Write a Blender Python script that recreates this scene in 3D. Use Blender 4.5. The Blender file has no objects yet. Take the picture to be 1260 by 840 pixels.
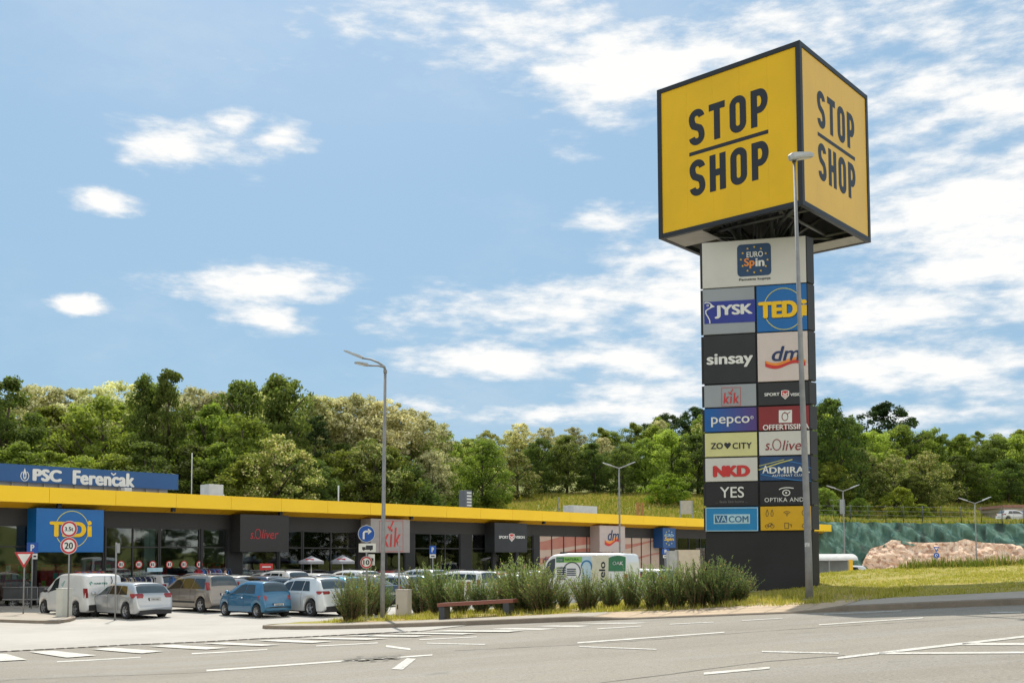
# photo recreation: retail park with STOP SHOP pylon
import bpy, bmesh, math, random
from mathutils import Vector, Matrix, noise
from mathutils.geometry import delaunay_2d_cdt
R = math.radians
sc = bpy.context.scene
col = sc.collection
rnd = random.Random(7)

# ------------------------------------------------------------------ camera
FX, PITCH, PY, ROLL, CZ = 1279.25, 0.057, 612.07, 0.0045, 1.7
cam = bpy.data.cameras.new('camera'); camo = bpy.data.objects.new('camera', cam); col.objects.link(camo)
camo.location = (0, 0, CZ)
camo.rotation_mode = 'XYZ'
camo.matrix_world = Matrix.Translation((0, 0, CZ)) @ Matrix.Rotation(math.pi / 2 + PITCH, 4, 'X') @ Matrix.Rotation(-ROLL, 4, 'Z')
cam.sensor_width = 36; cam.lens = 36 * FX / 1260
cam.shift_y = (PY - 420) / 1260
cam.clip_end = 3000
sc.camera = camo

def ray(px, py):
    u = (px - 630) / FX; v = (PY - py) / FX
    c, s = math.cos(-ROLL), math.sin(-ROLL)
    u, v = u * c - v * s, u * s + v * c
    cp, sp = math.cos(PITCH), math.sin(PITCH)
    return Vector((u, cp - v * sp, sp + v * cp))
def at(px, py, Y):
    d = ray(px, py); k = Y / d.y
    return Vector((d.x * k, Y, CZ + d.z * k))
def hit(px, py, o, n):
    d = ray(px, py); o = Vector(o); n = Vector(n)
    k = (o - Vector((0, 0, CZ))).dot(n) / d.dot(n)
    return Vector((0, 0, CZ)) + d * k

# ------------------------------------------------------------------ terrain
def sstep(a, b, x):
    t = min(1, max(0, (x - a) / (b - a))); return t * t * (3 - 2 * t)
def lerp(a, b, t): return a + (b - a) * t
def table(T, x):
    if x <= T[0][0]: return T[0][1]
    for (a, b), (c, d) in zip(T, T[1:]):
        if x <= c: return lerp(b, d, (x - a) / (c - a))
    return T[-1][1]
KA = (-4.9, 33.0); KU = (.806, -.592); KN = (.592, .806)
def us(x, y):
    dx, dy = x - KA[0], y - KA[1]
    return dx * KU[0] + dy * KU[1], dx * KN[0] + dy * KN[1]
def xy(U, s): return KA[0] + U * KU[0] + s * KN[0], KA[1] + U * KU[1] + s * KN[1]
def lotz(x, y): return -.72 + .006 * min(30, max(0, y - 42))
def roadz(x, y):
    p = .0750 * max(-60, min(60, x)) - .00583 * y
    if p > 0: p = lerp(p, 1.6 + (p - 1.6) * .2, sstep(1.2, 2.4, p))
    a = (p + .78) / .12
    return -.78 + .12 * (math.log1p(math.exp(min(a, 40))) if a < 40 else a)
def vergeW(U):
    w = min(6, max(1.6, 1.6 + (U + 4.9) * .5))
    return lerp(w, 13.5, sstep(4.5, 9, U))
DIR = 0.85237                                   # facade direction (rad from +X)
FU = Vector((math.cos(DIR), math.sin(DIR), 0)); FN = Vector((-math.sin(DIR), math.cos(DIR), 0))
P0 = Vector((-24.48, 49.6, 0))
FT = [(40, .5), (60, 1.5), (85, 3.2), (100, 4.3), (116, 5.4), (123, 5.9), (135, 6.8), (150, 9.5), (165, 11.2), (230, 19), (300, 28), (450, 40), (800, 58), (1500, 80)]
def cutd(x, y):
    "distance beyond the foot of the cut bank"
    d1 = (x - P0.x) * FN.x + (y - P0.y) * FN.y - 17.5
    ky = y - (116.5 + .02 * (x - 25))
    t = (x - P0.x) * FU.x + (y - P0.y) * FU.y
    return max(d1, min(ky, t - 83))
def base(x, y):
    if y < -50:
        return roadz(x, y) + table([(50, 0), (90, 3), (160, 18), (300, 34), (900, 40)], -y)
    U, s = us(x, y)
    r = roadz(x, y)
    if s < 0 and U > -8: z = r
    else:
        W = vergeW(U) if U > -4.9 else 0
        z = lerp(r, lotz(x, y), sstep(W, W + 4, s))
    d = cutd(x, y)
    if d > 0 and y > 40:
        F = table(FT, y + .35 * max(0, -x - 12)) - .012 * max(0, x - 25)
        F += .5 * noise.noise(Vector((x * .03, y * .03, 0))) * min(1, d / 20)
        z = lerp(z, F, sstep(0, 3.2, d) if x < 22 else sstep(1.0, 6.2, d))
    if x > 75: z += (x - 75) * .02 * sstep(40, 100, y)
    return z
def drop(U): return sstep(8.0, 10.0, U) * (1 - sstep(14.3, 15.6, U))
def kerbh(U, s): return .12 * (1 - .8 * drop(U) * (1 - sstep(.2, 2.2, s)))
def lawnz(x, y):
    U, s = us(x, y); W = vergeW(U)
    b = kerbh(U, s) + (.012 + .005 * sstep(8, 12, U)) * max(0, s) + .12 * sstep(6, 13, s) * sstep(5, 9, U) * (1 - sstep(12, 17, U)) + .03 * noise.noise(Vector((x * .8, y * .8, 3))) * sstep(1.8, 3, s)
    return base(x, y) + b * (1 - sstep(W, W + 1.6, s)) - .03 * sstep(W + 1, W + 1.6, s)
def G(px, py, f=base, dz=0):
    d = ray(px, py); t = 8.0; step = .5
    while t < 600:
        if CZ + d.z * t < f(d.x * t, d.y * t) + dz: break
        t += step
    a, b = t - step, t
    for _ in range(24):
        m = (a + b) / 2
        if CZ + d.z * m < f(d.x * m, d.y * m) + dz: b = m
        else: a = m
    return Vector((d.x * b, d.y * b, CZ + d.z * b))

# ------------------------------------------------------------------ materials
def nodes_of(m):
    m.use_nodes = True; nt = m.node_tree; nt.nodes.clear(); return nt
def N(nt, t, **k):
    n = nt.nodes.new(t)
    for a, b in k.items(): setattr(n, a, b)
    return n
MATS = {}
def mat(name, rgb, rough=.5, metal=0, var=.08, scale=3, bump=0, bscale=40, coat=0, spec=.5, rgb2=None, detail=5, stretch=None):
    if name in MATS: return MATS[name]
    m = bpy.data.materials.new(name); nt = nodes_of(m); L = nt.links.new
    out = N(nt, 'ShaderNodeOutputMaterial'); b = N(nt, 'ShaderNodeBsdfPrincipled'); L(b.outputs[0], out.inputs[0])
    tc = N(nt, 'ShaderNodeTexCoord'); src = tc.outputs['Object']
    if stretch:
        mp = N(nt, 'ShaderNodeMapping'); mp.inputs['Scale'].default_value = stretch; L(src, mp.inputs[0]); src = mp.outputs[0]
    nz = N(nt, 'ShaderNodeTexNoise'); nz.inputs['Scale'].default_value = scale; nz.inputs['Detail'].default_value = detail
    L(src, nz.inputs[0])
    rp = N(nt, 'ShaderNodeValToRGB'); L(nz.outputs[0], rp.inputs[0])
    c2 = rgb2 or [c * (1 + var) for c in rgb]; c1 = rgb if rgb2 else [c * (1 - var) for c in rgb]
    rp.color_ramp.elements[0].position = .33; rp.color_ramp.elements[1].position = .67
    rp.color_ramp.elements[0].color = (*c1, 1); rp.color_ramp.elements[1].color = (*c2, 1)
    L(rp.outputs[0], b.inputs['Base Color'])
    b.inputs['Roughness'].default_value = rough; b.inputs['Metallic'].default_value = metal
    b.inputs['Coat Weight'].default_value = coat; b.inputs['Coat Roughness'].default_value = .05
    b.inputs['Specular IOR Level'].default_value = spec
    if bump:
        n2 = N(nt, 'ShaderNodeTexNoise'); n2.inputs['Scale'].default_value = bscale; n2.inputs['Detail'].default_value = 6
        L(src, n2.inputs[0]); bp = N(nt, 'ShaderNodeBump'); bp.inputs['Strength'].default_value = bump; bp.inputs['Distance'].default_value = .05
        L(n2.outputs[0], bp.inputs['Height']); L(bp.outputs[0], b.inputs['Normal'])
    MATS[name] = m; return m
def ground_mat(name, layers, rough=.9, bump=.3, bscale=60):
    "layers: [(rgb)] first, then (rgb, scale, lo, hi, amount)"
    m = bpy.data.materials.new(name); nt = nodes_of(m); L = nt.links.new
    out = N(nt, 'ShaderNodeOutputMaterial'); b = N(nt, 'ShaderNodeBsdfPrincipled'); L(b.outputs[0], out.inputs[0])
    geo = N(nt, 'ShaderNodeNewGeometry'); cur = None
    for k, ly in enumerate(layers):
        if k == 0:
            rg = N(nt, 'ShaderNodeRGB'); rg.outputs[0].default_value = (*ly, 1); cur = rg.outputs[0]; continue
        rgb, scale, lo, hi, amt = ly[:5]
        mp = N(nt, 'ShaderNodeMapping'); L(geo.outputs['Position'], mp.inputs[0])
        mp.inputs['Location'].default_value = (k * 13.7, k * 5.1, 0)
        if len(ly) > 6 and isinstance(ly[6], tuple): mp.inputs['Rotation'].default_value = ly[6]; mp.inputs['Scale'].default_value = ly[5]
        elif len(ly) > 5: mp.inputs['Rotation'].default_value = (0, 0, ly[6]); mp.inputs['Scale'].default_value = (1, ly[5], 1)
        nz = N(nt, 'ShaderNodeTexNoise'); nz.inputs['Scale'].default_value = scale; nz.inputs['Detail'].default_value = 6; nz.inputs['Roughness'].default_value = .6
        L(mp.outputs[0], nz.inputs[0])
        mr = N(nt, 'ShaderNodeMapRange'); mr.inputs[1].default_value = lo; mr.inputs[2].default_value = hi; mr.inputs[4].default_value = amt
        L(nz.outputs[0], mr.inputs[0])
        mx = N(nt, 'ShaderNodeMix', data_type='RGBA'); L(mr.outputs[0], mx.inputs[0]); L(cur, mx.inputs[6]); mx.inputs[7].default_value = (*rgb, 1)
        cur = mx.outputs[2]
    L(cur, b.inputs['Base Color']); b.inputs['Roughness'].default_value = rough; b.inputs['Specular IOR Level'].default_value = .3
    n2 = N(nt, 'ShaderNodeTexNoise'); n2.inputs['Scale'].default_value = bscale; n2.inputs['Detail'].default_value = 4
    L(geo.outputs['Position'], n2.inputs[0]); bp = N(nt, 'ShaderNodeBump'); bp.inputs['Strength'].default_value = bump; bp.inputs['Distance'].default_value = .02
    L(n2.outputs[0], bp.inputs['Height']); L(bp.outputs[0], b.inputs['Normal'])
    return m
def leaf_mat(name, c1, c2, c3=None, trans=.35, seed_amt=.18):
    "vertex tint + per object variation, with light passing through"
    m = bpy.data.materials.new(name); nt = nodes_of(m); L = nt.links.new
    out = N(nt, 'ShaderNodeOutputMaterial')
    at_ = N(nt, 'ShaderNodeAttribute', attribute_name='tint')
    sep = N(nt, 'ShaderNodeSeparateColor'); L(at_.outputs['Color'], sep.inputs[0])
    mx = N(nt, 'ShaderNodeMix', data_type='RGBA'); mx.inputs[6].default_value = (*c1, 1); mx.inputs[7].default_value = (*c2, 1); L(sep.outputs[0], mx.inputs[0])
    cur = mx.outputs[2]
    if c3:
        m3 = N(nt, 'ShaderNodeMix', data_type='RGBA'); L(sep.outputs[1], m3.inputs[0]); L(cur, m3.inputs[6]); m3.inputs[7].default_value = (*c3, 1); cur = m3.outputs[2]
    oi = N(nt, 'ShaderNodeObjectInfo'); hs = N(nt, 'ShaderNodeHueSaturation')
    mr = N(nt, 'ShaderNodeMapRange'); mr.inputs[3].default_value = 1 - seed_amt * 1.5; mr.inputs[4].default_value = 1 + seed_amt * 1.5; L(oi.outputs['Random'], mr.inputs[0]); L(mr.outputs[0], hs.inputs['Value'])
    m2 = N(nt, 'ShaderNodeMath', operation='MULTIPLY'); m2.inputs[1].default_value = 7.31; L(oi.outputs['Random'], m2.inputs[0])
    m4 = N(nt, 'ShaderNodeMath', operation='FRACT'); L(m2.outputs[0], m4.inputs[0])
    mr2 = N(nt, 'ShaderNodeMapRange'); mr2.inputs[3].default_value = .485; mr2.inputs[4].default_value = .52; L(m4.outputs[0], mr2.inputs[0]); L(mr2.outputs[0], hs.inputs['Hue'])
    L(cur, hs.inputs['Color']); cur = hs.outputs[0]
    d = N(nt, 'ShaderNodeBsdfPrincipled'); d.inputs['Roughness'].default_value = .7; d.inputs['Specular IOR Level'].default_value = .12; L(cur, d.inputs['Base Color'])
    t = N(nt, 'ShaderNodeBsdfTranslucent')
    g = N(nt, 'ShaderNodeMix', data_type='RGBA', blend_type='MULTIPLY'); g.inputs[0].default_value = 1; g.clamp_result = False; L(cur, g.inputs[6]); g.inputs[7].default_value = (1.45, 1.55, .85, 1) if 'bloom' not in name else (1.45, 1.5, 1.0, 1); L(g.outputs[2], t.inputs[0])
    ms = N(nt, 'ShaderNodeMixShader'); ms.inputs[0].default_value = trans; L(d.outputs[0], ms.inputs[1]); L(t.outputs[0], ms.inputs[2]); L(ms.outputs[0], out.inputs[0])
    return m

# ------------------------------------------------------------------ mesh builder
class MB:
    def __init__(s): s.v = []; s.f = []; s.m = []; s.sm = []
    def add(s, vs, fs, m=0, smooth=False):
        o = len(s.v); s.v += [tuple(v) for v in vs]
        for f in fs: s.f.append(tuple(i + o for i in f)); s.m.append(m); s.sm.append(smooth)
        return s
    def box(s, x0, x1, y0, y1, z0, z1, m=0):
        return s.add([(x0,y0,z0),(x1,y0,z0),(x1,y1,z0),(x0,y1,z0),(x0,y0,z1),(x1,y0,z1),(x1,y1,z1),(x0,y1,z1)],
              [(0,3,2,1),(4,5,6,7),(0,1,5,4),(1,2,6,5),(2,3,7,6),(3,0,4,7)], m)
    def quad(s, a, b, c, d, m=0): return s.add([a, b, c, d], [(0, 1, 2, 3)], m)
    def tube(s, pts, rad, n=8, m=0, cap=True, smooth=True):
        pts = [Vector(p) for p in pts]; k = len(pts)
        if not isinstance(rad, (list, tuple)): rad = [rad] * k
        vs = []; prev = None
        for i, p in enumerate(pts):
            t = (pts[min(i + 1, k - 1)] - pts[max(i - 1, 0)]).normalized()
            a = prev if prev is not None else (Vector((0, 0, 1)) if abs(t.z) < .9 else Vector((1, 0, 0)))
            u = (a - t * a.dot(t)).normalized(); w = t.cross(u); prev = u
            for j in range(n):
                q = 2 * math.pi * j / n; vs.append(p + (u * math.cos(q) + w * math.sin(q)) * rad[i])
        fs = []
        for i in range(k - 1):
            for j in range(n):
                a, b = i * n + j, i * n + (j + 1) % n; fs.append((a, b, b + n, a + n))
        s.add(vs, fs, m, smooth)
        if cap:
            o = len(s.v) - k * n
            s.f.append(tuple(o + j for j in range(n))[::-1]); s.m.append(m); s.sm.append(False)
            s.f.append(tuple(o + (k - 1) * n + j for j in range(n))); s.m.append(m); s.sm.append(False)
        return s
    def lathe(s, prof, n=24, m=0, axis='z', c=(0, 0, 0), smooth=True):
        vs = []
        for r, h in prof:
            for j in range(n):
                q = 2 * math.pi * j / n; a, b = r * math.cos(q), r * math.sin(q)
                p = (a, b, h) if axis == 'z' else ((a, h, b) if axis == 'y' else (h, a, b))
                vs.append((p[0] + c[0], p[1] + c[1], p[2] + c[2]))
        fs = [(i * n + j, i * n + (j + 1) % n, (i + 1) * n + (j + 1) % n, (i + 1) * n + j) for i in range(len(prof) - 1) for j in range(n)]
        return s.add(vs, fs, m, smooth)
    def prism(s, pts2, y0, y1, m=0):
        "polygon in x,z extruded along y"
        n = len(pts2)
        vs = [(x, y0, z) for x, z in pts2] + [(x, y1, z) for x, z in pts2]
        fs = [tuple(range(n)), tuple(range(2 * n - 1, n - 1, -1))] + [(i, (i + 1) % n + 0, (i + 1) % n + n, i + n)[::-1] for i in range(n)]
        return s.add(vs, fs, m)
    def prismz(s, pts2, z0, z1, m=0):
        n = len(pts2)
        vs = [(x, y, z0) for x, y in pts2] + [(x, y, z1) for x, y in pts2]
        fs = [tuple(range(n))[::-1], tuple(range(n, 2 * n))] + [(i, (i + 1) % n, (i + 1) % n + n, i + n) for i in range(n)]
        return s.add(vs, fs, m)
    def ribbon(s, pts, w, y, m=0, closed=False):
        "stroke of width w along 2D points (x,z), lying at depth y, facing -y"
        P = [Vector(p) for p in pts]; k = len(P); vs = []
        for i in range(k):
            if closed: a, b = P[(i - 1) % k], P[(i + 1) % k]; t1 = (P[i] - a); t2 = (b - P[i])
            else:
                t1 = P[i] - P[i - 1] if i else P[1] - P[0]; t2 = P[i + 1] - P[i] if i < k - 1 else P[-1] - P[-2]
            t1 = t1.normalized(); t2 = t2.normalized(); t = (t1 + t2).normalized(); c = max(.5, t.dot(t1))
            n = Vector((-t.y, t.x)) * (w / 2 / c)
            vs += [(P[i].x + n.x, y, P[i].y + n.y), (P[i].x - n.x, y, P[i].y - n.y)]
        fs = [(2*i, 2*i+1, 2*i+3, 2*i+2) for i in range(k - 1)]
        if closed: fs.append((2*k-2, 2*k-1, 1, 0))
        return s.add(vs, fs, m)
    def disc(s, c, r, y, m=0, n=28):
        return s.add([(c[0] + r * math.cos(2*math.pi*i/n), y, c[1] + r * math.sin(2*math.pi*i/n)) for i in range(n)], [tuple(range(n))], m)
    def xf(s, M):
        s.v = [tuple(M @ Vector(v)) for v in s.v]; return s
    def build(s, name, mats, parent=None, sharp=None, bevel=0):
        me = bpy.data.meshes.new(name); me.from_pydata(s.v, [], s.f)
        if not isinstance(mats, (list, tuple)): mats = [mats]
        for m in mats: me.materials.append(m)
        me.polygons.foreach_set('material_index', s.m); me.polygons.foreach_set('use_smooth', s.sm)
        me.update()
        if sharp: me.set_sharp_from_angle(angle=R(sharp))
        o = bpy.data.objects.new(name, me); col.objects.link(o)
        if parent: o.parent = parent
        if bevel:
            b = o.modifiers.new('bevel', 'BEVEL'); b.width = bevel; b.segments = 2; b.limit_method = 'ANGLE'
        return o
def tag(o, label=None, cat=None, group=None, kind=None):
    if label: o['label'] = label
    if cat: o['category'] = cat
    if group: o['group'] = group
    if kind: o['kind'] = kind
    return o
def empty(name, loc=(0, 0, 0), rz=0, label=None, cat=None, group=None):
    o = bpy.data.objects.new(name, None); col.objects.link(o); o.location = loc; o.rotation_euler = (0, 0, rz)
    o.empty_display_size = .1
    return tag(o, label, cat, group)
def dup(root, loc=None, rz=None, scale=None, label=None, group=None, parent=None):
    r = root.copy(); col.objects.link(r)
    if parent: r.parent = parent
    if loc is not None: r.location = loc
    if rz is not None: r.rotation_euler = (0, 0, rz)
    if scale is not None: r.scale = scale if isinstance(scale, (tuple, list)) else (scale,) * 3
    if label: r['label'] = label
    if group: r['group'] = group
    for ch in (KIDS[root.name] if root.name in KIDS else remember(root)): dup(ch, parent=r)
    return r
KIDS = {}
def remember(root):
    "note the children of a finished thing and theirs, so that copies are quick"
    allo = list(col.objects); by = {}
    for c in allo:
        if c.parent: by.setdefault(c.parent.name, []).append(c)
    def rec(o):
        KIDS[o.name] = by.get(o.name, [])
        for c in KIDS[o.name]: rec(c)
    rec(root); return KIDS[root.name]

def text_pts(body, w, h, bold=0, shear=0, space=1.0, extrude=0, z0=None):
    cu = bpy.data.curves.new('lettering', 'FONT'); cu.body = body; cu.size = 1; cu.shear = shear
    cu.space_character = space; cu.extrude = extrude; cu.resolution_u = 4
    ob = bpy.data.objects.new('lettering', cu); col.objects.link(ob)
    dg = bpy.context.evaluated_depsgraph_get(); me = bpy.data.meshes.new_from_object(ob.evaluated_get(dg))
    V = [v.co.copy() for v in me.vertices]; F = [tuple(p.vertices) for p in me.polygons]
    bpy.data.objects.remove(ob); bpy.data.curves.remove(cu); bpy.data.meshes.remove(me)
    b0 = bold * 1.0
    x0 = min(v.x for v in V); x1 = max(v.x for v in V); y0 = min(v.y for v in V); y1 = max(v.y for v in V)
    sx = w / (x1 - x0 + 2 * max(0, bold)); sy = h / (y1 - y0 + max(0, bold)) if h else sx
    B = [((v.x - (x0 + x1) / 2) * sx, -v.z, (v.y - (y0 + y1) / 2) * sy) for v in V]
    if bold <= .004: return B, F
    O, FF = [], []                                  # heavier weight: the same outlines, slightly shifted and layered
    bx, bz = bold * sx, bold * sy * .5
    for i, (a, b) in enumerate(((0, 0), (-bx, 0), (bx, 0), (-bx/2, bz), (bx/2, -bz), (bx/2, bz), (-bx/2, -bz))):
        o = len(O); O += [(p[0] + a, p[1] - .0006 * i, p[2] + b) for p in B]; FF += [tuple(k + o for k in f) for f in F]
    return O, FF
def text(mb, body, cx, cz, w, h, y, m=0, **k):
    "lettering on the plane y (facing -y), fitted to a box w x h centred on cx, cz"
    V, F = text_pts(body, w, h, **k)
    return mb.add([(a + cx, b + y, c + cz) for a, b, c in V], F, m)
def arc(cx, cz, rx, rz, a0, a1, n=10): return [(cx + rx * math.cos(R(lerp(a0, a1, i / n))), cz + rz * math.sin(R(lerp(a0, a1, i / n)))) for i in range(n + 1)]
def glyph(mb, ch, x, z, w, h, t, y, m=0):
    "condensed grotesque capital in the box x..x+w, z..z+h with stroke t"
    a, b, c, d = x + t/2, x + w - t/2, z + t/2, z + h - t/2; rx = (b - a) / 2; mx = (a + b) / 2; rz = rx
    if ch == 'T': mb.ribbon([(x, d), (x + w, d)], t, y, m); mb.ribbon([(mx, d - t/2), (mx, z)], t, y, m)
    if ch == 'H':
        mb.ribbon([(a, z), (a, z + h)], t, y, m); mb.ribbon([(b, z), (b, z + h)], t, y, m); mb.ribbon([(a + t/2, z + h*.5), (b - t/2, z + h*.5)], t, y, m)
    if ch == 'O': mb.ribbon(arc(mx, d - rz, rx, rz, 0, 180) + arc(mx, c + rz, rx, rz, 180, 360), t, y, m, closed=True)
    if ch == 'P':
        mb.ribbon([(a, z), (a, z + h)], t, y, m); mz = z + h * .44; r2 = (d - mz) / 2
        mb.ribbon([(a + t/2, d), (mx, d)] + arc(mx, d - r2, rx, r2, 80, -80) + [(mx, mz), (a + t/2, mz)], t, y, m)
    if ch == 'S':
        mz = z + h * .5
        p = arc(mx, d - rz, rx, rz, 5, 180, 12) + arc(mx, d - rz, rx, d - rz - mz, 180, 235, 5)[1:]
        q = arc(mx, c + rz, rx, mz - c - rz, 55, 0, 5) + arc(mx, c + rz, rx, rz, 0, -175, 12)[1:]
        mb.ribbon(p + q, t, y, m)
def word(mb, s, x, z, w, h, t, y, m=0, gap=.28):
    n = len(s); gw = w / (n + (n - 1) * gap)
    for i, ch in enumerate(s): glyph(mb, ch, x + i * gw * (1 + gap), z, gw, h, t, y, m)
SKYT = (1.0, 1.0, 1.0); HAZE = (1.95, 3.35, 4.65); CLOUDA = (6.9, 6.85, 6.7); CLOUDB = (5.0, 5.4, 5.75)
# ------------------------------------------------------------------ light and sky
SUN_AZ = math.atan2(-.20, .98); SUN_EL = R(54)
sv = Vector((math.sin(SUN_AZ) * math.cos(SUN_EL), math.cos(SUN_AZ) * math.cos(SUN_EL), math.sin(SUN_EL)))
sl = bpy.data.lights.new('sun', 'SUN'); sl.energy = 4.8; sl.angle = R(.5); sl.color = (1, .95, .86)
so = bpy.data.objects.new('sun', sl); col.objects.link(so); so.rotation_euler = sv.to_track_quat('Z', 'Y').to_euler()
sc.view_settings.view_transform = 'Standard'; sc.view_settings.look = 'None'; sc.view_settings.exposure = 0
w = bpy.data.worlds.new('World'); sc.world = w; w.use_nodes = True; nt = w.node_tree; nt.nodes.clear(); L = nt.links.new
wo = N(nt, 'ShaderNodeOutputWorld'); bg = N(nt, 'ShaderNodeBackground'); L(bg.outputs[0], wo.inputs[0]); bg.inputs[1].default_value = .15
sky = N(nt, 'ShaderNodeTexSky', sky_type='NISHITA'); sky.sun_disc = False; sky.sun_elevation = SUN_EL; sky.sun_rotation = SUN_AZ % (2 * math.pi)
sky.altitude = 200; sky.air_density = 1.0; sky.dust_density = 1.6; sky.ozone_density = 1.5
tc = N(nt, 'ShaderNodeTexCoord'); sp = N(nt, 'ShaderNodeSeparateXYZ'); L(tc.outputs['Generated'], sp.inputs[0])
def M(op, a, b=None, c=None):
    n = N(nt, 'ShaderNodeMath', operation=op)
    for i, q in enumerate((a, b, c)):
        if q is None: continue
        if isinstance(q, (int, float)): n.inputs[i].default_value = q
        else: L(q, n.inputs[i])
    return n.outputs[0]
def mixc(f, a, b):
    n = N(nt, 'ShaderNodeMix', data_type='RGBA')
    for i, q in ((0, f), (6, a), (7, b)):
        if isinstance(q, (int, float)): n.inputs[i].default_value = q
        elif isinstance(q, tuple): n.inputs[i].default_value = (*q, 1)
        else: L(q, n.inputs[i])
    return n.outputs[2]
az = M('ARCTAN2', sp.outputs[0], sp.outputs[1]); el = M('ARCSINE', sp.outputs[2])
cv = N(nt, 'ShaderNodeCombineXYZ'); L(az, cv.inputs[0]); L(el, cv.inputs[1])
def noisew(sx, sy, scale, detail=7, rough=.6, off=0, rot=0):
    mp = N(nt, 'ShaderNodeMapping'); mp.inputs['Scale'].default_value = (sx, sy, 1); mp.inputs['Location'].default_value = (off, off * .7, off * .3); mp.inputs['Rotation'].default_value = (0, 0, rot); L(cv.outputs[0], mp.inputs[0])
    n = N(nt, 'ShaderNodeTexNoise'); n.inputs['Scale'].default_value = scale; n.inputs['Detail'].default_value = detail; n.inputs['Roughness'].default_value = rough; L(mp.outputs[0], n.inputs[0]); return n
warp = noisew(1, 1.6, 9, 5, .6, 3.1); wsub = N(nt, 'ShaderNodeVectorMath', operation='SUBTRACT'); L(warp.outputs[1], wsub.inputs[0]); wsub.inputs[1].default_value = (.5, .5, .5)
wsc = N(nt, 'ShaderNodeVectorMath', operation='MULTIPLY'); L(wsub.outputs[0], wsc.inputs[0]); wsc.inputs[1].default_value = (.07, .035, 0)
wad = N(nt, 'ShaderNodeVectorMath', operation='ADD'); L(cv.outputs[0], wad.inputs[0]); L(wsc.outputs[0], wad.inputs[1])
def angle(px, py):
    d = ray(px, py).normalized(); return math.atan2(d.x, d.y), math.asin(d.z)
# cloud banks: where in the sky (read off the photo), half widths, density
CL = [(225,175,66,30,1.0), (282,150,30,20,.8), (337,165,34,16,.8), (137,248,34,14,1.0), (87,374,32,11,1.0), (333,349,110,24,1.2), (334,389,44,18,.8),
      (770,88,130,60,.95), (690,30,230,45,.55), (1010,25,260,50,.6), (880,60,150,60,.6), (1190,240,140,110,.95), (1120,120,100,40,.6), (1230,130,110,50,.75), (1210,330,150,50,.8),
      (700,382,200,34,.8), (850,378,170,42,.95), (620,443,95,22,.85), (770,440,170,30,.75), (690,512,140,18,.85), (1130,450,240,34,.7), (1150,512,220,18,.6), (880,480,200,24,.6),
      (820,318,70,22,.6), (760,275,60,16,.45), (560,500,60,14,.4), (1090,385,180,45,.75), (1260,20,160,70,.6), (1400,300,200,200,.9)]
cur = None
for cx, cy, rx, ry, st in CL:
    a, e = angle(cx, cy)
    v1 = N(nt, 'ShaderNodeVectorMath', operation='SUBTRACT'); L(wad.outputs[0], v1.inputs[0]); v1.inputs[1].default_value = (a, e, 0)
    v2 = N(nt, 'ShaderNodeVectorMath', operation='MULTIPLY'); L(v1.outputs[0], v2.inputs[0]); v2.inputs[1].default_value = (FX / rx * .95, FX / ry, 0)
    v3 = N(nt, 'ShaderNodeVectorMath', operation='LENGTH'); L(v2.outputs[0], v3.inputs[0])
    q = M('MULTIPLY', M('SUBTRACT', 1.30, v3.outputs['Value']), st)
    cur = q if cur is None else M('SMOOTH_MAX', cur, q, .15)
nz1 = noisew(1, 2.6, 7, 9, .62, 1.3, .25); nz2 = noisew(1, 3.2, 22, 7, .6, 7.7, .2)
dens = M('ADD', cur, M('MULTIPLY', M('SUBTRACT', nz1.outputs[0], .49), 2.6))
dens = M('ADD', dens, M('MULTIPLY', M('SUBTRACT', nz2.outputs[0], .5), 1.7))
mr = N(nt, 'ShaderNodeMapRange', interpolation_type='SMOOTHSTEP'); mr.inputs[1].default_value = .0; mr.inputs[2].default_value = 1.0; mr.inputs[4].default_value = .97; L(dens, mr.inputs[0])
# thin cirrus veil everywhere, denser to the right
nz3 = noisew(1, 2.2, 3.2, 9, .66, 4.4, .5)
veil = N(nt, 'ShaderNodeMapRange', interpolation_type='SMOOTHSTEP'); veil.inputs[1].default_value = .45; veil.inputs[2].default_value = .85; veil.inputs[4].default_value = .34; L(nz3.outputs[0], veil.inputs[0])
up = M('GREATER_THAN', sp.outputs[2], 0.0)
mask = M('MAXIMUM', mr.outputs[0], veil.outputs[0])
base_sky = N(nt, 'ShaderNodeMix', data_type='RGBA', blend_type='MULTIPLY'); base_sky.inputs[0].default_value = 1; L(sky.outputs[0], base_sky.inputs[6]); base_sky.inputs[7].default_value = (SKYT[0], SKYT[1], SKYT[2], 1)
haze = N(nt, 'ShaderNodeMapRange'); haze.inputs[1].default_value = 0; haze.inputs[2].default_value = .55; haze.inputs[3].default_value = .9; haze.inputs[4].default_value = .7; L(el, haze.inputs[0])
skyc = mixc(haze.outputs[0], base_sky.outputs[2], HAZE)
shade = mixc(mask, CLOUDB, CLOUDA)
full = mixc(mask, skyc, shade)
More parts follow.
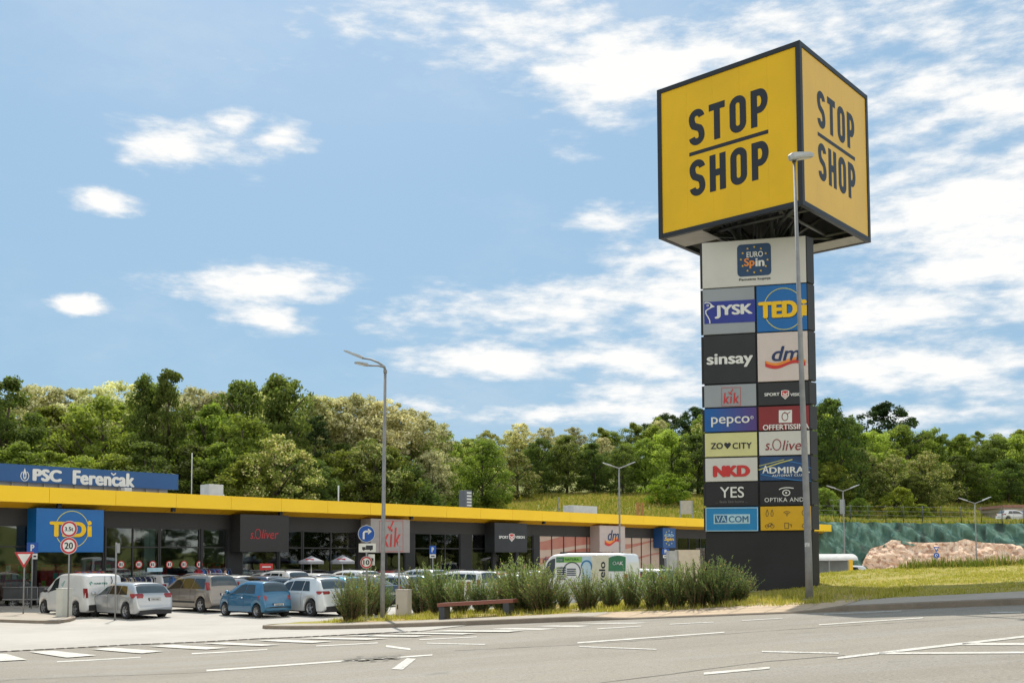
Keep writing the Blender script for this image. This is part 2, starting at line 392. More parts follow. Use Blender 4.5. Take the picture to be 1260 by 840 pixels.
# bright clouds added unseen behind the camera, to fill the shaded fronts
bk = N(nt, 'ShaderNodeMapRange', interpolation_type='SMOOTHSTEP'); bk.inputs[1].default_value = .15; bk.inputs[2].default_value = -.35; L(sp.outputs[1], bk.inputs[0])
bn = N(nt, 'ShaderNodeMapRange', interpolation_type='SMOOTHSTEP'); bn.inputs[1].default_value = .38; bn.inputs[2].default_value = .58; bn.inputs[4].default_value = .9; L(nz3.outputs[0], bn.inputs[0])
full = mixc(M('MULTIPLY', bk.outputs[0], M('MULTIPLY', bn.outputs[0], up)), full, (8.2, 8.0, 7.6))
sd_ = M('SUBTRACT', M('MULTIPLY', sp.outputs[0], .78), M('MULTIPLY', sp.outputs[1], .62))
b2 = N(nt, 'ShaderNodeMapRange', interpolation_type='SMOOTHSTEP'); b2.inputs[1].default_value = .45; b2.inputs[2].default_value = .9; b2.inputs[4].default_value = .9; L(sd_, b2.inputs[0])
full = mixc(M('MULTIPLY', b2.outputs[0], M('MULTIPLY', bn.outputs[0], up)), full, (17, 16, 14))  # stronger unseen glow behind right, added to brighten fascia and cube face
L(full, bg.inputs[0])

# ------------------------------------------------------------------ ground sheets
m_grass_far = ground_mat('meadow_grass', [(.17, .19, .035), ((.26, .245, .05), .12, .42, .62, .8), ((.10, .13, .02), .5, .5, .7, .6), ((.33, .28, .09), .9, .55, .75, .5)], bump=.6, bscale=4)
m_lawn = ground_mat('dry_grass', [(.29, .25, .045), ((.39, .31, .085), .9, .42, .62, .8), ((.20, .21, .035), 1.6, .52, .72, .7), ((.42, .34, .17), 3.5, .58, .75, .6)], bump=1, bscale=30)
m_soil = ground_mat('bed_soil', [(.40, .27, .13), ((.33, .29, .10), 1.8, .40, .55, .9), ((.46, .25, .12), 2.5, .52, .7, .8), ((.17, .17, .04), 2.2, .56, .72, .7)], bump=1, bscale=25)
m_asphalt = ground_mat('asphalt', [(.287, .256, .206), ((.237, .210, .168), .35, .4, .65, .9, (.10, 1, 1), (0, 0, .63)), ((.30, .28, .245), 1.3, .52, .66, .6, (.06, 1, 1), (0, 0, .63)), ((.31, .285, .245), 1.1, .5, .75, .5), ((.12, .11, .095), 22, .54, .66, .55), ((.46, .43, .38), 30, .57, .68, .6), ((.10, .09, .08), 60, .58, .66, .6), ((.16, .145, .125), .9, .64, .74, .6)], rough=.85, bump=.35, bscale=90)
m_conc = ground_mat('concrete_yard', [(.445, .415, .365), ((.36, .33, .285), .22, .4, .68, .8), ((.36, .32, .27), .8, .55, .7, .6, (.15, 1, 1), (0, 0, -.8)), ((.49, .46, .41), 1.5, .5, .8, .6), ((.37, .33, .28), 3.2, .63, .8, .5)], rough=.8, bump=.12, bscale=60)
m_pave = ground_mat('pavement_concrete', [(.40, .35, .285), ((.33, .29, .235), 1.2, .4, .7, .7), ((.46, .41, .34), 6, .5, .8, .6)], bump=.3)
m_apron = ground_mat('beige_paving', [(.52, .40, .275), ((.45, .34, .23), 2.2, .4, .7, .7), ((.66, .54, .40), 7, .5, .8, .5)], bump=.3)
m_kerb = ground_mat('kerb_stone', [(.27, .22, .17), ((.19, .155, .12), 2, .4, .7, .8), ((.36, .30, .24), 9, .55, .8, .6)], bump=.4)
m_paint = ground_mat('road_paint', [(.56, .53, .465), ((.34, .31, .265), 9, .52, .66, .85), ((.28, .26, .23), 28, .58, .66, .8), ((.72, .69, .62), 2, .5, .7, .7)], rough=.6, bump=.2)
m_paint_old = ground_mat('worn_road_paint', [(.62, .59, .53), ((.33, .31, .28), 22, .46, .6, .9), ((.7, .68, .62), 4, .5, .7, .5)], bump=.2)

def axis(fine0, fine1, st, lo, hi, g=1.25):
    a = []; x = fine0
    while x <= fine1: a.append(x); x += st
    d = st
    while a[-1] < hi: d *= g; a.append(a[-1] + d)
    d = st
    while a[0] > lo: d *= g; a.insert(0, a[0] - d)
    return a
def grid(name, xs, ys, zf, m, smooth=True):
    mb = MB(); nx = len(xs)
    mb.v = [(x, y, zf(x, y)) for y in ys for x in xs]
    for j in range(len(ys) - 1):
        for i in range(nx - 1):
            k = j * nx + i; mb.f.append((k, k + 1, k + 1 + nx, k + nx)); mb.m.append(0); mb.sm.append(smooth)
    return mb.build(name, m)
xs = axis(-60, 78, 1.0, -900, 900); ys = axis(8, 135, 1.0, -700, 1500)
tag(grid('ground', xs, ys, lambda x, y: base(x, y) - .06 - (.25 if 55 < y and cutd(x, y) < -2 and y < 130 and x > -50 else 0), m_grass_far), kind='structure')
def dens_outline(P, st, closed=True):
    out = []
    n = len(P)
    for i in range(n if closed else n - 1):
        a, b = Vector(P[i][:2]), Vector(P[(i + 1) % n][:2]); k = max(1, int((b - a).length / st))
        out += [a.lerp(b, j / k) for j in range(k)]
    if not closed: out.append(Vector(P[-1][:2]))
    return out
def inside(p, P):
    r = False; n = len(P)
    for i in range(n):
        a, b = P[i], P[(i + 1) % n]
        if (a.y > p[1]) != (b.y > p[1]) and p[0] < (b.x - a.x) * (p[1] - a.y) / (b.y - a.y) + a.x: r = not r
    return r
def sheet_mesh(mb, P, st, zf, dz=0, m=0):
    O = dens_outline(P, st); n = len(O); pts = list(O)
    x0 = min(p.x for p in O); x1 = max(p.x for p in O); y0 = min(p.y for p in O); y1 = max(p.y for p in O)
    y = y0 + st * .5
    while y < y1:
        x = x0 + st * .5
        while x < x1:
            if inside((x, y), O): pts.append(Vector((x, y)))
            x += st
        y += st
    V, E, F, _, _, _ = delaunay_2d_cdt(pts, [], [list(range(n))], 1, 1e-5)
    fs = []
    for f in F:
        a, b, c = (V[i] for i in f[:3]); fs.append(tuple(f) if (b - a).cross(c - a) > 0 else tuple(reversed(f)))
    return mb.add([(v.x, v.y, zf(v.x, v.y) + dz) for v in V], fs, m, True)
def sheet(name, P, st, zf, mt, dz=0):
    mb = MB(); sheet_mesh(mb, P, st, zf, dz); return tag(mb.build(name, mt), kind='structure')
# the road: a band on the camera's side of the kerb
sheet('road', [xy(-75, 0), xy(90, 0), xy(90, -42), xy(-75, -42)], 1.0, base, m_asphalt)
pb = [G(-160, 812), G(0, 801.6), G(160, 793), G(320, 785.4), G(440, 780), G(516, 776.5)]
yard = pb + [xy(4.5, .12), xy(60, .12), (95, 70), (80, 117.6), (22, 116.4), P0 + FU * 96 + FN * 9, P0 + FU * 80 + FN * .6, P0 - FU * 60 + FN * .6, (-80, 40)]
sheet('parking_lot', yard, 1.5, base, m_conc, .012)
# lawn with the planted bed, pavement and kerb
outl = [xy(-4.7, .3)] + [xy(U, .16) for U in (-4.3, 0, 10, 20, 30, 45, 60)] + [xy(U, vergeW(U) + 1.6) for U in (60, 45, 30, 20, 16, 14, 12, 10.5, 9, 7, 5, 3, 1, -1, -3, -4.6)]
def beddist(x, y): return us(x, y)
lawn = sheet('lawn', outl, .45, lawnz, m_lawn)
bed = [xy(U, 1.15 if U < 9 else 1.6) for U in (-2.5, 0, 3, 6, 9, 12, 15.5)] + [xy(U, min(vergeW(U) - .2, 5.2)) for U in (15, 12, 9, 6, 3, 0, -2.3)]
sheet('planting_bed', bed, .45, lawnz, m_soil, .006)
def pw(U): return table([(-4.8, .9), (5, 1.05), (14, 1.6), (20, 2.0), (60, 2.4)], U)
sheet('pavement', [xy(-4.5, .2)] + [xy(U, .16) for U in (-4, 5, 8.6)] + [xy(U, pw(U)) for U in (8.6, 5, 0, -3, -4.3)], .4, lawnz, m_pave, .012)
sheet('pavement', [xy(U, .16) for U in (15.4, 20, 40, 60)] + [xy(U, pw(U)) for U in (60, 40, 20, 15.4)], .4, lawnz, m_pave, .012)
sheet('crossing_apron', [xy(U, .16) for U in (8.62, 12, 15.38)] + [xy(U, pw(U)) for U in (15.38, 12, 8.62)], .35, lawnz, m_apron, .012)
mb = MB()
for U0 in [8.7 + .95 * i for i in range(8)]:
    a = [xy(U0, .2), xy(U0 + .025, .2), xy(U0 + .025, pw(U0)), xy(U0, pw(U0))]; sheet_mesh(mb, a, .3, lawnz, .016)
for s_ in (.62, 1.05): sheet_mesh(mb, [xy(8.65, s_), xy(15.35, s_), xy(15.35, s_ + .02), xy(8.65, s_ + .02)], .3, lawnz, .0165)
tag(mb.build('paving_joints', mat('joint', (.3, .23, .17), .9)), kind='structure')
def kerb(name, path, zf, zb, wd=.16):
    "path of (x,y) with outward normal to the right; stone strip with a top and a front face"
    mb = MB(); O = dens_outline(path, .5, False); n = len(O); vs = []
    for i, p in enumerate(O):
        t = (O[min(i + 1, n - 1)] - O[max(i - 1, 0)]).normalized(); nn = Vector((t.y, -t.x))
        a = p; b = p - nn * wd; h = zf(p.x - nn.x * .1, p.y - nn.y * .1) + .014
        vs += [(a.x + nn.x * .012, a.y + nn.y * .012, zb(a.x, a.y) - .1), (a.x, a.y, h - .02), (a.x - nn.x * .02, a.y - nn.y * .02, h), (b.x, b.y, h)]
    fs = [(i*4+k, i*4+4+k, i*4+5+k, i*4+1+k) for i in range(n - 1) for k in range(3)]
    mb.add(vs, fs); return tag(mb.build(name, m_kerb), kind='structure')
tip = [xy(-3.4, 2.35), xy(-4.3, 1.7), xy(-4.75, 1.2), xy(-4.95, .7), xy(-4.8, .25), xy(-4.4, .03)]
kerb('kerb', tip + [xy(U, 0) for U in (0, 5, 8, 9, 10, 12, 14, 15, 16, 20, 30, 60)], lambda x, y: base(x, y) + kerbh(us(x, y)[0], 0), base)
# traffic island at the far left
isl = [G(-60, 764), G(0, 765.5), G(45, 767), G(72, 767), G(86, 765), G(93, 762.5), G(90, 759.5), G(60, 757), G(0, 756), G(-60, 755)]
isz = lambda x, y: base(x, y) + .11
sheet('traffic_island', isl, .6, isz, m_pave, .01)
kerb('kerb', [isl[i] for i in range(8)], isz, base)
# markings
def pxpoly(mb, P, dz=.006, st=.5): sheet_mesh(mb, [G(*p) for p in P], st, base, dz)
mb = MB()
for P in [[(-6,804.5),(8,804.8),(33,812),(0,813.8)], [(35.5,802.2),(66,800.8),(119,806.5),(82.5,809.5)], [(111.7,798.9),(139.7,797.1),(201.9,801.4),(175,804.2)],
          [(182.9,795.2),(213.3,793.5),(280.6,797.3),(254,799.4)], [(250,791.9),(280,790.6),(345,793.6),(322,795)], [(317.8,788.3),(343,787.1),(409,789.4),(384,791.4)],
          [(368.6,785.6),(394,784.5),(478,785.7),(452,787.5)], [(422,782.7),(452,781.6),(532,782.2),(511,783.8)], [(478,779.5),(503,778.5),(587,779.5),(569,781)],
          [(523.5,777),(554,775.8),(645,776),(625,778)], [(600,773.8),(624,772.4),(686,773.0),(666,774.6)], [(655,770.3),(682,769.2),(725.6,769.5),(711,771.0)], [(709,767.2),(740,766),(800,765.6),(780,767)]]:
    pxpoly(mb, P, .022 if P[0][0] < 560 else .007)
tag(mb.build('zebra_crossing', m_paint), kind='structure')
def stripe(mb, a, b, wa, wb): 
    wa, wb = wa * .82, wb * .82; pxpoly(mb, [(a[0], a[1] - wa/2), (b[0], b[1] - wb/2), (b[0], b[1] + wb/2), (a[0], a[1] + wa/2)], .008, .4)
mb = MB()
for a, b, wa, wb in [((70,814),(173,808.3),1.7,1.3), ((389,794.5),(465,790.7),1.4,1.2), ((516,786.8),(587,783.3),1.2,1), ((236,804),(329,798.7),1.6,1.4), ((254,824.8),(400,814.6),2.6,2.2), ((400,814.6),(532,805.6),2.2,1.8),
                     ((735,773.5),(789,770),1.2,1), ((710.6,790.7),(891.4,777.8),2,1.6), ((913,763.4),(963,760.6),1,.9), ((866,828.8),(947,821.6),3.4,3), ((1007.7,768.6),(1135.9,760),1.5,1.3),
                     ((1110,800.3),(1260,783.2),3.4,3), ((1260,783.2),(1330,775.3),3,3), ((1184,792.3),(1320,792.6),3.4,3.4), ((1082,803.9),(1320,802.4),2.6,2.6), ((1219,753.3),(1257,753),1.2,1.2), ((475,794.6),(505,798.6),3,2.6)]:
    stripe(mb, a, b, wa, wb)
tag(mb.build('road_markings', m_paint), kind='structure')
mb = MB()
for a, b, wa, wb in [((525,791.1),(597,792.7),1.3,1.3), ((713,795.3),(807.8,798.8),1.4,1.4), ((824,767.8),(878,765.2),1,1), ((937.5,801.5),(1032,803.6),1.8,1.8), ((1014,755.6),(1109,751.4),.9,.9), ((1030.6,809.6),(1110,800.3),3,3.2)]:
    stripe(mb, a, b, wa, wb)
pxpoly(mb, [(500.6,809.7),(512,810.4),(495.6,823.7),(481.6,823.1)], .008)
tag(mb.build('worn_road_markings', m_paint_old), kind='structure')
# long dark joints and cracks in the asphalt
mb = MB(); rc = random.Random(8)
for path in ([(-10, 839), (18, 836), (110, 832), (254, 827)], [(560, 800), (600, 798), (713, 792.6), (830, 784.5), (940, 776), (1100, 766), (1260, 757)], [(700, 845), (760, 837), (850, 826), (940, 814), (1040, 806)]):
    pts = dens_outline([G(*p) for p in path], .22, False); off = 0
    for i, (a, b) in enumerate(zip(pts, pts[1:])):
        off = max(-.06, min(.06, off + rc.gauss(0, .012))); t = (b - a).normalized(); n_ = Vector((-t.y, t.x)); w_ = .012 + .016 * rc.random(); a2 = a + n_ * off; b2 = b + n_ * off
        mb.add([(p.x, p.y, base(p.x, p.y) + .004) for p in (a2 - n_ * w_, b2 - n_ * w_, b2 + n_ * w_, a2 + n_ * w_)], [(0, 1, 2, 3)])
tag(mb.build('road_joint', mat('joint_tar', (.15, .135, .115), .9, var=.2)), kind='structure')
# drainage channel and repair scar where asphalt meets concrete
mb = MB(); pts = dens_outline(pb, .28, False)
for i, (a, b) in enumerate(zip(pts, pts[1:])):
    t = (b - a).normalized(); n_ = Vector((-t.y, t.x)) * (.075 + .03 * rnd.random()); c = a.lerp(b, .62 + .3 * rnd.random())
    mb.add([(p.x, p.y, base(p.x, p.y) + .021) for p in (a - n_, c - n_, c + n_, a + n_)], [(0, 1, 2, 3)])
tag(mb.build('drain_channel', mat('dark_grating', (.13, .10, .08), .8)), kind='structure')
mb = MB(); rr = random.Random(3)
for i in range(80):
    t = rr.gauss(.5, .22); c = Vector((lerp(415, 500, t), lerp(812.5, 808.5, t))) + Vector((rr.gauss(0, 3), rr.gauss(0, 1.1)))
    p = G(c.x, c.y); q = rr.uniform(.03, .12); a0 = rr.random() * 6
    mb.add([(p.x + math.cos(a0 + k * 1.25) * q * rr.uniform(.6, 1.4), p.y + math.sin(a0 + k * 1.25) * q * rr.uniform(.6, 1.2), base(p.x, p.y) + .0245 + .0003 * (i % 9)) for k in range(5)], [(0, 1, 2, 3, 4)])
tag(mb.build('asphalt_patch', mat('tar', (.20, .18, .15), .9, var=.3)), kind='structure')
# ------------------------------------------------------------------ paints
BLACK = mat('anthracite_sheet', (.013, .0135, .016), .6, var=.25, scale=.8)
CHAR = mat('charcoal_panel', (.021, .023, .028), .55, var=.15, scale=1)
YEL_GLARE = mat('glare_yellow_banner', (.72, .445, .06), .4, var=.04, scale=.7)  # paler yellow: glare on the cube's right face mixed into the colour
YEL = mat('yellow_banner', (.86, .51, .004), .6, var=.05, scale=.7)
WHITEP = mat('off_white_panel', (.60, .585, .55), .4, var=.04, scale=1.2)
GREYP = mat('grey_panel', (.30, .33, .36), .4, var=.05, scale=1)
BLUEP = mat('bright_blue_panel', (.0, .125, .40), .35, var=.05, scale=1)
NAVY = mat('navy_ink', (.012, .03, .11), .45)
JBLUE = mat('deep_blue_ink', (.02, .035, .28), .4)
WHITE = mat('white_ink', (.72, .72, .70), .4, var=.03)
YINK = mat('yellow_ink', (.85, .52, .0), .4)
REDI = mat('red_ink', (.55, .03, .03), .4)
DRED = mat('dark_red_ink', (.23, .018, .022), .4)
DKINK = mat('dark_ink', (.02, .022, .028), .5)
ORANGE = mat('orange_ink', (.80, .26, .03), .4)
CREAM = mat('cream_panel', (.62, .60, .28), .4, var=.03)
PINKW = mat('pinkish_white_panel', (.62, .53, .50), .4, var=.03)
CYAN = mat('cyan_panel', (.01, .22, .50), .4, var=.04)
LCYAN = mat('pale_cyan_ink', (.42, .62, .72), .4)
AMBER = mat('amber_panel', (.66, .38, .005), .4, var=.04)
STEEL = mat('galvanised_steel', (.25, .25, .25), .6, metal=.15, var=.12, scale=6)
STEELD = mat('dark_steel', (.09, .095, .10), .5, metal=.4, var=.2, scale=4)
LBEAD = mat('light_cladding', (.40, .38, .34), .45, var=.06, scale=1)
def gradmat(name, ca, cb, x0, x1):
    m = bpy.data.materials.new(name); nt = nodes_of(m); L = nt.links.new
    out = N(nt, 'ShaderNodeOutputMaterial'); b = N(nt, 'ShaderNodeBsdfPrincipled'); L(b.outputs[0], out.inputs[0])
    tc = N(nt, 'ShaderNodeTexCoord'); s = N(nt, 'ShaderNodeSeparateXYZ'); L(tc.outputs['Object'], s.inputs[0])
    mr = N(nt, 'ShaderNodeMapRange'); mr.inputs[1].default_value = x0; mr.inputs[2].default_value = x1; L(s.outputs[0], mr.inputs[0])
    mx = N(nt, 'ShaderNodeMix', data_type='RGBA'); L(mr.outputs[0], mx.inputs[0]); mx.inputs[6].default_value = (*ca, 1); mx.inputs[7].default_value = (*cb, 1)
    L(mx.outputs[2], b.inputs['Base Color']); b.inputs['Roughness'].default_value = .4; return m

class Face:
    "a flat front (plane y = Y in a thing's frame) addressed by where things appear on it"
    def __init__(s, o, Y): s.F = Matrix.Translation(o.location) @ Matrix.Rotation(o.rotation_euler.z, 4, 'Z'); s.I = s.F.inverted(); s.Y = Y
    def p(s, px, py):
        q = s.I @ hit(px, py, s.F @ Vector((0, s.Y, 0)), s.F.to_3x3() @ Vector((0, -1, 0))); return q.x, q.z
    def box(s, x0, y0, x1, y1):
        cx, cy = (x0 + x1) / 2, (y0 + y1) / 2; a = s.p(x0, cy); b = s.p(x1, cy); c = s.p(cx, y0); d = s.p(cx, y1)
        return (a[0] + b[0]) / 2, (c[1] + d[1]) / 2, abs(b[0] - a[0]), abs(c[1] - d[1])
    def text(s, mb, body, x0, y0, x1, y1, m=0, dy=-.012, **k):
        cx, cz, w, h = s.box(x0, y0, x1, y1); text(mb, body, cx, cz, w, h, s.Y + dy, m, **k)
    def poly(s, mb, P, m=0, dy=-.008):
        Q = [s.p(*p) for p in P]; a = sum(Q[i][0] * Q[(i+1) % len(Q)][1] - Q[(i+1) % len(Q)][0] * Q[i][1] for i in range(len(Q)))
        if a < 0: Q.reverse()
        mb.add([(x, s.Y + dy, z) for x, z in Q], [tuple(range(len(Q)))], m)
    def stroke(s, mb, P, wpx, m=0, dy=-.01, closed=False):
        a = s.p(*P[0]); b = s.p(P[0][0], P[0][1] + 1); mb.ribbon([s.p(*p) for p in P], abs(a[1] - b[1]) * wpx, s.Y + dy, m, closed)
def parc(cx, cy, rx, ry, a0, a1, n=24): return [(cx + rx * math.cos(R(lerp(a0, a1, i / n))), cy + ry * math.sin(R(lerp(a0, a1, i / n)))) for i in range(n + 1)]
def star(cx, cy, r, ry=None): 
    ry = ry or r
    return [(cx + (r if k % 2 == 0 else r * .42) * math.sin(k * math.pi / 5), cy - (ry if k % 2 == 0 else ry * .42) * math.cos(k * math.pi / 5)) for k in range(10)]

# ------------------------------------------------------------------ the pylon
FLx, FLy = 6.068, 32.6; PYW = 3.219
pz = lawnz(8, 32.4)
py = empty('advertising_pylon', (FLx, FLy, pz), math.atan2(-.227, .974), 'tall pylon with a big yellow STOP SHOP cube above a column of shop name panels', 'pylon')
PF = Face(py, -.06)
ztop = PF.p(930, 294.5)[1]; zbot = PF.p(930, 653.5)[1]
zcb = 12.0 - pz; CS = 5.02; zct = 16.96 - pz
# direction of the little return on the right, in the pylon's frame
rt = py.rotation_euler.z
dv = Matrix.Rotation(-rt, 2) @ Vector((.803, .596))
mb = MB(); c1 = Vector((PYW, 0)) + dv * .30
body = [(.0, 0), (PYW, 0), (c1.x, c1.y), (PYW - .15, 1.7), (.45, 1.7)]
mb.prismz(body, -.3, zbot - .03)
body2 = [(.03, .02), (PYW - .02, .02), (PYW + dv.x * .1, dv.y * .1 + .02), (PYW - .25, 1.5), (.45, 1.5)]
mb.prismz(body2, zbot - .03, ztop - .04)
mb.build('column', BLACK, py)
mb = MB(); mb.prismz([(x * 1.0 + (.12 if x > 1 else -.12), y + (.12 if y > .5 else -.12)) for x, y in body], -.35, -.02); mb.build('footing', mat('footing_concrete', (.3, .28, .25), .9), py)
rows = [(299, 355, 'w'), (356.3, 412, '2'), (413.5, 472.5, '2'), (474.3, 501.3, '2'), (503, 531.5, '2'), (533.2, 562, '2'), (563.8, 592.5, '2'), (594, 622.6, '2'), (624, 653, '2')]
xm0, xm1 = PF.p(929.6, 440)[0], PF.p(932.2, 440)[0]
def zrow(y): return PF.p(866, y)[1]
def panel(row, side, m, label):
    a, b, k = rows[row]; z1, z0 = zrow(a), zrow(b)
    x0, x1 = {'w': (.02, PYW - .03), 'l': (.02, xm0), 'r': (xm1, PYW - .03)}[side]
    mb = MB(); mb.box(x0, x1, -.06, .05, z0, z1)
    o = mb.build('sign_panel', m, py, bevel=.006); o['label'] = label; return o
for a, b, k in rows:                                            # dark side case of each row
    z1, z0 = zrow(a), zrow(b); mb = MB()
    q = [Vector((PYW - .02, -.05)), Vector((PYW + .005, -.05)), Vector((PYW, -.02)) + dv * .34, Vector((PYW, .25)) + dv * .30, Vector((PYW - .02, .25))]
    mb.prismz([(p.x, p.y) for p in q], z0 + .015, z1 - .01); mb.build('side_case', CHAR, py)
    mb = MB(); mb.box(-.05, .018, -.04, .10, z0 + .02, z1 - .02); mb.build('side_case', BLACK, py)
def logo(parent, mb, mats, name='lettering'): return mb.build(name, mats, parent)
# food discounter
p = panel(0, 'w', WHITEP, 'off-white panel with dark blue starred badge'); mb = MB()
x, z, wd, hh = PF.box(907.1, 300, 948.8, 339.5); rr_ = .12
rect = [(x + sx * (wd/2 - rr_) + rr_ * math.cos(a), z + sz * (hh/2 - rr_) + rr_ * math.sin(a)) for sx, sz, a0 in ((1,1,0),(-1,1,90),(-1,-1,180),(1,-1,270)) for a in [R(a0 + t * 22.5) for t in range(5)]]
mb.add([(a, -.068, b) for a, b in rect], [tuple(range(20))], 0)
PF.text(mb, 'EURO', 918.6, 309.5, 938.8, 316.4, 1, bold=.02, dy=-.014)
PF.text(mb, 'Sp', 915.5, 317.6, 928.6, 330.4, 2, bold=.035, dy=-.014); PF.text(mb, 'in', 929.4, 317.6, 940.6, 327.6, 1, bold=.04, dy=-.014)
for k in range(12): PF.poly(mb, star(928 + 16.4 * math.sin(k * math.pi / 6), 319.6 - 15.6 * math.cos(k * math.pi / 6), 1.6), 3, -.014)
PF.text(mb, 'Pametna kupnja', 909.5, 341.6, 948.3, 345.4, 4, bold=.02)
logo(p, mb, [mat('badge_blue', (.012, .05, .13), .4), WHITE, ORANGE, YINK, DKINK])
# bedding shop
p = panel(1, 'l', GREYP, 'grey panel with blue band and white bird'); mb = MB()
PF.poly(mb, [(866.3, 371.6), (929.2, 368.2), (929.2, 395.8), (866.9, 398.6)], 0)
PF.text(mb, 'JYSK', 879.3, 374.6, 926.2, 391, 1, bold=.05, dy=-.014)
PF.stroke(mb, [(866.8, 373.4), (869, 372.4), (872, 372.6), (874.5, 374), (876, 376)], 1.1, 1, -.014)
PF.poly(mb, [(874.6, 374), (879.6, 377.4), (874.4, 379.2), (873.6, 378.6)], 1, -.015)
PF.stroke(mb, [(874.6, 378.6), (871, 380.6), (868.4, 382.6), (868.6, 386), (871.2, 390), (873.2, 394), (873.6, 398)], 1.3, 1, -.014)
PF.stroke(mb, parc(870.8, 375.9, 1.1, 1.1, 0, 360, 10), .6, 1, -.015)
logo(p, mb, [JBLUE, WHITE])
def tedi(F, mb, cx, cy, rx, ry, xa, ya, xb, yb, xi0, yi0, xi1, yi1, wr):
    F.stroke(mb, parc(cx, cy, rx, ry, 0, 360, 48)[:-1], wr, 1, -.010, closed=True)
    F.text(mb, 'TED', xa + .6, ya + .8, xb + .6, yb + .8, 2, bold=.07, space=1.0, dy=-.013)
    F.text(mb, 'TED', xa, ya, xb, yb, 0, bold=.07, space=1.0, dy=-.017)
    hI = yi1 - yi0
    F.poly(mb, [(xi0, yi0 + hI * .34), (xi1, yi0 + hI * .33), (xi1, yi1), (xi0, yi1)], 0, -.017)
    F.poly(mb, parc((xi0 + xi1) / 2, yi0 + hI * .13, (xi1 - xi0) / 2, hI * .14, 0, 360, 14)[:-1], 0, -.017)
p = panel(1, 'r', BLUEP, 'bright blue panel with yellow letters in a thin ring'); mb = MB()
tedi(PF, mb, 964.3, 380, 24.6, 25.4, 932.9, 370.6, 981.4, 390.8, 985.8, 368.6, 992.6, 388.2, .9)
RINGY = mat('pale_yellow_line', (.62, .58, .12), .4)
logo(p, mb, [YINK, RINGY, DKINK])
p = panel(2, 'l', CHAR, 'charcoal panel with white lower case letters'); mb = MB()
PF.text(mb, 'sinsay', 869.5, 434.6, 926.7, 452, 0, bold=.035); logo(p, mb, [WHITE])
def dmlogo(F, mb, x0, y0, x1, y1, sx0, sy0, sx1, sy1):
    F.text(mb, 'dm', x0, y0, x1, y1, 0, bold=.02, shear=.25)
    up = []; lo = []; n = 16
    for i in range(n + 1):
        t = i / n; xx = lerp(sx0, sx1, t); yy = lerp(sy0, sy1, .25 + .35 * math.sin(t * 6.0 + .2) * (.6 + .2 * t)); hw = (sy1 - sy0) * .24
        up.append((xx, yy - hw)); lo.append((xx, yy + hw))
    F.poly(mb, up + lo[::-1], 1, -.010)
    mid = [((a[0] + b[0]) / 2 + 1, lerp(a[1], b[1], .45)) for a, b in zip(up, lo)]
    for i in range(n): F.poly(mb, [up[i], up[i+1], mid[i+1], mid[i]], 2, -.014)
p = panel(2, 'r', PINKW, 'pale pinkish panel with dark blue italic letters over a ribbon'); mb = MB()
dmlogo(PF, mb, 949.5, 425.5, 985, 443.6, 941.7, 443, 991, 458); logo(p, mb, [NAVY, REDI, ORANGE])
def kiklogo(F, mb, x0, y0, x1, y1, a0, b0, a1, b1, wl):
    F.stroke(mb, [(x0, y0), (x1, y0 - .3), (x1, y1 - .3), (x0, y1)], wl, 0, closed=True)
    F.text(mb, 'kik', a0, b0, a1, b1, 0, bold=.012, shear=.12, dy=-.014, space=1.12)
    mx = lerp(a0, a1, .42); F.stroke(mb, [(mx - (a1-a0)*.10, b0 - (b1-b0)*.06), (mx, b0 + (b1-b0)*.10), (mx + (a1-a0)*.20, b0 - (b1-b0)*.34)], (b1-b0)*.09, 0, -.015)
p = panel(3, 'l', GREYP, 'grey panel with red framed letters'); mb = MB()
kiklogo(PF, mb, 888, 476.8, 911.2, 499, 890.2, 482.9, 909.3, 496.2, .5); logo(p, mb, [REDI])
def sport(F, mb, y0, y1, xs_, sh):
    F.text(mb, 'SPORT', xs_[0], y0, xs_[1], y1, 0, bold=.04); F.text(mb, 'VISION', xs_[2], y0, xs_[3], y1, 0, bold=.04)
    a, b, c, d = sh; S = lambda k: [(a + (c-a)*u, b + (d-b)*v) for u, v in [(.5+(.5-k)*(-1), .08+k*.3), (.5, k*.6), (1-k, .08+k*.3), (1-k, .6-k*.3), (.5, 1-k*1.2), (k, .6-k*.3)]]
    F.poly(mb, S(0), 0, -.010); F.poly(mb, S(.12), 1, -.014)
    F.stroke(mb, [(a+(c-a)*.22, b+(d-b)*.30), (a+(c-a)*.5, b+(d-b)*.52), (a+(c-a)*.8, b+(d-b)*.28)], (d-b)*.1, 0, -.017); F.stroke(mb, [(a+(c-a)*.25, b+(d-b)*.52), (a+(c-a)*.5, b+(d-b)*.74), (a+(c-a)*.75, b+(d-b)*.52)], (d-b)*.09, 0, -.017)
p = panel(3, 'r', CHAR, 'dark panel with small white letters and red shield'); mb = MB()
sport(PF, mb, 483.2, 487, (940.5, 959.3, 972.3, 990.5), (961.2, 479.6, 971, 491.2)); logo(p, mb, [WHITE, REDI])
p = panel(4, 'l', gradmat('blue_to_plum', (.0, .10, .36), (.09, .035, .19), .2, 1.7), 'blue to plum panel with white letters'); mb = MB()
PF.text(mb, 'pepco', 875, 512.4, 922.4, 524.6, 0, bold=.012); PF.stroke(mb, parc(925.3, 513.4, 1.7, 1.7, 0, 360, 12)[:-1], .5, 0, closed=True); PF.text(mb, 'R', 924.6, 512.5, 926.1, 514.4, 0); logo(p, mb, [WHITE])
p = panel(4, 'r', DRED, 'dark red panel with a white square'); mb = MB()
PF.poly(mb, [(958.3, 504.6), (974.5, 504.2), (974.5, 519.6), (958.3, 520)], 0); PF.text(mb, 'OFFERTISSIMA', 938.6, 521.6, 995.7, 528.2, 0, bold=.03)
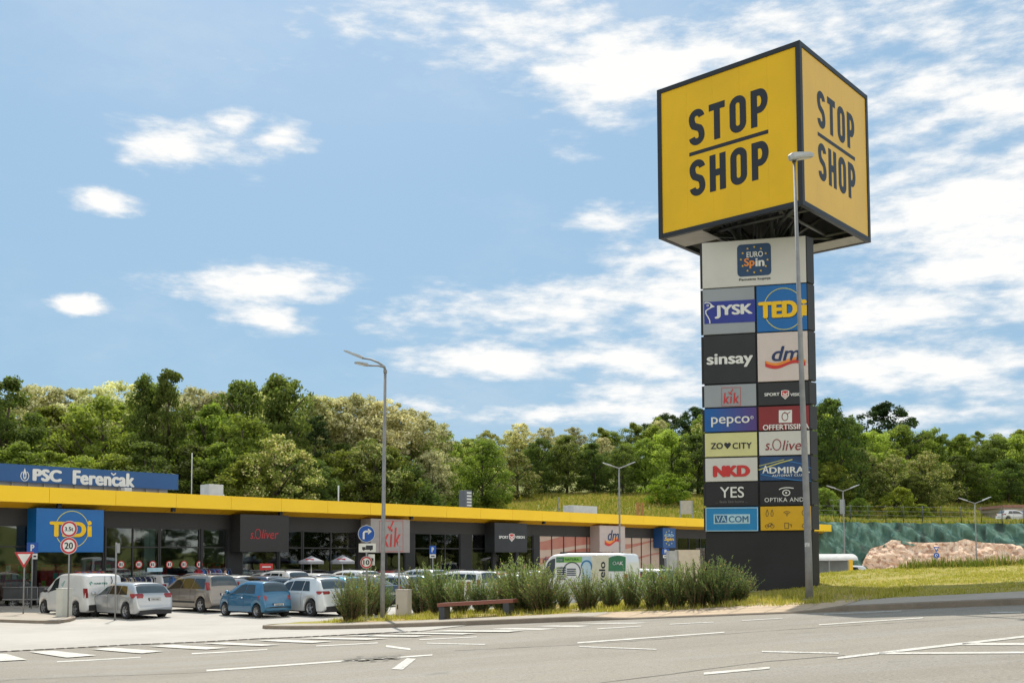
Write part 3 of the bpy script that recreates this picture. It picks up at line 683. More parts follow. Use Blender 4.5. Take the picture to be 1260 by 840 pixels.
PF.stroke(mb, parc(965.8, 512.5, 3.6, 4.8, 20, 375, 24), .9, 1, -.014); PF.stroke(mb, [(963, 509), (965.5, 507), (969, 509), (972.5, 506.3)], .8, 1, -.015); logo(p, mb, [WHITE, DRED])
p = panel(5, 'l', CREAM, 'pale yellow panel with black letters and a heart'); mb = MB()
PF.text(mb, 'ZO', 874.5, 544.6, 889.6, 552.2, 0, bold=.03); PF.text(mb, 'CITY', 901.3, 544.2, 925, 551.8, 0, bold=.03, space=1.12)
PF.poly(mb, [(895.2, 552.2), (891.2, 547.6), (891, 545.6), (892.3, 544.3), (894.2, 544.4), (895.2, 545.6), (896.2, 544.4), (898.1, 544.3), (899.4, 545.6), (899.2, 547.6)]); logo(p, mb, [DKINK])
def soliver(F, mb, x0, y0, x1, y1, m=0):
    w_ = x1 - x0; 
    F.text(mb, 's.', x0, lerp(y0, y1, .38), x0 + w_ * .15, y1, m, shear=.2, bold=-.005)
    F.stroke(mb, parc(x0 + w_ * .27, lerp(y0, y1, .5), w_ * .095, (y1 - y0) * .49, -60, 300, 26), (y1-y0)*.075, m, -.012)
    F.text(mb, 'liver', x0 + w_ * .40, y0 + (y1-y0)*.06, x1, y1, m, shear=.22, bold=-.005)
p = panel(5, 'r', WHITEP, 'off-white panel with dark red script'); mb = MB(); soliver(PF, mb, 941.7, 540.2, 994, 553.6); logo(p, mb, [DRED])
p = panel(6, 'l', WHITEP, 'off-white panel with bold red letters'); mb = MB(); PF.text(mb, 'NKD', 877.2, 572.4, 923, 586.2, 0, bold=.085); logo(p, mb, [REDI])
p = panel(6, 'r', mat('midnight_panel', (.012, .03, .09), .35, rgb2=(.02, .09, .26), scale=1.1), 'midnight blue panel with light streaks'); mb = MB()
PF.stroke(mb, [(933.5, 578), (945, 574), (960, 569), (975, 565)], 1.2, 1, -.010); PF.stroke(mb, [(934, 573), (950, 569), (965, 565)], .7, 1, -.0105); PF.stroke(mb, [(936, 583), (955, 587), (975, 590), (998, 591.5)], 1.0, 2, -.010); PF.stroke(mb, [(970, 567), (985, 570), (998, 576)], .9, 2, -.0107)
PF.text(mb, 'A', 938, 572.4, 946, 582, 0, bold=.03); PF.text(mb, 'DMIRAL', 946.6, 574, 996.4, 581.8, 0, bold=.035, space=1.05); PF.text(mb, 'AUTOMAT CLUB', 950, 583.2, 990, 585.8, 0, bold=.02, space=1.1); logo(p, mb, [WHITE, RINGY, mat('streak_blue', (.04, .2, .5), .4)])
p = panel(7, 'l', BLACK, 'black panel with plain white letters'); mb = MB(); PF.text(mb, 'YES', 885.9, 598.6, 915.5, 612, 0, bold=.01); PF.text(mb, '... feels like home ...', 881, 615.2, 920, 618.4, 1, bold=.0); logo(p, mb, [WHITE, mat('dim_grey_ink', (.16, .16, .16), .5)])
p = panel(7, 'r', BLACK, 'black panel with a white eye'); mb = MB(); PF.text(mb, 'OPTIKA ANDA', 940.8, 611.8, 994.5, 617, 0, space=1.1)
PF.stroke(mb, [(958.5, 602), (962, 600.4), (967, 599.5), (972, 599.7), (976.5, 600.4)], 1.1, 0); PF.stroke(mb, parc(967.5, 605.9, 4.4, 3.4, 0, 360, 24)[:-1], 1.1, 0, closed=True); PF.poly(mb, parc(967.3, 605.8, 1.3, 1.2, 0, 360, 10)[:-1]); logo(p, mb, [WHITE])
p = panel(8, 'l', CYAN, 'cyan blue panel with a light framed name'); mb = MB()
PF.stroke(mb, [(868.6, 624.6), (932.0, 624.4), (932.2, 652.4), (868.8, 652.8)], .9, 0, closed=True)
PF.poly(mb, [(878, 632.4), (922.8, 632.2), (922.8, 643.8), (878.2, 644.2)], 0); PF.poly(mb, [(879.6, 633.8), (894.8, 633.7), (894.8, 642.6), (879.7, 642.8)], 1, -.012)
PF.text(mb, 'VA', 880.6, 634.4, 894, 642, 0, dy=-.016, bold=.01); PF.text(mb, 'COM', 896.6, 634.4, 921, 642.2, 1, dy=-.013, bold=.02); logo(p, mb, [LCYAN, mat('slate_blue_ink', (.03, .12, .27), .4)])
p = panel(8, 'r', AMBER, 'amber yellow panel with six dark pictograms'); mb = MB()
for cx in (944, 950): PF.stroke(mb, [(cx, 626.4), (cx - 1.6, 631.5), (cx - .9, 634.6), (cx + .9, 634.6), (cx + 1.6, 631.5), (cx, 626.4)], .5)
for k in (1.6, 3.5, 5.4): PF.stroke(mb, parc(968.3, 634, k, k, -140, -40, 8), .6)
PF.poly(mb, parc(968.3, 634, .7, .7, 0, 360, 8)[:-1])
PF.stroke(mb, parc(989.5, 630.5, 2.6, 3.2, 90, 270, 10), .6)
for cx in (944, 950.4): PF.stroke(mb, parc(cx, 647, 2.2, 2.2, 0, 360, 12)[:-1], .5, closed=True)
PF.stroke(mb, [(944, 647), (946.5, 643.4), (950, 643.6), (950.4, 647)], .5, dy=-.012); PF.stroke(mb, [(944, 647), (947.5, 647), (949.6, 643.8)], .5, dy=-.014)
PF.stroke(mb, [(965.6, 649.6), (965.6, 643), (970.4, 643), (970.4, 649.6)], .6, closed=True); PF.stroke(mb, [(971.2, 645), (973.8, 645), (973.8, 648)], .7, dy=-.012); PF.stroke(mb, parc(989.5, 646.5, 2.4, 2.4, 80, 280, 10), .6)
logo(p, mb, [DKINK])
# the cube: its frame is the pylon's child, in world orientation of the shops
cx0, cy0 = 8.5856, 30.0
CM = py.matrix_world if False else (Matrix.Translation(py.location) @ Matrix.Rotation(rt, 4, 'Z'))
CL_ = CM.inverted() @ (Matrix.Translation((cx0, cy0, pz)) @ Matrix.Rotation(DIR, 4, 'Z'))
def cube_part(name, mb, mats, **k): return mb.xf(CL_).build(name, mats, py, **k)
fr = .15; a, b = zcb, zct
FRAME = mat('graphite_frame', (.014, .017, .024), .5, var=.1)
mb = MB()
for x in (0, CS - fr):
    for y in (0, CS - fr): mb.box(x, x + fr, y, y + fr, a, b)
for z in (a, b - fr):
    for y in (0, CS - fr): mb.box(fr, CS - fr, y + .002, y + fr - .002, z, z + fr)
    for x in (0, CS - fr): mb.box(x + .002, x + fr - .002, fr, CS - fr, z + .001, z + fr - .001)
cube_part('cube_frame', mb, FRAME, bevel=.008)
mb = MB(); mb.box(.08, CS - .08, .08, CS - .08, b - .1, b - .04); cube_part('cube_roof', mb, FRAME)
def facemat(k):  # standard front (y=0 facing -y) carried to side k of the cube
    return Matrix.Translation((CS / 2, CS / 2, 0)) @ Matrix.Rotation(-k * math.pi / 2, 4, 'Z') @ Matrix.Translation((-CS / 2, -CS / 2, 0))
for k in range(4):
    Fm = facemat(k); mb = MB(); nst = 5
    for q in range(nst): mb.box(lerp(fr, CS - fr, q / nst) + (.0012 if q else 0), lerp(fr, CS - fr, (q + 1) / nst) - (.0012 if q < nst - 1 else 0), .035, .06, a + fr, b - fr)
    o = cube_part('cube_panel', mb.xf(Fm), YEL_GLARE if k == 0 else YEL); o['label'] = 'yellow cube face reading STOP SHOP'
    mb = MB(); mb.box(fr, CS - fr, .09, .12, a + fr, b - fr); lin = cube_part('panel_lining', mb.xf(Fm), mat('pale_lining', (.22, .22, .22), .7))
    H = b - a; wm = MB(); x0, x1 = CS * .235, CS * .785; th = CS * .043
    word(wm, 'STOP', x0, a + H * .552, x1 - x0, H * .235, th, .030); word(wm, 'SHOP', x0, a + H * .222, x1 - x0, H * .235, th, .030)
    wm.ribbon([(x0, a + H * .503), (x1, a + H * .503)], CS * .024, .030)
    w_ = wm.xf(Fm).xf(CL_).build('lettering', FRAME, None); w_.parent = o
# struts carrying the cube, seen from below
mb = MB(); cc = Vector((CS / 2, CS / 2, 0)); rng = random.Random(5)
for (x, y) in ((.2, .2), (CS - .2, .2), (CS - .2, CS - .2), (.2, CS - .2)):
    mb.tube([(x, y, a + .12), (cc.x + (x - cc.x) * .25, cc.y + (y - cc.y) * .25, a + .12)], .05, 6)
    mb.tube([(x, y, a + 1.6), (cc.x + (x - cc.x) * .22, cc.y + (y - cc.y) * .22, a + .05)], .05, 6)
for x in (1.1, CS - 1.1):
    mb.tube([(x, .15, a + .2), (x, CS - .15, a + .2)], .06, 6); mb.tube([(.15, x, a + .24), (CS - .15, x, a + .24)], .06, 6)
for i in range(26):
    q = rng.random() * 6.28; r0 = rng.uniform(.4, .9); r1 = rng.uniform(1.2, 2.2)
    mb.tube([(cc.x + r0 * math.cos(q), cc.y + r0 * math.sin(q), a - .25), (cc.x + r1 * math.cos(q + .5), cc.y + r1 * math.sin(q + .5), a + rng.uniform(.6, 2.4))], rng.uniform(.03, .06), 6)
for x in (cc.x - .7, cc.x + .7):
    for y in (cc.y - .6, cc.y + .6): mb.tube([(x, y, a - .5), (x, y, b - .3)], .09, 8)
cube_part('truss', mb, STEELD)
mb = MB(); mb.box(fr, 1.35, CS - 1.5, CS - fr, a + .02, a + .035); mb.box(CS - 1.0, CS - fr, fr, CS - fr, a + .02, a + .035); cube_part('underside_panel', mb, mat('pale_underside', (.33, .31, .29), .5))

# ------------------------------------------------------------------ the shops
fz = -.60
bd = empty('retail_building', (P0.x, P0.y, fz), DIR, 'long low black retail park building with a bright yellow roof edge and glass shopfronts', 'building')
WY = 1.25
F0, FW = Face(bd, 0), Face(bd, WY)
ZT = 5.25 - fz; xL = -22.0; xR = F0.p(1023, 646)[0]
zf1 = F0.p(0, 616.3)[1]; zs = FW.p(0, 623.9)[1]; zg = FW.p(0, 645)[1]; DEP = 15.5
FASC = mat('yellow_sheet_fascia', (1.0, .625, .008), .38, var=.03, scale=.4)
mb = MB(); n = int((xR - xL) / 3.4); st = (xR - xL) / n
for i in range(n): mb.box(xL + i * st, xL + (i + 1) * st - .018, 0, .12, zf1, ZT)
mb.build('fascia', FASC, bd)
mb = MB(); mb.box(xL, xR, .02, .5, ZT - .28, ZT - .02); mb.box(xL, xR, .1, .6, zf1 + .02, zf1 + .12); mb.build('fascia_backing', mat('ochre_edge', (.45, .27, .01), .6), bd)
mb = MB()
for i in range(n):
    x0, x1 = xL + i * st, xL + (i + 1) * st - .018
    mb.add([(x0, .13, zf1 + .03), (x1, .13, zf1 + .03), (x1, .42, zf1 + .03), (x0, .42, zf1 + .03), (x0, WY, zs), (x1, WY, zs)], [(0, 3, 2, 1), (3, 4, 5, 2)])
mb.build('soffit', mat('yellow_soffit', (.95, .48, .008), .32, var=.03, scale=.5), bd)
mb = MB(); mb.box(xL, xR, .5, DEP, ZT - .34, ZT - .1); mb.build('roof', mat('grey_membrane', (.32, .31, .29), .8), bd)
mb = MB(); mb.box(xL, xR, WY, WY + .25, zg, zs + .25)
for i in range(int((xR - xL) / 4.2)): mb.box(xL + i * 4.2, xL + i * 4.2 + .02, WY - .004, WY + .01, zg + .02, zs)
mb.build('cladding_band', [mat('anthracite_cladding', (.019, .0175, .0175), .55, var=.15, scale=.6)], bd)
mb = MB(); mb.box(xL, xR, DEP - .2, DEP, -.3, ZT - .34); mb.box(xL, xL + .2, WY, DEP, -.3, ZT - .34); mb.box(xR - .2, xR, WY + .25, DEP, -.3, ZT - .34); mb.build('wall', BLACK, bd)
mb = MB(); mb.box(xL, xR, .4, DEP, -.3, .03); mb.build('floor_slab', mat('slab', (.3, .28, .26), .7), bd)
mb = MB(); mb.box(xL + .2, xR - .2, 9.0, 9.1, .03, ZT - .4); mb.box(xL + .2, xR - .2, WY + .3, 9, zg + .35, zg + .4); mb.build('interior_wall', mat('shop_interior', (.30, .31, .30), .8, var=.5, scale=.35), bd)
# shopfront glass
gm = bpy.data.materials.new('shop_glass'); nt = nodes_of(gm); L = nt.links.new
out = N(nt, 'ShaderNodeOutputMaterial'); gl = N(nt, 'ShaderNodeBsdfGlossy'); gl.inputs['Roughness'].default_value = .02; gl.inputs['Color'].default_value = (.9, .93, .95, 1)
tr = N(nt, 'ShaderNodeBsdfTransparent'); tr.inputs['Color'].default_value = (.60, .66, .65, 1)
lw = N(nt, 'ShaderNodeFresnel'); lw.inputs['IOR'].default_value = 1.75
bpn = N(nt, 'ShaderNodeBump'); bpn.inputs['Strength'].default_value = .06; bpn.inputs['Distance'].default_value = .1; nz = N(nt, 'ShaderNodeTexNoise'); nz.inputs['Scale'].default_value = .5; tcn = N(nt, 'ShaderNodeTexCoord'); L(tcn.outputs['Object'], nz.inputs[0]); L(nz.outputs[0], bpn.inputs['Height']); L(bpn.outputs[0], gl.inputs['Normal'])
ms = N(nt, 'ShaderNodeMixShader'); L(lw.outputs[0], ms.inputs[0]); L(tr.outputs[0], ms.inputs[1]); L(gl.outputs[0], ms.inputs[2]); L(ms.outputs[0], out.inputs[0])
FR_ = mat('black_aluminium', (.015, .015, .017), .35, var=.1)
def xof(px, py_=670): return FW.p(px, py_)[0]
bays = [(-140, -62), (-58, 42), (46, 128), (131, 196), (198, 246), (250, 279), (299, 342), (345, 372), (374, 440), (454, 498), (511, 566), (581, 606), (610, 634), (638, 656)]
LITE = mat('pale_column', (.7, .74, .74), .6)
for a_, b_ in bays:
    x0, x1 = xof(a_), xof(b_); 
    mb = MB(); mb.box(x0, x1, WY + .10, WY + .112, .05, zg); wn = mb.build('window', gm, bd)
    k = max(1, round((x1 - x0) / 1.75)); mb = MB()
    for i in range(k + 1):
        xx = lerp(x0, x1, i / k); mb.box(xx - .035, xx + .035, WY + .04, WY + .16, .05, zg)
    mb.box(x0, x1, WY + .055, WY + .15, .03, .12); mb.box(x0, x1, WY + .055, WY + .15, zg - .07, zg - .001); mb.box(x0 + .035, x1 - .035, WY + .06, WY + .155, 2.9, 2.97)
    mb.build('frame', FR_, wn)
mb = MB(); pe = [(-62, -58), (42, 46), (128, 131), (246, 250), (279, 299), (342, 345), (440, 454), (498, 511), (566, 581), (606, 610), (634, 638), (656, 664), (736, 741), (812, 834)]
for a_, b_ in pe: MB().box(xof(a_) + .04, xof(b_) - .04, WY - .003, WY + .3, .03, zg).build('pier', BLACK, bd)
# poster clad windows of the drugstore
m_post = mat('faded_pink_poster', (.50, .36, .29), .35, rgb2=(.56, .43, .36), scale=.5)
m_wave = mat('poster_wave', (.42, .14, .11), .35, rgb2=(.46, .2, .15), scale=.8)
for a_, b_, ph in ((664, 736, 0), (741, 812, 1.4)):
    x0, x1 = xof(a_), xof(b_); mb = MB(); mb.box(x0, x1, WY + .06, WY + .112, .05, zg + .05); wn = mb.build('window', m_post, bd); wn['label'] = 'window covered by a faded pink poster'
    mb = MB(); k = 30
    for band, hh_ in ((3.5, .45), (2.3, .3)):
        for i in range(k):
            xa, xb = lerp(x0, x1, i / k), lerp(x0, x1, (i + 1) / k)
            za = band + .35 * math.sin(xa * .42 + ph) ; zb_ = band + .35 * math.sin(xb * .42 + ph); ha = hh_ * (.5 + .5 * math.sin(xa * .3)) + .08; hb = hh_ * (.5 + .5 * math.sin(xb * .3)) + .08
            mb.quad((xa, WY + .052, za - ha), (xb, WY + .052, zb_ - hb), (xb, WY + .052, zb_ + hb), (xa, WY + .052, za + ha))
    mb.build('poster_wave', m_wave, wn)
    mb = MB(); k = round((x1 - x0) / 1.5)
    for i in range(k + 1): xx = lerp(x0, x1, i / k); mb.box(xx - .03, xx + .03, WY + .0, WY + .048, .05, zg)
    mb.box(x0, x1, WY + .02, WY + .045, zg - .06, zg - .001); mb.build('frame', FR_, wn)
x0, x1 = xof(690), xof(727); mb = MB(); mb.box(x0, x1, WY + .03, WY + .05, .1, 2.7); mb.build('entrance_door', FR_, bd)
FP = Face(bd, WY + .05)
mb = MB(); FP.text(mb, 'dm', 668, 684, 677.5, 692, 0, bold=.01, shear=.25, dy=-.006); mb.build('window_lettering', NAVY, bd)
x0, x1 = xof(834), xR - .1; mb = MB(); mb.box(x0, x1, WY + .10, WY + .112, .05, zg); wn = mb.build('window', gm, bd)
mb = MB(); k = round((x1 - x0) / 2)
for i in range(k + 1): xx = lerp(x0, x1, i / k); mb.box(xx - .04, xx + .04, WY + .04, WY + .16, .05, zg)
mb.build('frame', FR_, wn)
# things seen inside, close behind the glass
for pxs in (184, 191, 411, 386, 543, 549): 
    xx = FW.p(pxs, 680)[0]; mb = MB(); mb.box(xx - .16, xx + .16, WY + .3, WY + .55, .03, zg + .3); mb.build('interior_column', LITE, bd)
ri = random.Random(11); shelfm = [mat('goods_' + n_, [min(.85, q * 3) for q in c], .6, var=.3, scale=6) for n_, c in (('red', (.4, .04, .04)), ('teal', (.04, .25, .24)), ('pale', (.5, .5, .46)), ('dark', (.05, .05, .07)), ('green', (.12, .25, .05)), ('ochre', (.45, .27, .06)))]
for i in range(60):
    xx = ri.uniform(-6, xof(655)); hh_ = ri.uniform(.9, 2.3); ww = ri.uniform(.6, 2.2); yy = ri.uniform(WY + .3, WY + 2.2); mb = MB(); mb.box(xx, xx + ww, yy, yy + .5, .03, hh_)
    for j in range(int(ww / .3)):
        for q in range(int(hh_ / .4)): mb.box(xx + j * .3 + .03, xx + j * .3 + .26, yy - .03, yy, .1 + q * .4, .1 + q * .4 + .3, ri.randrange(6))
    mb.build('shop_shelf', shelfm, bd)
# round stickers on the glass
FG = Face(bd, WY + .02)
for pxs in (149, 171, 188, 208.5, 226.5, 245.5):
    x, z = FG.p(pxs, 694); mb = MB(); mb.disc((x, z), .21, FG.Y + .006, 0); mb.disc((x, z), .15, FG.Y + .003, 1); mb.box(x - .1, x - .02, FG.Y - .002, FG.Y + .002, z - .08, z + .08, 2); mb.box(x + .03, x + .08, FG.Y - .002, FG.Y + .002, z - .08, z + .08, 2)
    mb.build('window_sticker', [REDI, WHITE, DKINK], bd)
x, z, wd, hh = FG.box(181, 698, 200, 703); mb = MB(); mb.box(x - wd/2, x + wd/2, FG.Y - .01, FG.Y + .01, z - hh/2, z + hh/2); mb.build('window_banner', LCYAN, bd)
# roof-mounted bits
def tophit(px, py_, yl): return Face(bd, yl).p(px, py_)
# shop signs (each a box hung on the front)
def shopsign(P, mt, label, name='shop_sign', ytop=.25, split=True):
    "P: px left, top, right, bottom"
    F = Face(bd, ytop); xl, zt_ = F.p(P[0], P[1]); xr, zt2 = F.p(P[2], P[1]); zb = F.p(P[0], P[3])[1]; zt_ = min(zt_, zs + .12)
    base_ = F.F @ Vector((xl, ytop, zb)); o = empty(name, base_, DIR, label, 'shop sign')
    wd, hh = xr - xl, zt_ - zb
    mb = MB(); mb.box(0, wd, 0, WY - ytop, 0, hh); mb.build('sign_box', mt, o, bevel=.01)
    return o, Face(o, 0.0)
o, F = shopsign((45, 624.5, 128, 679), BLUEP, 'bright blue shop sign with yellow letters in a thin ring on the black shopfront'); mb = MB()
tedi(F, mb, 88.4, 650.8, 20.6, 22.4, 60.7, 641.6, 105.9, 660.2, 107.4, 640.6, 112.6, 660, .9); mb.build('lettering', [YINK, RINGY, NAVY], o)
o, F = shopsign((295.8, 632, 355.6, 678.5), mat('dark_taupe_sheet', (.024, .022, .022), .55, var=.06), 'dark grey shop sign with dim red script, left of the parasols'); mb = MB(); soliver(F, mb, 308, 650.4, 342.5, 662.6); mb.build('lettering', [mat('dim_red_ink', (.42, .012, .02), .4)], o)
o, F = shopsign((456.3, 637.5, 504.3, 679.5), mat('warm_grey_sheet', (.33, .30, .29), .45, var=.05), 'grey shop sign with red letters in a red square behind the tall lamp'); mb = MB()
kiklogo(F, mb, 467, 640.5, 495.8, 678.4, 470, 648.5, 492.8, 672.5, .6); mb.build('lettering', [REDI], o)
o, F = shopsign((608.6, 642.5, 648.5, 679), CHAR, 'charcoal shop sign with small white letters and red shield'); mb = MB()
sport(F, mb, 658.8, 662.2, (613.8, 625.4, 633.8, 645.4), (626.2, 655.8, 633, 666)); mb.build('lettering', [WHITE, REDI], o)
o, F = shopsign((737.7, 646, 769, 678.8), mat('pale_rose_sheet', (.50, .42, .40), .45, var=.04), 'pale square shop sign with dark italic letters over an orange ribbon'); mb = MB()
dmlogo(F, mb, 747.6, 651.7, 761.6, 664.6, 744, 663, 764, 675); mb.build('lettering', [NAVY, REDI, ORANGE], o)
o, F = shopsign((815.5, 649, 831, 673.6), mat('royal_blue_sheet', (.015, .08, .26), .4, var=.05), 'narrow blue starred shop sign close to the pylon'); mb = MB()
F.text(mb, 'EURO', 818.6, 656.4, 828, 659.8, 0, bold=.02); F.text(mb, 'Spin', 818, 660.6, 829, 666, 1, bold=.03)
for k in range(10): F.poly(mb, star(823.2 + 5.6 * math.sin(k * math.pi / 5), 661.3 - 8.6 * math.cos(k * math.pi / 5), .9, 1.2), 2)
mb.build('lettering', [LCYAN, YINK, RINGY], o)
# big blue board standing on the roof
FB = Face(bd, 3.2); xl = FB.p(-60, 590)[0]; xr, zt_ = FB.p(219.5, 583.4); zb = FB.p(219.5, 602.3)[1]; zdeck = ZT - .1
o = empty('roof_sign', FB.F @ Vector((xl, 3.2, zdeck)), DIR, 'long blue roof board with white company name above the yellow roof edge', 'sign')
F = Face(o, 0); mb = MB(); zz = zdeck
mb.box(0, xr - xl, 0, .16, zb - zz, zt_ - zz); mb.build('board', mat('cobalt_board', (.012, .085, .26), .45, var=.06, scale=.5), o)
mb = MB()
for i in range(14): x = .5 + i * (xr - xl - 1.6) / 13; mb.box(x, x + .08, .17, .25, 0, zb - zz + .3)
mb.box(0, (xr - xl) * .96, .3, .5, 0, zb - zz + .1); mb.build('support', mat('pale_upstand', (.30, .29, .28), .6), o)
mb = MB(); F.text(mb, 'PSC', 39.9, 577.2, 75.9, 592.2, 0, bold=.07, space=1.02); F.text(mb, 'Ferencak', 89.2, 580.2, 165.6, 597.4, 0, bold=.06, space=1.05); F.stroke(mb, [(136.6, 581.6), (139.6, 584.2), (142.6, 581.9)], 1.5, 0, -.014)
for (a0, a1) in ((41.2, 46), (90, 95)): pass
F.stroke(mb, parc(30.4, 585.2, 4.9, 6.0, -60, 240, 20), .9, 0); F.poly(mb, [(30.4, 575.5), (32.6, 582), (32.2, 587.5), (30.4, 589.5), (28.6, 587.5), (28.2, 582)], 0); F.poly(mb, [(30.4, 581), (31.4, 585), (30.4, 588), (29.4, 585)], 1, -.016)
mb.build('lettering', [WHITE, mat('cobalt_ink', (.012, .085, .26), .45)], o)
for a_, b_, c_, d_, lab in ((153.5, 600, 162.5, 606, 'small pale vent box on the roof beside the blue board'), (257.5, 595.7, 275, 610.5, 'white roof unit with a bent duct between two thin masts'), (706, 622, 735, 631, 'low pale roof skylight box behind the yellow edge'), (573, 603, 581, 623, 'slim grey vent tower with dark slots on the roof')):
    F = Face(bd, 4.5 if a_ > 200 else 2.0); x, z, wd, hh = F.box(a_, b_, c_, d_); o = empty('roof_unit', F.F @ Vector((x, F.Y, zdeck)), DIR, lab, 'roof unit')
    t_ = z + hh/2 - zdeck; mb = MB(); mb.box(-wd/2, wd/2, 0, min(wd, 1.2), 0, t_); 
    mb.build('casing', mat('slate_casing', (.12, .13, .15), .5) if a_ == 573 else mat('white_casing', (.55, .55, .53), .5), o, bevel=.02)
    if a_ == 573:
        mb = MB(); 
        for k in range(5): mb.box(-wd*.32, wd*.36, -.02, .0, t_ * (.30 + .14 * k), t_ * (.36 + .14 * k))
        mb.build('louvre', WHITE, o)
    if a_ == 257.5: mb = MB(); mb.tube([(wd/2, .4, t_*.4), (wd/2 + .18, .4, t_*.45), (wd/2 + .3, .4, t_*.3), (wd/2 + .3, .4, 0)], .1, 10); mb.build('duct', WHITE, o)
for px_, yt, yb, r_, lab in ((236.3, 557, 603, .03, 'tall thin mast left of the white roof unit'), (416.5, 597, 616, .05, 'short white pipe mast standing on the roof')):
    F = Face(bd, 4.5); x, z = F.p(px_, yt); mb = MB(); mb.tube([(0, 0, 0), (0, 0, z - zdeck)], r_, 8); mb.lathe([(.12, 0), (.12, .04), (.04, .08)], 12)
    o = tag(mb.build('roof_mast', mat('mast_paint', (.6, .6, .58), .5)), lab, 'mast'); o.location = F.F @ Vector((x, F.Y, zdeck))
# small dark lamps under the soffit
for pxs in (72.5, 213, 506, 669, 345):
    F = Face(bd, .5); x, _ = F.p(pxs, 620 if pxs < 100 else 632); mb = MB(); mb.box(x - .1, x + .1, .4, .6, zf1 - .2, zf1 + .04); mb.build('soffit_camera', DKINK, bd)
# ------------------------------------------------------------------ vehicles
CGLASS = mat('tinted_glass', (.016, .024, .028), .06, var=.1, spec=.6)
CGLASS2 = mat('pale_screen_glass', (.05, .062, .065), .05, var=.25, scale=1.2, spec=1.0)
TYRE = mat('rubber', (.018, .018, .018), .8, var=.2)
ALLOY = mat('alloy', (.42, .42, .43), .3, metal=.6, var=.1)
PLAS = mat('black_plastic', (.022, .022, .024), .6, var=.2)
TAIL = mat('tail_lamp_red', (.26, .008, .012), .25, var=.2, coat=.5)
TAILC = mat('tail_lamp_clear', (.5, .42, .4), .15)
PLATE = mat('number_plate', (.62, .62, .60), .4, var=.03)
def paint(n, c, metal=.3): return mat('paint_' + n, c, .32, metal=metal, var=.03, scale=1.5, coat=1.0)
class Shape:
    def __init__(s, L, W, zt, belt, wheels, wr, tumble=.42, zb=.20, cab=None):
        s.L, s.W, s.ZT, s.BT, s.wheels, s.wr, s.tum, s.zb0 = L, W, zt, belt, wheels, wr, tumble, zb
    def zt(s, x):
        q = 0
        for d in (-.05, -.025, 0, .025, .05): q += table(s.ZT, min(max(x + d, 0), s.L))
        return q / 5
    def hw(s, x):
        h = s.W / 2; e = .42
        a = min(x, e) / e; b = min(s.L - x, .75) / .75
        return h * (1 - .17 * (1 - a) ** 2.4) * (1 - .27 * (1 - b) ** 2.2)
    def belt(s, x): return min(table(s.BT, x), s.zt(x) - .03)
    def zb(s, x):
        z = s.zb0 + (.10 * (1 - min(1, x / .25)) ** 2) + .05 * (1 - min(1, (s.L - x) / .3)) ** 2
        for wx in s.wheels:
            r = s.wr * 1.17; d = abs(x - wx)
            if d < r: z = max(z, s.wr * .98 + math.sqrt(r * r - d * d))
        return min(z, s.belt(x) - .1)
    def side(s, x):
        "belt point and roof edge point (y, z)"
        w = s.hw(x); b = s.belt(x); t = s.zt(x); hg = t - b
        ze = t - min(.10, hg * .35) ; yr = w * .955 - (ze - b) * s.tum
        return (w * .955, b), (yr, ze)
    def ring(s, x):
        w = s.hw(x); zb = s.zb(x); (yb, b), (yr, ze) = s.side(x); t = s.zt(x); h = b - zb
        rr_ = min(.2, yr * .5)
        return [(0, zb), (w * .80, zb), (w * .94, zb + min(.03, h * .1)), (w * .975, zb + h * .22), (w, zb + h * .52), (w * .995, zb + h * .72), (w * .985, zb + h * .80), (w * .972, zb + h * .93), (yb, b),
                (lerp(yb, yr, .5), lerp(b, ze, .5)), (yr, ze), (yr - rr_ * .3, lerp(ze, t, .62)), (yr - rr_, lerp(ze, t, .86)), (yr * .35, lerp(ze, t, .99)), (0, t)]
    def body(s, mb, m=0):
        xs = set([0, .02, .05, .08, .11, .14, .18, .22, .27, .33, .4, s.L, s.L - .02, s.L - .05, s.L - .1, s.L - .16, s.L - .24])
        x = .5
        while x < s.L - .25: xs.add(round(x, 3)); x += .09
        for wx in s.wheels:
            r = s.wr * 1.17
            for k in range(13): xs.add(round(wx + r * math.cos(math.pi * k / 12), 3))
            xs.add(round(wx + r + .008, 3)); xs.add(round(wx - r - .008, 3))
        xs = sorted(q for q in xs if 0 <= q <= s.L); n = 15; vs = []
        for x in xs:
            r = s.ring(x); vs += [(x, -y, z) for y, z in r] + [(x, y, z) for y, z in reversed(r[1:-1])]
        k = 2 * n - 2; fs = []
        for i in range(len(xs) - 1):
            for j in range(k): a, b = i * k + j, i * k + (j + 1) % k; fs.append((a, a + k, b + k, b))
        fs.append(tuple(range(k))); fs.append(tuple((len(xs) - 1) * k + j for j in range(k))[::-1])
        mb.add(vs, fs, m, True)
    def pt(s, x, t, sd, off=.007):
        (yb, b), (yr, ze) = s.side(x); y, z = lerp(yb, yr, t), lerp(b, ze, t)
        nn = Vector((ze - b, yb - yr)).normalized(); return (x, sd * (y + nn.x * off), z + nn.y * off)
    def sidewin(s, mb, xb0, xb1, xt0, xt1, t0=.10, t1=.90, m=0, off=.007, n=8, k=4, sides=(-1, 1)):
        for sd in sides:
            vs = [s.pt(lerp(lerp(xb0, xb1, i / n), lerp(xt0, xt1, i / n), j / k), lerp(t0, t1, j / k), sd, off) for i in range(n + 1) for j in range(k + 1)]
            fs = [(i*(k+1)+j, (i+1)*(k+1)+j, (i+1)*(k+1)+j+1, i*(k+1)+j+1) for i in range(n) for j in range(k)]
            if sd > 0: fs = [f[::-1] for f in fs]
            mb.add(vs, fs, m, True)
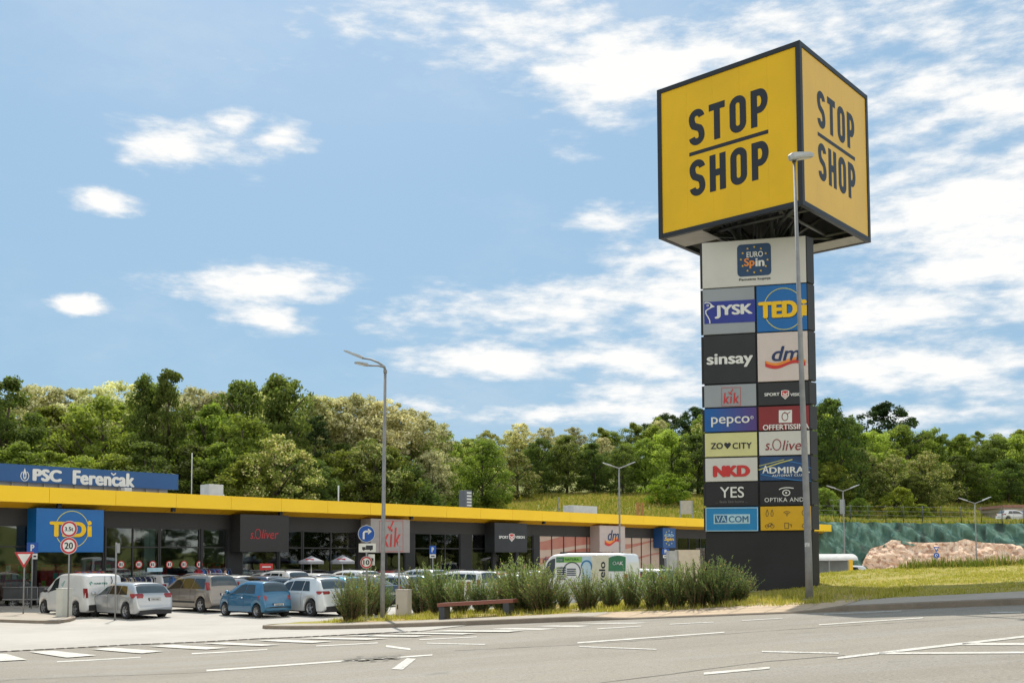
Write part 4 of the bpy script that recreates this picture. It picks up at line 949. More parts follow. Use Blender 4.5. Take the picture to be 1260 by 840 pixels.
    def top(s, x, y, off=.008):
        (yb, b), (yr, ze) = s.side(x); t = s.zt(x); a = abs(y) / max(yr, .01)
        z = t - (t - ze) * (.01 if a < .35 else .01) - (t - ze) * max(0, a - .3) ** 2 * 1.1
        sl = (s.zt(x + .02) - s.zt(x - .02)) / .04; n = Vector((-sl, 0, 1)).normalized(); return (x + n.x * off, y, z + n.z * off)
    def screen(s, mb, x0, x1, inset=.10, m=0, n=10, k=8, off=.012):
        vs = []
        for i in range(n + 1):
            x = lerp(x0, x1, i / n); yr = s.side(x)[1][0] - inset
            vs += [s.top(x, lerp(-yr, yr, j / k), off) for j in range(k + 1)]
        mb.add(vs, [(i*(k+1)+j, (i+1)*(k+1)+j, (i+1)*(k+1)+j+1, i*(k+1)+j+1) for i in range(n) for j in range(k)], m, True)
    def xrear(s, z):
        x = 0
        while x < 1.5 and s.zt(x) < z: x += .01
        return x
    def lower(s, x, f, sd, off=.006):
        "point on the lower body side, f from sill 0 to belt 1"
        r = s.ring(x)[3:9]; q = f * 5; i = min(4, int(q)); t = q - i; y = lerp(r[i][0], r[i+1][0], t); z = lerp(r[i][1], r[i+1][1], t); return (x, sd * (y + off), z)
    def seam(s, mb, x, f0=0, f1=1, wd=.014, m=0, top_=None):
        for sd in (-1, 1):
            vs = []
            for k in range(9): f = lerp(f0, f1, k / 8); a = s.lower(x, f, sd); b = s.lower(x + wd, f, sd); vs += [a, b]
            fs = [(2*k, 2*k+1, 2*k+3, 2*k+2) for k in range(8)]; mb.add(vs, fs if sd < 0 else [f[::-1] for f in fs], m)
def wheel_obj(parent, x, y, r, wd, sd, spokes=5, steel=False):
    c = (x, y, r); mb = MB()
    mb.lathe([(r * .64, -wd/2), (r * .93, -wd/2), (r, -wd * .36), (r, wd * .36), (r * .93, wd/2), (r * .64, wd/2), (r * .62, wd * .3), (r * .62, -wd * .3), (r * .64, -wd/2)], 28, 0, 'y', c)
    w_ = mb.build('wheel', TYRE, parent)
    mb = MB(); yo = sd * wd * .40
    mb.lathe([(.001, yo * .55), (r * .60, yo * .55)], 20, 1, 'y', c, False)
    mb.lathe([(r * .66, yo * 1.12), (r * .58, yo * 1.05), (r * .56, yo * .55)], 24, 0, 'y', c)
    mb.lathe([(.001, yo * 1.05), (r * .15, yo * 1.0), (r * .17, yo * .6)], 14, 0, 'y', c)
    for k in range(spokes):
        a = 2 * math.pi * k / spokes + .3; dx, dz = math.cos(a), math.sin(a); px_, pz_ = -dz, dx; h0, h1 = r * (.11 if spokes < 7 else .07), r * (.085 if spokes < 7 else .05)
        P = [(x + dx * r * .1 + px_ * h0, y + yo, r + dz * r * .1 + pz_ * h0), (x + dx * r * .1 - px_ * h0, y + yo, r + dz * r * .1 - pz_ * h0), (x + dx * r * .60 - px_ * h1, y + yo * 1.08, r + dz * r * .60 - pz_ * h1), (x + dx * r * .60 + px_ * h1, y + yo * 1.08, r + dz * r * .60 + pz_ * h1)]
        mb.add(P, [(0, 1, 2, 3)], 0)
    mb.build('rim', [ALLOY if not steel else mat('steel_rim', (.22, .22, .23), .5), PLAS], w_)
    return w_
def make_vehicle(S, name, cat, label, pm, loc, rz, wins, rear=None, front=None, lamps=(.80, 1.02, .55), plate_z=.62, kindl='wrap', rails=False, spokes=5, steel=False, bump=None, detail=True, doors=(), trim=False, mirror=None, glassm=None, group='cars parked in front of the shops'):
    t = empty(name, loc, rz, label, cat, group)
    mb = MB(); S.body(mb); mb.build('body', pm, t, sharp=38)
    G_ = glassm or CGLASS
    for w_ in wins:
        for sd_ in (-1, 1): mb = MB(); S.sidewin(mb, *w_, sides=(sd_,)); mb.build('window', G_, t)
    if rear: mb = MB(); S.screen(mb, *rear); mb.build('rear_window', CGLASS2, t)
    if front: mb = MB(); S.screen(mb, *front); mb.build('windscreen', CGLASS2, t)
    W2 = S.W / 2
    for sd in (-1, 1):                                            # tail lamps wrap the rear corners
        z0, z1, yi = lamps; mb = MB(); xa = S.xrear((z0 + z1) / 2); 
        if kindl == 'tall': xo0, xo1 = S.xrear(z0) - .012, S.xrear(z0) + .10
        else: xo0, xo1 = S.xrear(z0) - .014, S.xrear(z1) + .26
        n = 6; vs = []
        for zi in range(4):
            z = lerp(z0, z1, zi / 3); xr_ = S.xrear(z) - .012
            shr = (0 if kindl == 'tall' else .10 * abs(zi / 3 - .6))
            yo = S.hw(max(xr_, .05)) * .985 + .008
            xs_ = xr_ + (.13 if kindl == 'tall' else .30 - shr * 1.5)
            yside = S.hw(xs_) + .004
            for q in range(4):
                pass
            vs += [(xr_, sd * (W2 * yi + shr), z), (xr_, sd * yo * .93, z), (xr_ + .05, sd * yo, z), (xs_, sd * yside, z), (xs_, sd * (yside - .1), z), (xr_ + .1, sd * (W2 * yi + shr), z)]
        k = 6; fs = [(i*k+j, i*k+(j+1)%k, (i+1)*k+(j+1)%k, (i+1)*k+j) for i in range(3) for j in range(k)] + [tuple(range(k))[::-1], tuple(range(3*k, 4*k))]
        if sd > 0: fs = [f[::-1] for f in fs]
        mb.add(vs, fs); mb.build('tail_lamp', TAIL, t)
    xp = S.xrear(plate_z) - .022
    mb = MB(); mb.box(xp, xp + .05, -.27, .27, plate_z - .06, plate_z + .06, 1); mb.box(xp - .004, xp, -.255, .255, plate_z - .05, plate_z + .05, 0); mb.box(xp - .005, xp - .002, .22, .255, plate_z - .05, plate_z + .05, 2)
    for k in range(6): mb.box(xp - .006, xp - .003, -.2 + k * .062, -.165 + k * .062, plate_z - .03, plate_z + .03, 1)
    mb.build('number_plate', [PLATE, PLAS, JBLUE], t)
    mb = MB()                                                      # dark bumper strip and underbody
    n = 10; vs = []
    zl0, zl1 = bump or (.20, .36)
    for i in range(n + 1):
        y = lerp(-W2 * .80, W2 * .80, i / n); xx = -.014 ; vs += [(xx, y, zl0), (xx, y, zl1 - .05 * abs(y) / W2)]
    mb.add(vs, [(2*i, 2*i+2, 2*i+3, 2*i+1)[::-1] for i in range(n)]); mb.box(-.01, .2, -W2 * .78, W2 * .78, zl0, zl1 - .05); mb.box(S.L - .2, S.L + .008, -W2 * .5, W2 * .5, .25, .45)
    mb.build('bumper_trim', PLAS, t)
    mb = MB(); mb.box(.3, S.L - .35, -W2 * .80, W2 * .80, .17, .62); mb.build('underbody', PLAS, t)
    for wx in S.wheels:
        for sd in (-1, 1): wheel_obj(t, wx, sd * (W2 - .125), S.wr, .20, sd, spokes, steel)
    if detail:
        mb = MB()
        for dx in doors: S.seam(mb, dx, 0.02, 1)
        if trim: 
            for sd in (-1, 1): mb.box(S.wheels[0] + .42, S.wheels[1] - .42, sd * W2 - .01 * sd - .02, sd * W2 + .02, .42, .50)
        mb.build('door_seam', PLAS, t)
        mb = MB()
        for dx in doors[:-1] or doors:
            for sd in (-1, 1): a = S.lower(dx + .07, .86, sd, .012); b = S.lower(dx + .25, .86, sd, .012); mb.tube([a, b], .014, 6)
        if doors: mb.build('door_handle', pm, t)
    mxp = mirror if mirror is not None else wins[-1][1] - .05
    for sd in (-1, 1):
        (yb, b), _ = S.side(mxp); mb = MB(); mb.tube([(mxp, sd * yb, b + .03), (mxp, sd * (yb + .10), b + .06)], .02, 6)
        mb.lathe([(.01, -.09), (.075, -.07), (.09, 0), (.075, .07), (.01, .09)], 10, 0, 'y', (mxp, sd * (yb + .16), b + .10)); mb.build('wing_mirror', PLAS if kindl == 'tall' else pm, t)
    if rails:
        mb = MB()
        for sd in (-1, 1):
            pts = [(x, sd * (S.side(x)[1][0] - .06), S.zt(x) - .01 + (.05 if 0 < i < 6 else 0)) for i, x in enumerate([lerp(rails[0], rails[1], k / 6) for k in range(7)])]
            mb.tube(pts, .02, 6)
        mb.build('roof_rail', PLAS if rails[2] else ALLOY, t)
    for sd in (-1, 1):                                             # headlamps
        x = S.L - .16; mb = MB(); a = S.lower(x, .80, sd, .01); mb.lathe([(.01, -.02), (.12, -.01), (.14, .02)], 12, 0, 'x', (S.L - .10, sd * (S.hw(S.L - .12) - .2), a[2] - .02)); mb.build('headlamp', TAILC, t)
    return t
def hatch(L, W, H, wb, fo, wr=.30, belt=.92, rearglass=.42, hood=.86, blunt=.12, cowl=None):
    "profile of a hatchback or estate from rear (0) to nose (L)"
    xw = fo; x1, x2 = L - fo - wb, L - fo; cw = cowl or L - fo - .12
    zt = [(0, .42), (.03, .58), (.07, .62), (blunt, belt + .02), (blunt + rearglass * .55, H * .90), (blunt + rearglass, H * .972), (blunt + rearglass + .5, H * .995), (L * .46, H), (cw - .95, H * .965), (cw - .72, H * .93), (cw, hood + .12), (cw + .15, hood + .075), (L - .35, hood - .06), (L - .14, hood - .17), (L - .04, .52), (L, .36)]
    bt = [(0, belt - .01), (L * .5, belt), (cw - .3, belt - .035), (cw + .05, belt - .06), (L, belt - .1)]
    return Shape(L, W, zt, bt, (x1, x2), wr)
YAW = DIR + math.pi / 2 + 0.03                       # cars stand nose-on to the shops
def wheel_at(S, px, py_, yaw, H=None):
    "place so that the near (left) rear wheel touches the ground where seen"
    g = G(px, py_); c, s = math.cos(yaw), math.sin(yaw); lx, ly = S.wheels[0], S.W / 2 - .1
    x, y = g.x - (lx * c - ly * s), g.y - (lx * s + ly * c); return (x, y, base(g.x, g.y) + .012)
def rear_at(S, px, Y, yaw):
    d = ray(px, 700); X = d.x / d.y * Y; return (X, Y, base(X, Y) + .012)
SILVER = paint('silver', (.46, .47, .48), .5); PEARL = paint('pearl_white', (.66, .68, .68), .1); WHITEC = paint('white', (.68, .68, .67), .0); GREIGE = paint('warm_grey', (.235, .205, .175), .5)
AZURE = paint('azure', (.012, .13, .26), .35); SKYB = paint('pale_turquoise', (.10, .38, .48), .2); MIDN = paint('midnight', (.02, .035, .07), .4); REDC = paint('red', (.33, .02, .018), .2); GREYC = paint('grey', (.10, .105, .11), .5)
# silver estate
S = hatch(4.45, 1.80, 1.50, 2.69, .90, .325, .95, .62, .88, .12)
wn = [(.78, 1.42, .98, 1.40), (1.46, 2.22, 1.44, 2.14), (2.27, 3.22, 2.19, 2.58)]
make_vehicle(S, 'parked_car', 'car', 'silver estate car with round-edged red tail lamps in front of the white van', SILVER, wheel_at(S, 155.5, 761.6, YAW - .02), YAW - .02, wn, (.20, .66), (2.78, 3.38), (.86, 1.04, .50), .80, doors=(1.42, 2.24, 3.28), spokes=7, bump=(.20, .40))
# warm grey people carrier
S = hatch(4.30, 1.80, 1.66, 2.76, .82, .32, 1.0, .30, .95, .10, 3.55)
wn = [(.46, 1.42, .62, 1.38), (1.47, 2.27, 1.43, 2.18), (2.32, 3.40, 2.23, 2.80)]
make_vehicle(S, 'parked_car', 'car', 'warm grey people carrier with dark rear glass, left of the blue hatchback', GREIGE, wheel_at(S, 247.6, 753.6, YAW), YAW, wn, (.16, .40, .08), (2.90, 3.50), (1.0, 1.34, .86), .80, 'tall', rails=(.6, 2.5, False), doors=(1.44, 2.3, 3.40), trim=True)
# azure small hatchback
S = hatch(3.50, 1.50, 1.485, 2.34, .62, .27, .93, .36, .86, .11)
wn = [(.68, 1.38, .84, 1.34), (1.43, 2.46, 1.39, 1.84)]
make_vehicle(S, 'parked_car', 'car', 'small bright blue hatchback nearest the kerb tip', AZURE, wheel_at(S, 316.6, 760, YAW - .05), YAW - .05, wn, (.17, .44, .06), (2.00, 2.62), (.70, .90, .66), .52, doors=(1.40, 2.50), spokes=8, bump=(.40, .46), group='cars parked in front of the shops')
# pearl white crossover
S = hatch(4.36, 1.84, 1.61, 2.63, .86, .345, 1.0, .62, .98, .12)
wn = [(.92, 1.40, 1.12, 1.38), (1.44, 2.20, 1.42, 2.12), (2.25, 3.22, 2.17, 2.60)]
make_vehicle(S, 'parked_car', 'car', 'white crossover with dark slim tail lamps, half hidden by the first bushes', PEARL, wheel_at(S, 382.7, 758.4, YAW - .02), YAW - .02, wn, (.22, .64), (2.78, 3.38), (.92, 1.05, .46), .82, doors=(1.42, 2.22, 3.26), rails=(.8, 2.6, True), bump=(.22, .46))
# white delivery van, far left
S = Shape(4.42, 1.85, [(0, .45), (.03, .62), (.06, .70), (.09, 1.5), (.15, 1.76), (.45, 1.83), (1.5, 1.86), (2.3, 1.83), (2.62, 1.74), (3.42, 1.18), (3.6, 1.10), (4.1, .98), (4.32, .78), (4.40, .55), (4.42, .38)], [(0, 1.08), (2.4, 1.08), (3.3, .98), (4.4, .85)], (.86, 3.62), .32, .12)
t = make_vehicle(S, 'parked_van', 'van', 'small white delivery van behind the pale cabinet and speed limit sign', WHITEC, wheel_at(S, 93.8, 759, YAW), YAW, [(2.36, 3.22, 2.34, 2.74)], None, (2.72, 3.38), (.82, 1.22, .90), 1.0, 'tall', doors=(1.45, 2.32), steel=True, bump=(.28, .56), group='vans parked in front of the shops')
mb = MB()
V, Fc = text_pts('VARTES', .62, .075, bold=.03)
mb.add([(S.xrear(1.42) - .03, .18 - a_, 1.42 + c_) for a_, b_, c_ in V], Fc)
mb.tube([(S.xrear(1.42) - .03, .62, 1.36), (S.xrear(1.45) - .03, .66, 1.44), (S.xrear(1.45) - .03, .60, 1.50), (S.xrear(1.42) - .03, .54, 1.44)], .018, 5)
for k in range(4): mb.tube([S.pt(1.95 - .03 * k, .3 + .09 * k, 1, .012), S.pt(2.1 - .06 * k, .42 + .08 * k, 1, .012)], .012, 5)
mb.build('lettering', mat('van_green_ink', (.05, .33, .25), .5), t)
mb = MB(); mb.tube([(S.xrear(1.6) - .035, -.30, 1.72), (S.xrear(1.5) - .04, -.36, 1.52), (S.xrear(1.3) - .04, -.24, 1.24)], .016, 6); mb.build('rear_wiper', PLAS, t)
mb = MB(); xa = S.xrear(1.3) - .004; mb.ribbon([(-.01, .58), (-.01, 1.72)], .015, 0); mb.v = [(xa - .004, a_, c_) for a_, b_, c_ in mb.v]; mb.build('door_gap', PLAS, t)
# back rows: shapes shared by several cars
HA = hatch(4.05, 1.74, 1.47, 2.55, .80, .31, .93, .46, .88); wA = [(.74, 1.36, .94, 1.33), (1.41, 2.78, 1.37, 2.22)]
SU = hatch(4.32, 1.82, 1.66, 2.66, .84, .35, 1.02, .42, 1.0); wU = [(.74, 1.12, .92, 1.12), (1.2, 1.86, 1.2, 1.82), (1.94, 3.02, 1.9, 2.40)]
SE = Shape(4.5, 1.78, [(0, .42), (.04, .62), (.08, .95), (.16, 1.02), (.62, 1.05), (.95, 1.22), (1.35, 1.38), (1.8, 1.44), (2.3, 1.44), (2.65, 1.38), (3.42, 1.0), (3.6, .96), (4.2, .82), (4.4, .7), (4.5, .4)], [(0, .92), (2, .92), (4.5, .84)], (.95, 3.65), .31); wE = [(1.2, 1.8, 1.45, 1.78), (1.86, 3.05, 1.84, 2.42)]
MV = hatch(4.2, 1.78, 1.72, 2.7, .80, .32, 1.05, .22, 1.0, .08, 3.45); wM = [(.36, 1.1, .48, 1.08), (1.18, 1.95, 1.16, 1.9), (2.02, 3.2, 1.98, 2.6)]
def back(S, wins, px, Y, pm, label, rear, front, lamps, yaw=YAW, kindl='wrap', **k):
    return make_vehicle(S, 'parked_car', 'car', label, pm, rear_at(S, px, Y, yaw), yaw, wins, rear, front, lamps, kindl=kindl, **k)
RH = ((.18, .52), (2.24, 2.95), (.82, .98, .62)); RU = ((.17, .46), (2.62, 3.24), (.86, 1.16, .80)); RE = ((.62, 1.22), (2.66, 3.36), (.78, .96, .5)); RM = ((.12, .26), (2.7, 3.32), (.85, 1.3, .86))
back(HA, wA, 218, 56.0, WHITEC, 'white hatchback with a red tail lamp behind the silver estate car', RH[0], RH[1], RH[2], doors=(1.38, 2.8))
back(HA, wA, 312, 53.5, WHITEC, 'white roofed hatchback parked between the warm grey people carrier and the blue hatchback', RH[0], RH[1], (.84, 1.06, .66), doors=(1.38, 2.8))
back(SE, wE, 312, 49.0, MIDN, 'dark blue saloon hidden behind the small bright blue hatchback', *RE, yaw=YAW, doors=(1.8, 3.0))
back(SU, wU, 373, 56.0, WHITEC, 'boxy white off-roader below the left parasol', *RU, kindl='tall', rails=(.7, 2.4, True), doors=(1.16, 1.9, 3.1))
back(HA, wA, 384, 48.6, GREYC, 'grey hatchback squeezed behind the white crossover', *RH, doors=(1.38, 2.8))
back(HA, wA, 410, 58.0, PEARL, 'pearl white hatchback just right of the boxy off-roader', *RH, doors=(1.38, 2.8))
back(HA, wA, 445, 50.0, SKYB, 'pale turquoise hatchback behind the sign with the turn arrow', *RH, doors=(1.38, 2.8))
back(SU, wU, 462, 56.5, WHITEC, 'white crossover with orange-red lamp behind the 10 limit sign', RU[0], RU[1], (.98, 1.12, .6), doors=(1.16, 1.9, 3.1))
back(SE, wE, 482, 50.5, MIDN, 'dark saloon with wide red lamps beside the tall lamp post', *RE, doors=(1.8, 3.0))
back(HA, wA, 502, 58.0, WHITEC, 'white hatchback right of the tall lamp post under the red goods', *RH, doors=(1.38, 2.8))
back(HA, wA, 521, 52.5, SILVER, 'silver hatchback with pale blue glass above the grey cabinet', *RH, doors=(1.38, 2.8))
back(SU, wU, 548, 58.5, SILVER, 'silver car almost hidden by the bushes left of the white people carrier', *RU, doors=(1.16, 1.9, 3.1))
back(MV, wM, 606, 50.0, WHITEC, 'white people carrier seen over the bench with big pale windows', *RM, kindl='tall', doors=(1.12, 2.0, 3.2))
back(HA, wA, 648, 57.5, REDC, 'red hatchback behind the bushes', *RH, doors=(1.38, 2.8))
back(HA, wA, 676, 60.0, WHITEC, 'white hatchback left of the large van with the green roof stripe', *RH, doors=(1.38, 2.8))
back(SE, wE, 692, 66, MIDN, 'dark saloon behind the nose of the large van', *RE, doors=(1.8, 3.0))
back(MV, wM, 826, 54, WHITEC, 'white carrier with a red lamp right behind the large van', *RM, kindl='tall', doors=(1.12, 2.0, 3.2))
back(SE, wE, 336, 66, GREYC, 'charcoal saloon close to the shopfront under the red script sign', *RE, doors=(1.8, 3.0))
back(HA, wA, 428, 66, MIDN, 'black hatchback close to the shopfront between the two parasols', *RH, doors=(1.38, 2.8))
back(SU, wU, 22, 57, WHITEC, 'white crossover by the shrubs at the far left edge', *RU, doors=(1.16, 1.9, 3.1))
back(SE, wE, 62, 60, SILVER, 'silver saloon behind the low trailer on the left', *RE, doors=(1.8, 3.0))
for px_, Y_, pm_, lab_ in ((348, 52.5, MIDN, 'dark blue car roof wedged between the small bright blue hatchback and the white crossover'), (428, 53.5, SILVER, 'silver car roof left of the pale turquoise hatchback'), (480, 54.5, GREIGE, 'beige car roof behind the dark saloon at the lamp post'), (540, 53, AZURE, 'blue car roof above the bushes right of the silver hatchback'), (578, 55.5, SILVER, 'silver car roof left of the white people carrier, above the bench'), (634, 52, GREYC, 'dark grey car roof above the bushes left of the red hatchback'), (662, 53.5, SILVER, 'silver car roof above the bushes between the red and the white hatchback'), (196, 62, GREYC, 'grey car roof far behind the silver estate car under the second round sticker'), (266, 61, MIDN, 'black car roof behind the warm grey people carrier near the standing person'), (292, 58.5, SILVER, 'silver hatchback roof left of the white roofed hatchback'), (352, 61, WHITEC, 'white car roof behind the boxy off-roader under the red price board'), (498, 66, REDC, 'dark red car roof by the red goods right of the lamp post'), (570, 64, GREYC, 'grey car roof behind the bushes left of the charcoal shop sign'), (626, 62, SILVER, 'silver car roof behind the bushes next to the red hatchback'), (142, 60, MIDN, 'dark car roof between the white van and the shopfront')):
    back(HA, wA, px_, Y_, pm_, lab_, *RH, doors=(1.38, 2.8))
# large liveried van
S = Shape(5.4, 2.02, [(0, .5), (.03, .65), (.06, 1.0), (.09, 2.30), (.16, 2.50), (.5, 2.55), (3.0, 2.56), (3.75, 2.50), (3.95, 2.36), (4.62, 1.42), (4.8, 1.30), (5.22, 1.12), (5.36, .8), (5.4, .45)], [(0, 1.35), (3.5, 1.35), (4.4, 1.18), (5.4, 1.0)], (1.05, 4.45), .34, .07)
yv = YAW + .22; g = rear_at(S, 782, 47.5, yv)
t = make_vehicle(S, 'liveried_van', 'van', 'large white van with green roof stripe, blue ring and vertical lettering behind the bushes', WHITEC, g, yv, [(3.62, 4.46, 3.60, 3.98)], None, (3.98, 4.58), (1.0, 1.6, .93), 1.0, 'tall', doors=(2.6, 3.5), steel=True, group='vans parked in front of the shops')
# livery on the left side (y > 0 side faces the camera)
def livery(S, P2, mt, name='livery', off=.012):
    mb = MB()
    for poly in P2: mb.add([S.pt(x, (z - 1.35) / (S.side(x)[1][1] - 1.35), 1, off) if z > 1.35 else (x, S.hw(x) * .985 + off, z) for x, z in poly], [tuple(range(len(poly)))])
    return mb.build(name, mt, t)
def gridpoly(x0, x1, za, zb, n=12):  # strips between curves za(x), zb(x)
    return [[(lerp(x0, x1, i/n), za(lerp(x0, x1, i/n))), (lerp(x0, x1, (i+1)/n), za(lerp(x0, x1, (i+1)/n))), (lerp(x0, x1, (i+1)/n), zb(lerp(x0, x1, (i+1)/n))), (lerp(x0, x1, i/n), zb(lerp(x0, x1, i/n)))] for i in range(n)]
LG = mat('lime_ink', (.22, .45, .08), .4); DG = mat('forest_ink', (.03, .16, .07), .4); LB = mat('ring_blue_ink', (.03, .17, .36), .4); DB = mat('print_grey_ink', (.03, .05, .07), .4)
livery(S, gridpoly(1.9, 3.55, lambda x: 2.12, lambda x: 2.38), LG)
livery(S, gridpoly(3.15, 3.55, lambda x: 2.13, lambda x: 2.36), DG, off=.016)
livery(S, gridpoly(.15, .95, lambda x: 1.72, lambda x: 2.42 - .5 * (x - .5) ** 2), DG, off=.014)
livery(S, gridpoly(.95, 1.75, lambda x: 1.0, lambda x: 2.42), mat('livery_cream', (.58, .55, .42), .4), off=.013)
livery(S, gridpoly(1.8, 2.25, lambda x: 1.2, lambda x: 2.38), mat('livery_pale_blue', (.42, .56, .64), .4), off=.013)
def ringpolys(cx, cz, r0, r1, n=24, a0=0, a1=360): return [[(cx + r * math.cos(R(a)), cz + r * math.sin(R(a))) for r, a in ((r0, lerp(a0, a1, i/n)), (r1, lerp(a0, a1, i/n)), (r1, lerp(a0, a1, (i+1)/n)), (r0, lerp(a0, a1, (i+1)/n)))] for i in range(n)]
livery(S, ringpolys(2.02, 1.95, .20, .28), LB, off=.02); livery(S, gridpoly(1.93, 2.0, lambda x: 1.25, lambda x: 1.7, 2), LB, off=.02)
livery(S, ringpolys(2.75, 1.70, .40, .45, a0=-20, a1=220), DB, off=.018)
for k in range(4): livery(S, gridpoly(2.55, 3.0, lambda x: 1.52 + .09 * k, lambda x: 1.57 + .09 * k, 4), DB, off=.019)
for k in range(6): livery(S, gridpoly(3.05 + .0 * k, 3.5, lambda x: 1.34 + .10 * k, lambda x: 1.40 + .10 * k + 0 * x, 4), DB, off=.018)
def side_text(S, body_, xc, zc, w_, h_, mt, rot=False, off=.024, **kk):
    V, Fc = text_pts(body_, w_, h_, **kk); mb = MB(); vs = []
    for a_, b_, c_ in V:
        x, z = (xc - a_, zc + c_) if not rot else (xc + c_, zc + a_)
        tt = (z - 1.35) / (S.side(x)[1][1] - 1.35); vs.append(S.pt(x, tt, 1, off) if z > 1.35 else (x, S.hw(x) * .985 + off, z))
    mb.add(vs, Fc); mb.build('lettering', mt, t)
side_text(S, "velo", 1.25, 1.65, 1.0, .30, DB, True, bold=.02); side_text(S, 'OAK', .5, 2.08, .5, .16, WHITE, bold=.02); side_text(S, 'OAK', 3.35, 2.24, .3, .10, WHITE, bold=.02); side_text(S, 'NATURA', 2.75, 2.26, .7, .12, DG, bold=.02)
# low trailer at the far left
tr_ = empty('car_trailer', tuple(G(8, 748)) , 0.02, 'low flat trailer with two dark grey side panels, left of the white van', 'trailer')
for q in ((-.2, 1.45, 0), (1.55, 2.0, 0), (-.2, .7, 1.6), (1.0, 1.9, 1.6)): MB().box(q[0], q[1], q[2], q[2] + .04, .46, 1.0).build('side_panel', mat('grey_board', (.05, .052, .058), .5, var=.2), tr_)
mb = MB(); mb.box(-.25, 2.05, -.03, 1.7, .40, .46); mb.tube([(-.25, -.02, 1.03), (1.48, -.02, 1.03)], .025, 6); mb.tube([(1.55, -.02, 1.03), (2.05, -.02, 1.03)], .025, 6)
for x in (-.25, 1.0, 1.5, 2.05): mb.tube([(x, -.02, .0 if x > 1.2 else .4), (x, -.02, 1.03)], .02, 6)
mb.build('chassis', STEEL, tr_)
for x in (.3, 1.0): wheel_obj(tr_, x, .05, .22, .14, -1, 5, True)
# ------------------------------------------------------------------ lamps, signs, furniture
def ground_pt(px, Y, f=base): d = ray(px, 700); X = d.x / d.y * Y; return Vector((X, Y, f(X, Y)))
HEADM = mat('lamp_head', (.42, .43, .43), .4, metal=.3); LENS = mat('lamp_lens', (.65, .65, .62), .3)
def led_head(parent, p, q, wd=.16, th=.045):
    "flat lamp head from p (root) to q (tip)"
    p, q = Vector(p), Vector(q); d = (q - p); L_ = d.length; d.normalize(); s_ = d.cross(Vector((0, 0, 1))).normalized(); u = s_.cross(d)
    mb = MB(); prof = [(0, .35, .8), (.12, .75, 1.25), (.35, 1, 1.1), (.85, .95, .7), (1, .6, .35)]; vs = []
    for t, w_, h_ in prof:
        c = p + d * L_ * t; vs += [c + s_ * wd * w_ + u * 0, c + s_ * wd * w_ * .8 + u * th * h_, c - s_ * wd * w_ * .8 + u * th * h_, c - s_ * wd * w_, c - s_ * wd * w_ * .9 - u * th * .5, c + s_ * wd * w_ * .9 - u * th * .5]
    n = 6; fs = [(i*n+j, i*n+(j+1)%n, (i+1)*n+(j+1)%n, (i+1)*n+j) for i in range(4) for j in range(n)] + [tuple(range(n))[::-1], tuple(range(4*n, 5*n))]
    mb.add(vs, fs); h = mb.build('lamp_head', HEADM, parent)
    mb = MB(); a, b = p + d * L_ * .3 - u * (th * .53), p + d * L_ * .9 - u * (th * .53); mb.add([a + s_*wd*.75, b + s_*wd*.65, b - s_*wd*.65, a - s_*wd*.75], [(0, 1, 2, 3)]); mb.build('lens', LENS, h)
# tall lamp in front of the pylon
b0 = G(996, 738.5, lawnz); lt = empty('street_lamp', b0, 0, 'tall single-headed street lamp in front of the pylon, sticker and rust on its pole', 'street lamp', 'street lamps')
topz = at(977.3, 199, b0.y).z - b0.z; tx = at(977.3, 199, b0.y).x - at(996, 738, b0.y).x
mb = MB(); mb.tube([(0, 0, -.1), (0, 0, 1.2), (tx * .5, 0, topz * .5), (tx, 0, topz)], [.097, .092, .068, .038], 14); mb.build('pole', STEEL, lt)
mb = MB(); mb.lathe([(.20, -.1), (.20, .03), (.16, .05), (.12, .05)], 16); mb.build('pole_base', mat('footing_concrete', (.3, .28, .25), .9), lt)
e = at(971, 195, b0.y - .1) - b0; f = at(998, 187, b0.y + .5) - b0
mb = MB(); mb.tube([(tx, 0, topz - .02), (tx, 0, topz + .05)], .055, 10); mb.build('collar', STEELD, lt)
led_head(lt, (tx - .16, -.14, topz + .03), (tx + .50, .12, topz + .21), .14, .10)
for (pa, pb_, m_, nm) in ((667.2, 672.5, mat('paper_sticker', (.5, .5, .5), .6, var=.4, scale=30), 'sticker'), (693, 705, mat('rust_patch', (.13, .06, .04), .9, var=.5, scale=20), 'rust_patch')):
    z1_, z0_ = at(994, pa, b0.y).z - b0.z, at(994, pb_, b0.y).z - b0.z; mb = MB(); n = 8; a0, a1 = (-150, -60) if nm == 'sticker' else (-75, -20)
    mb.add([(.0945 * math.cos(R(lerp(a0, a1, i/n))) + tx * (z / topz), .0945 * math.sin(R(lerp(a0, a1, i/n))), z) for i in range(n + 1) for z in (z0_, z1_)], [(2*i, 2*i+2, 2*i+3, 2*i+1) for i in range(n)]); mb.build(nm, m_, lt)
# tall lamp with two heads left of centre
b0 = ground_pt(470.8, 36); P = lambda a, b, dy=0: at(a, b, 36 + dy) - b0
lt = empty('street_lamp', b0, 0, 'tall street lamp with two heads both reaching left, near the arrow sign', 'street lamp', 'street lamps')
tp = P(474, 456); mb = MB(); mb.tube([(0, 0, -.1), (0, 0, 1), tp], [.085, .08, .05], 12); mb.tube([tp - Vector((0, 0, .08)), tp + Vector((0, 0, .03))], .065, 12); mb.build('pole', STEEL, lt)
mb = MB(); mb.tube([tp, P(473, 451.5), P(466, 446, .1), P(456, 442, .2), P(446, 440.5, .3)], [.045, .045, .04, .035, .03], 8); mb.tube([P(473.4, 452), P(465, 449.8, -.3), P(453, 449.6, -.8)], .03, 8); mb.build('arm', STEEL, lt)
led_head(lt, P(446.5, 440.8, .3), P(424.5, 431.4, .6), .14, .06); led_head(lt, P(453, 449.8, -.8), P(437, 445.6, -1.1), .12, .05)
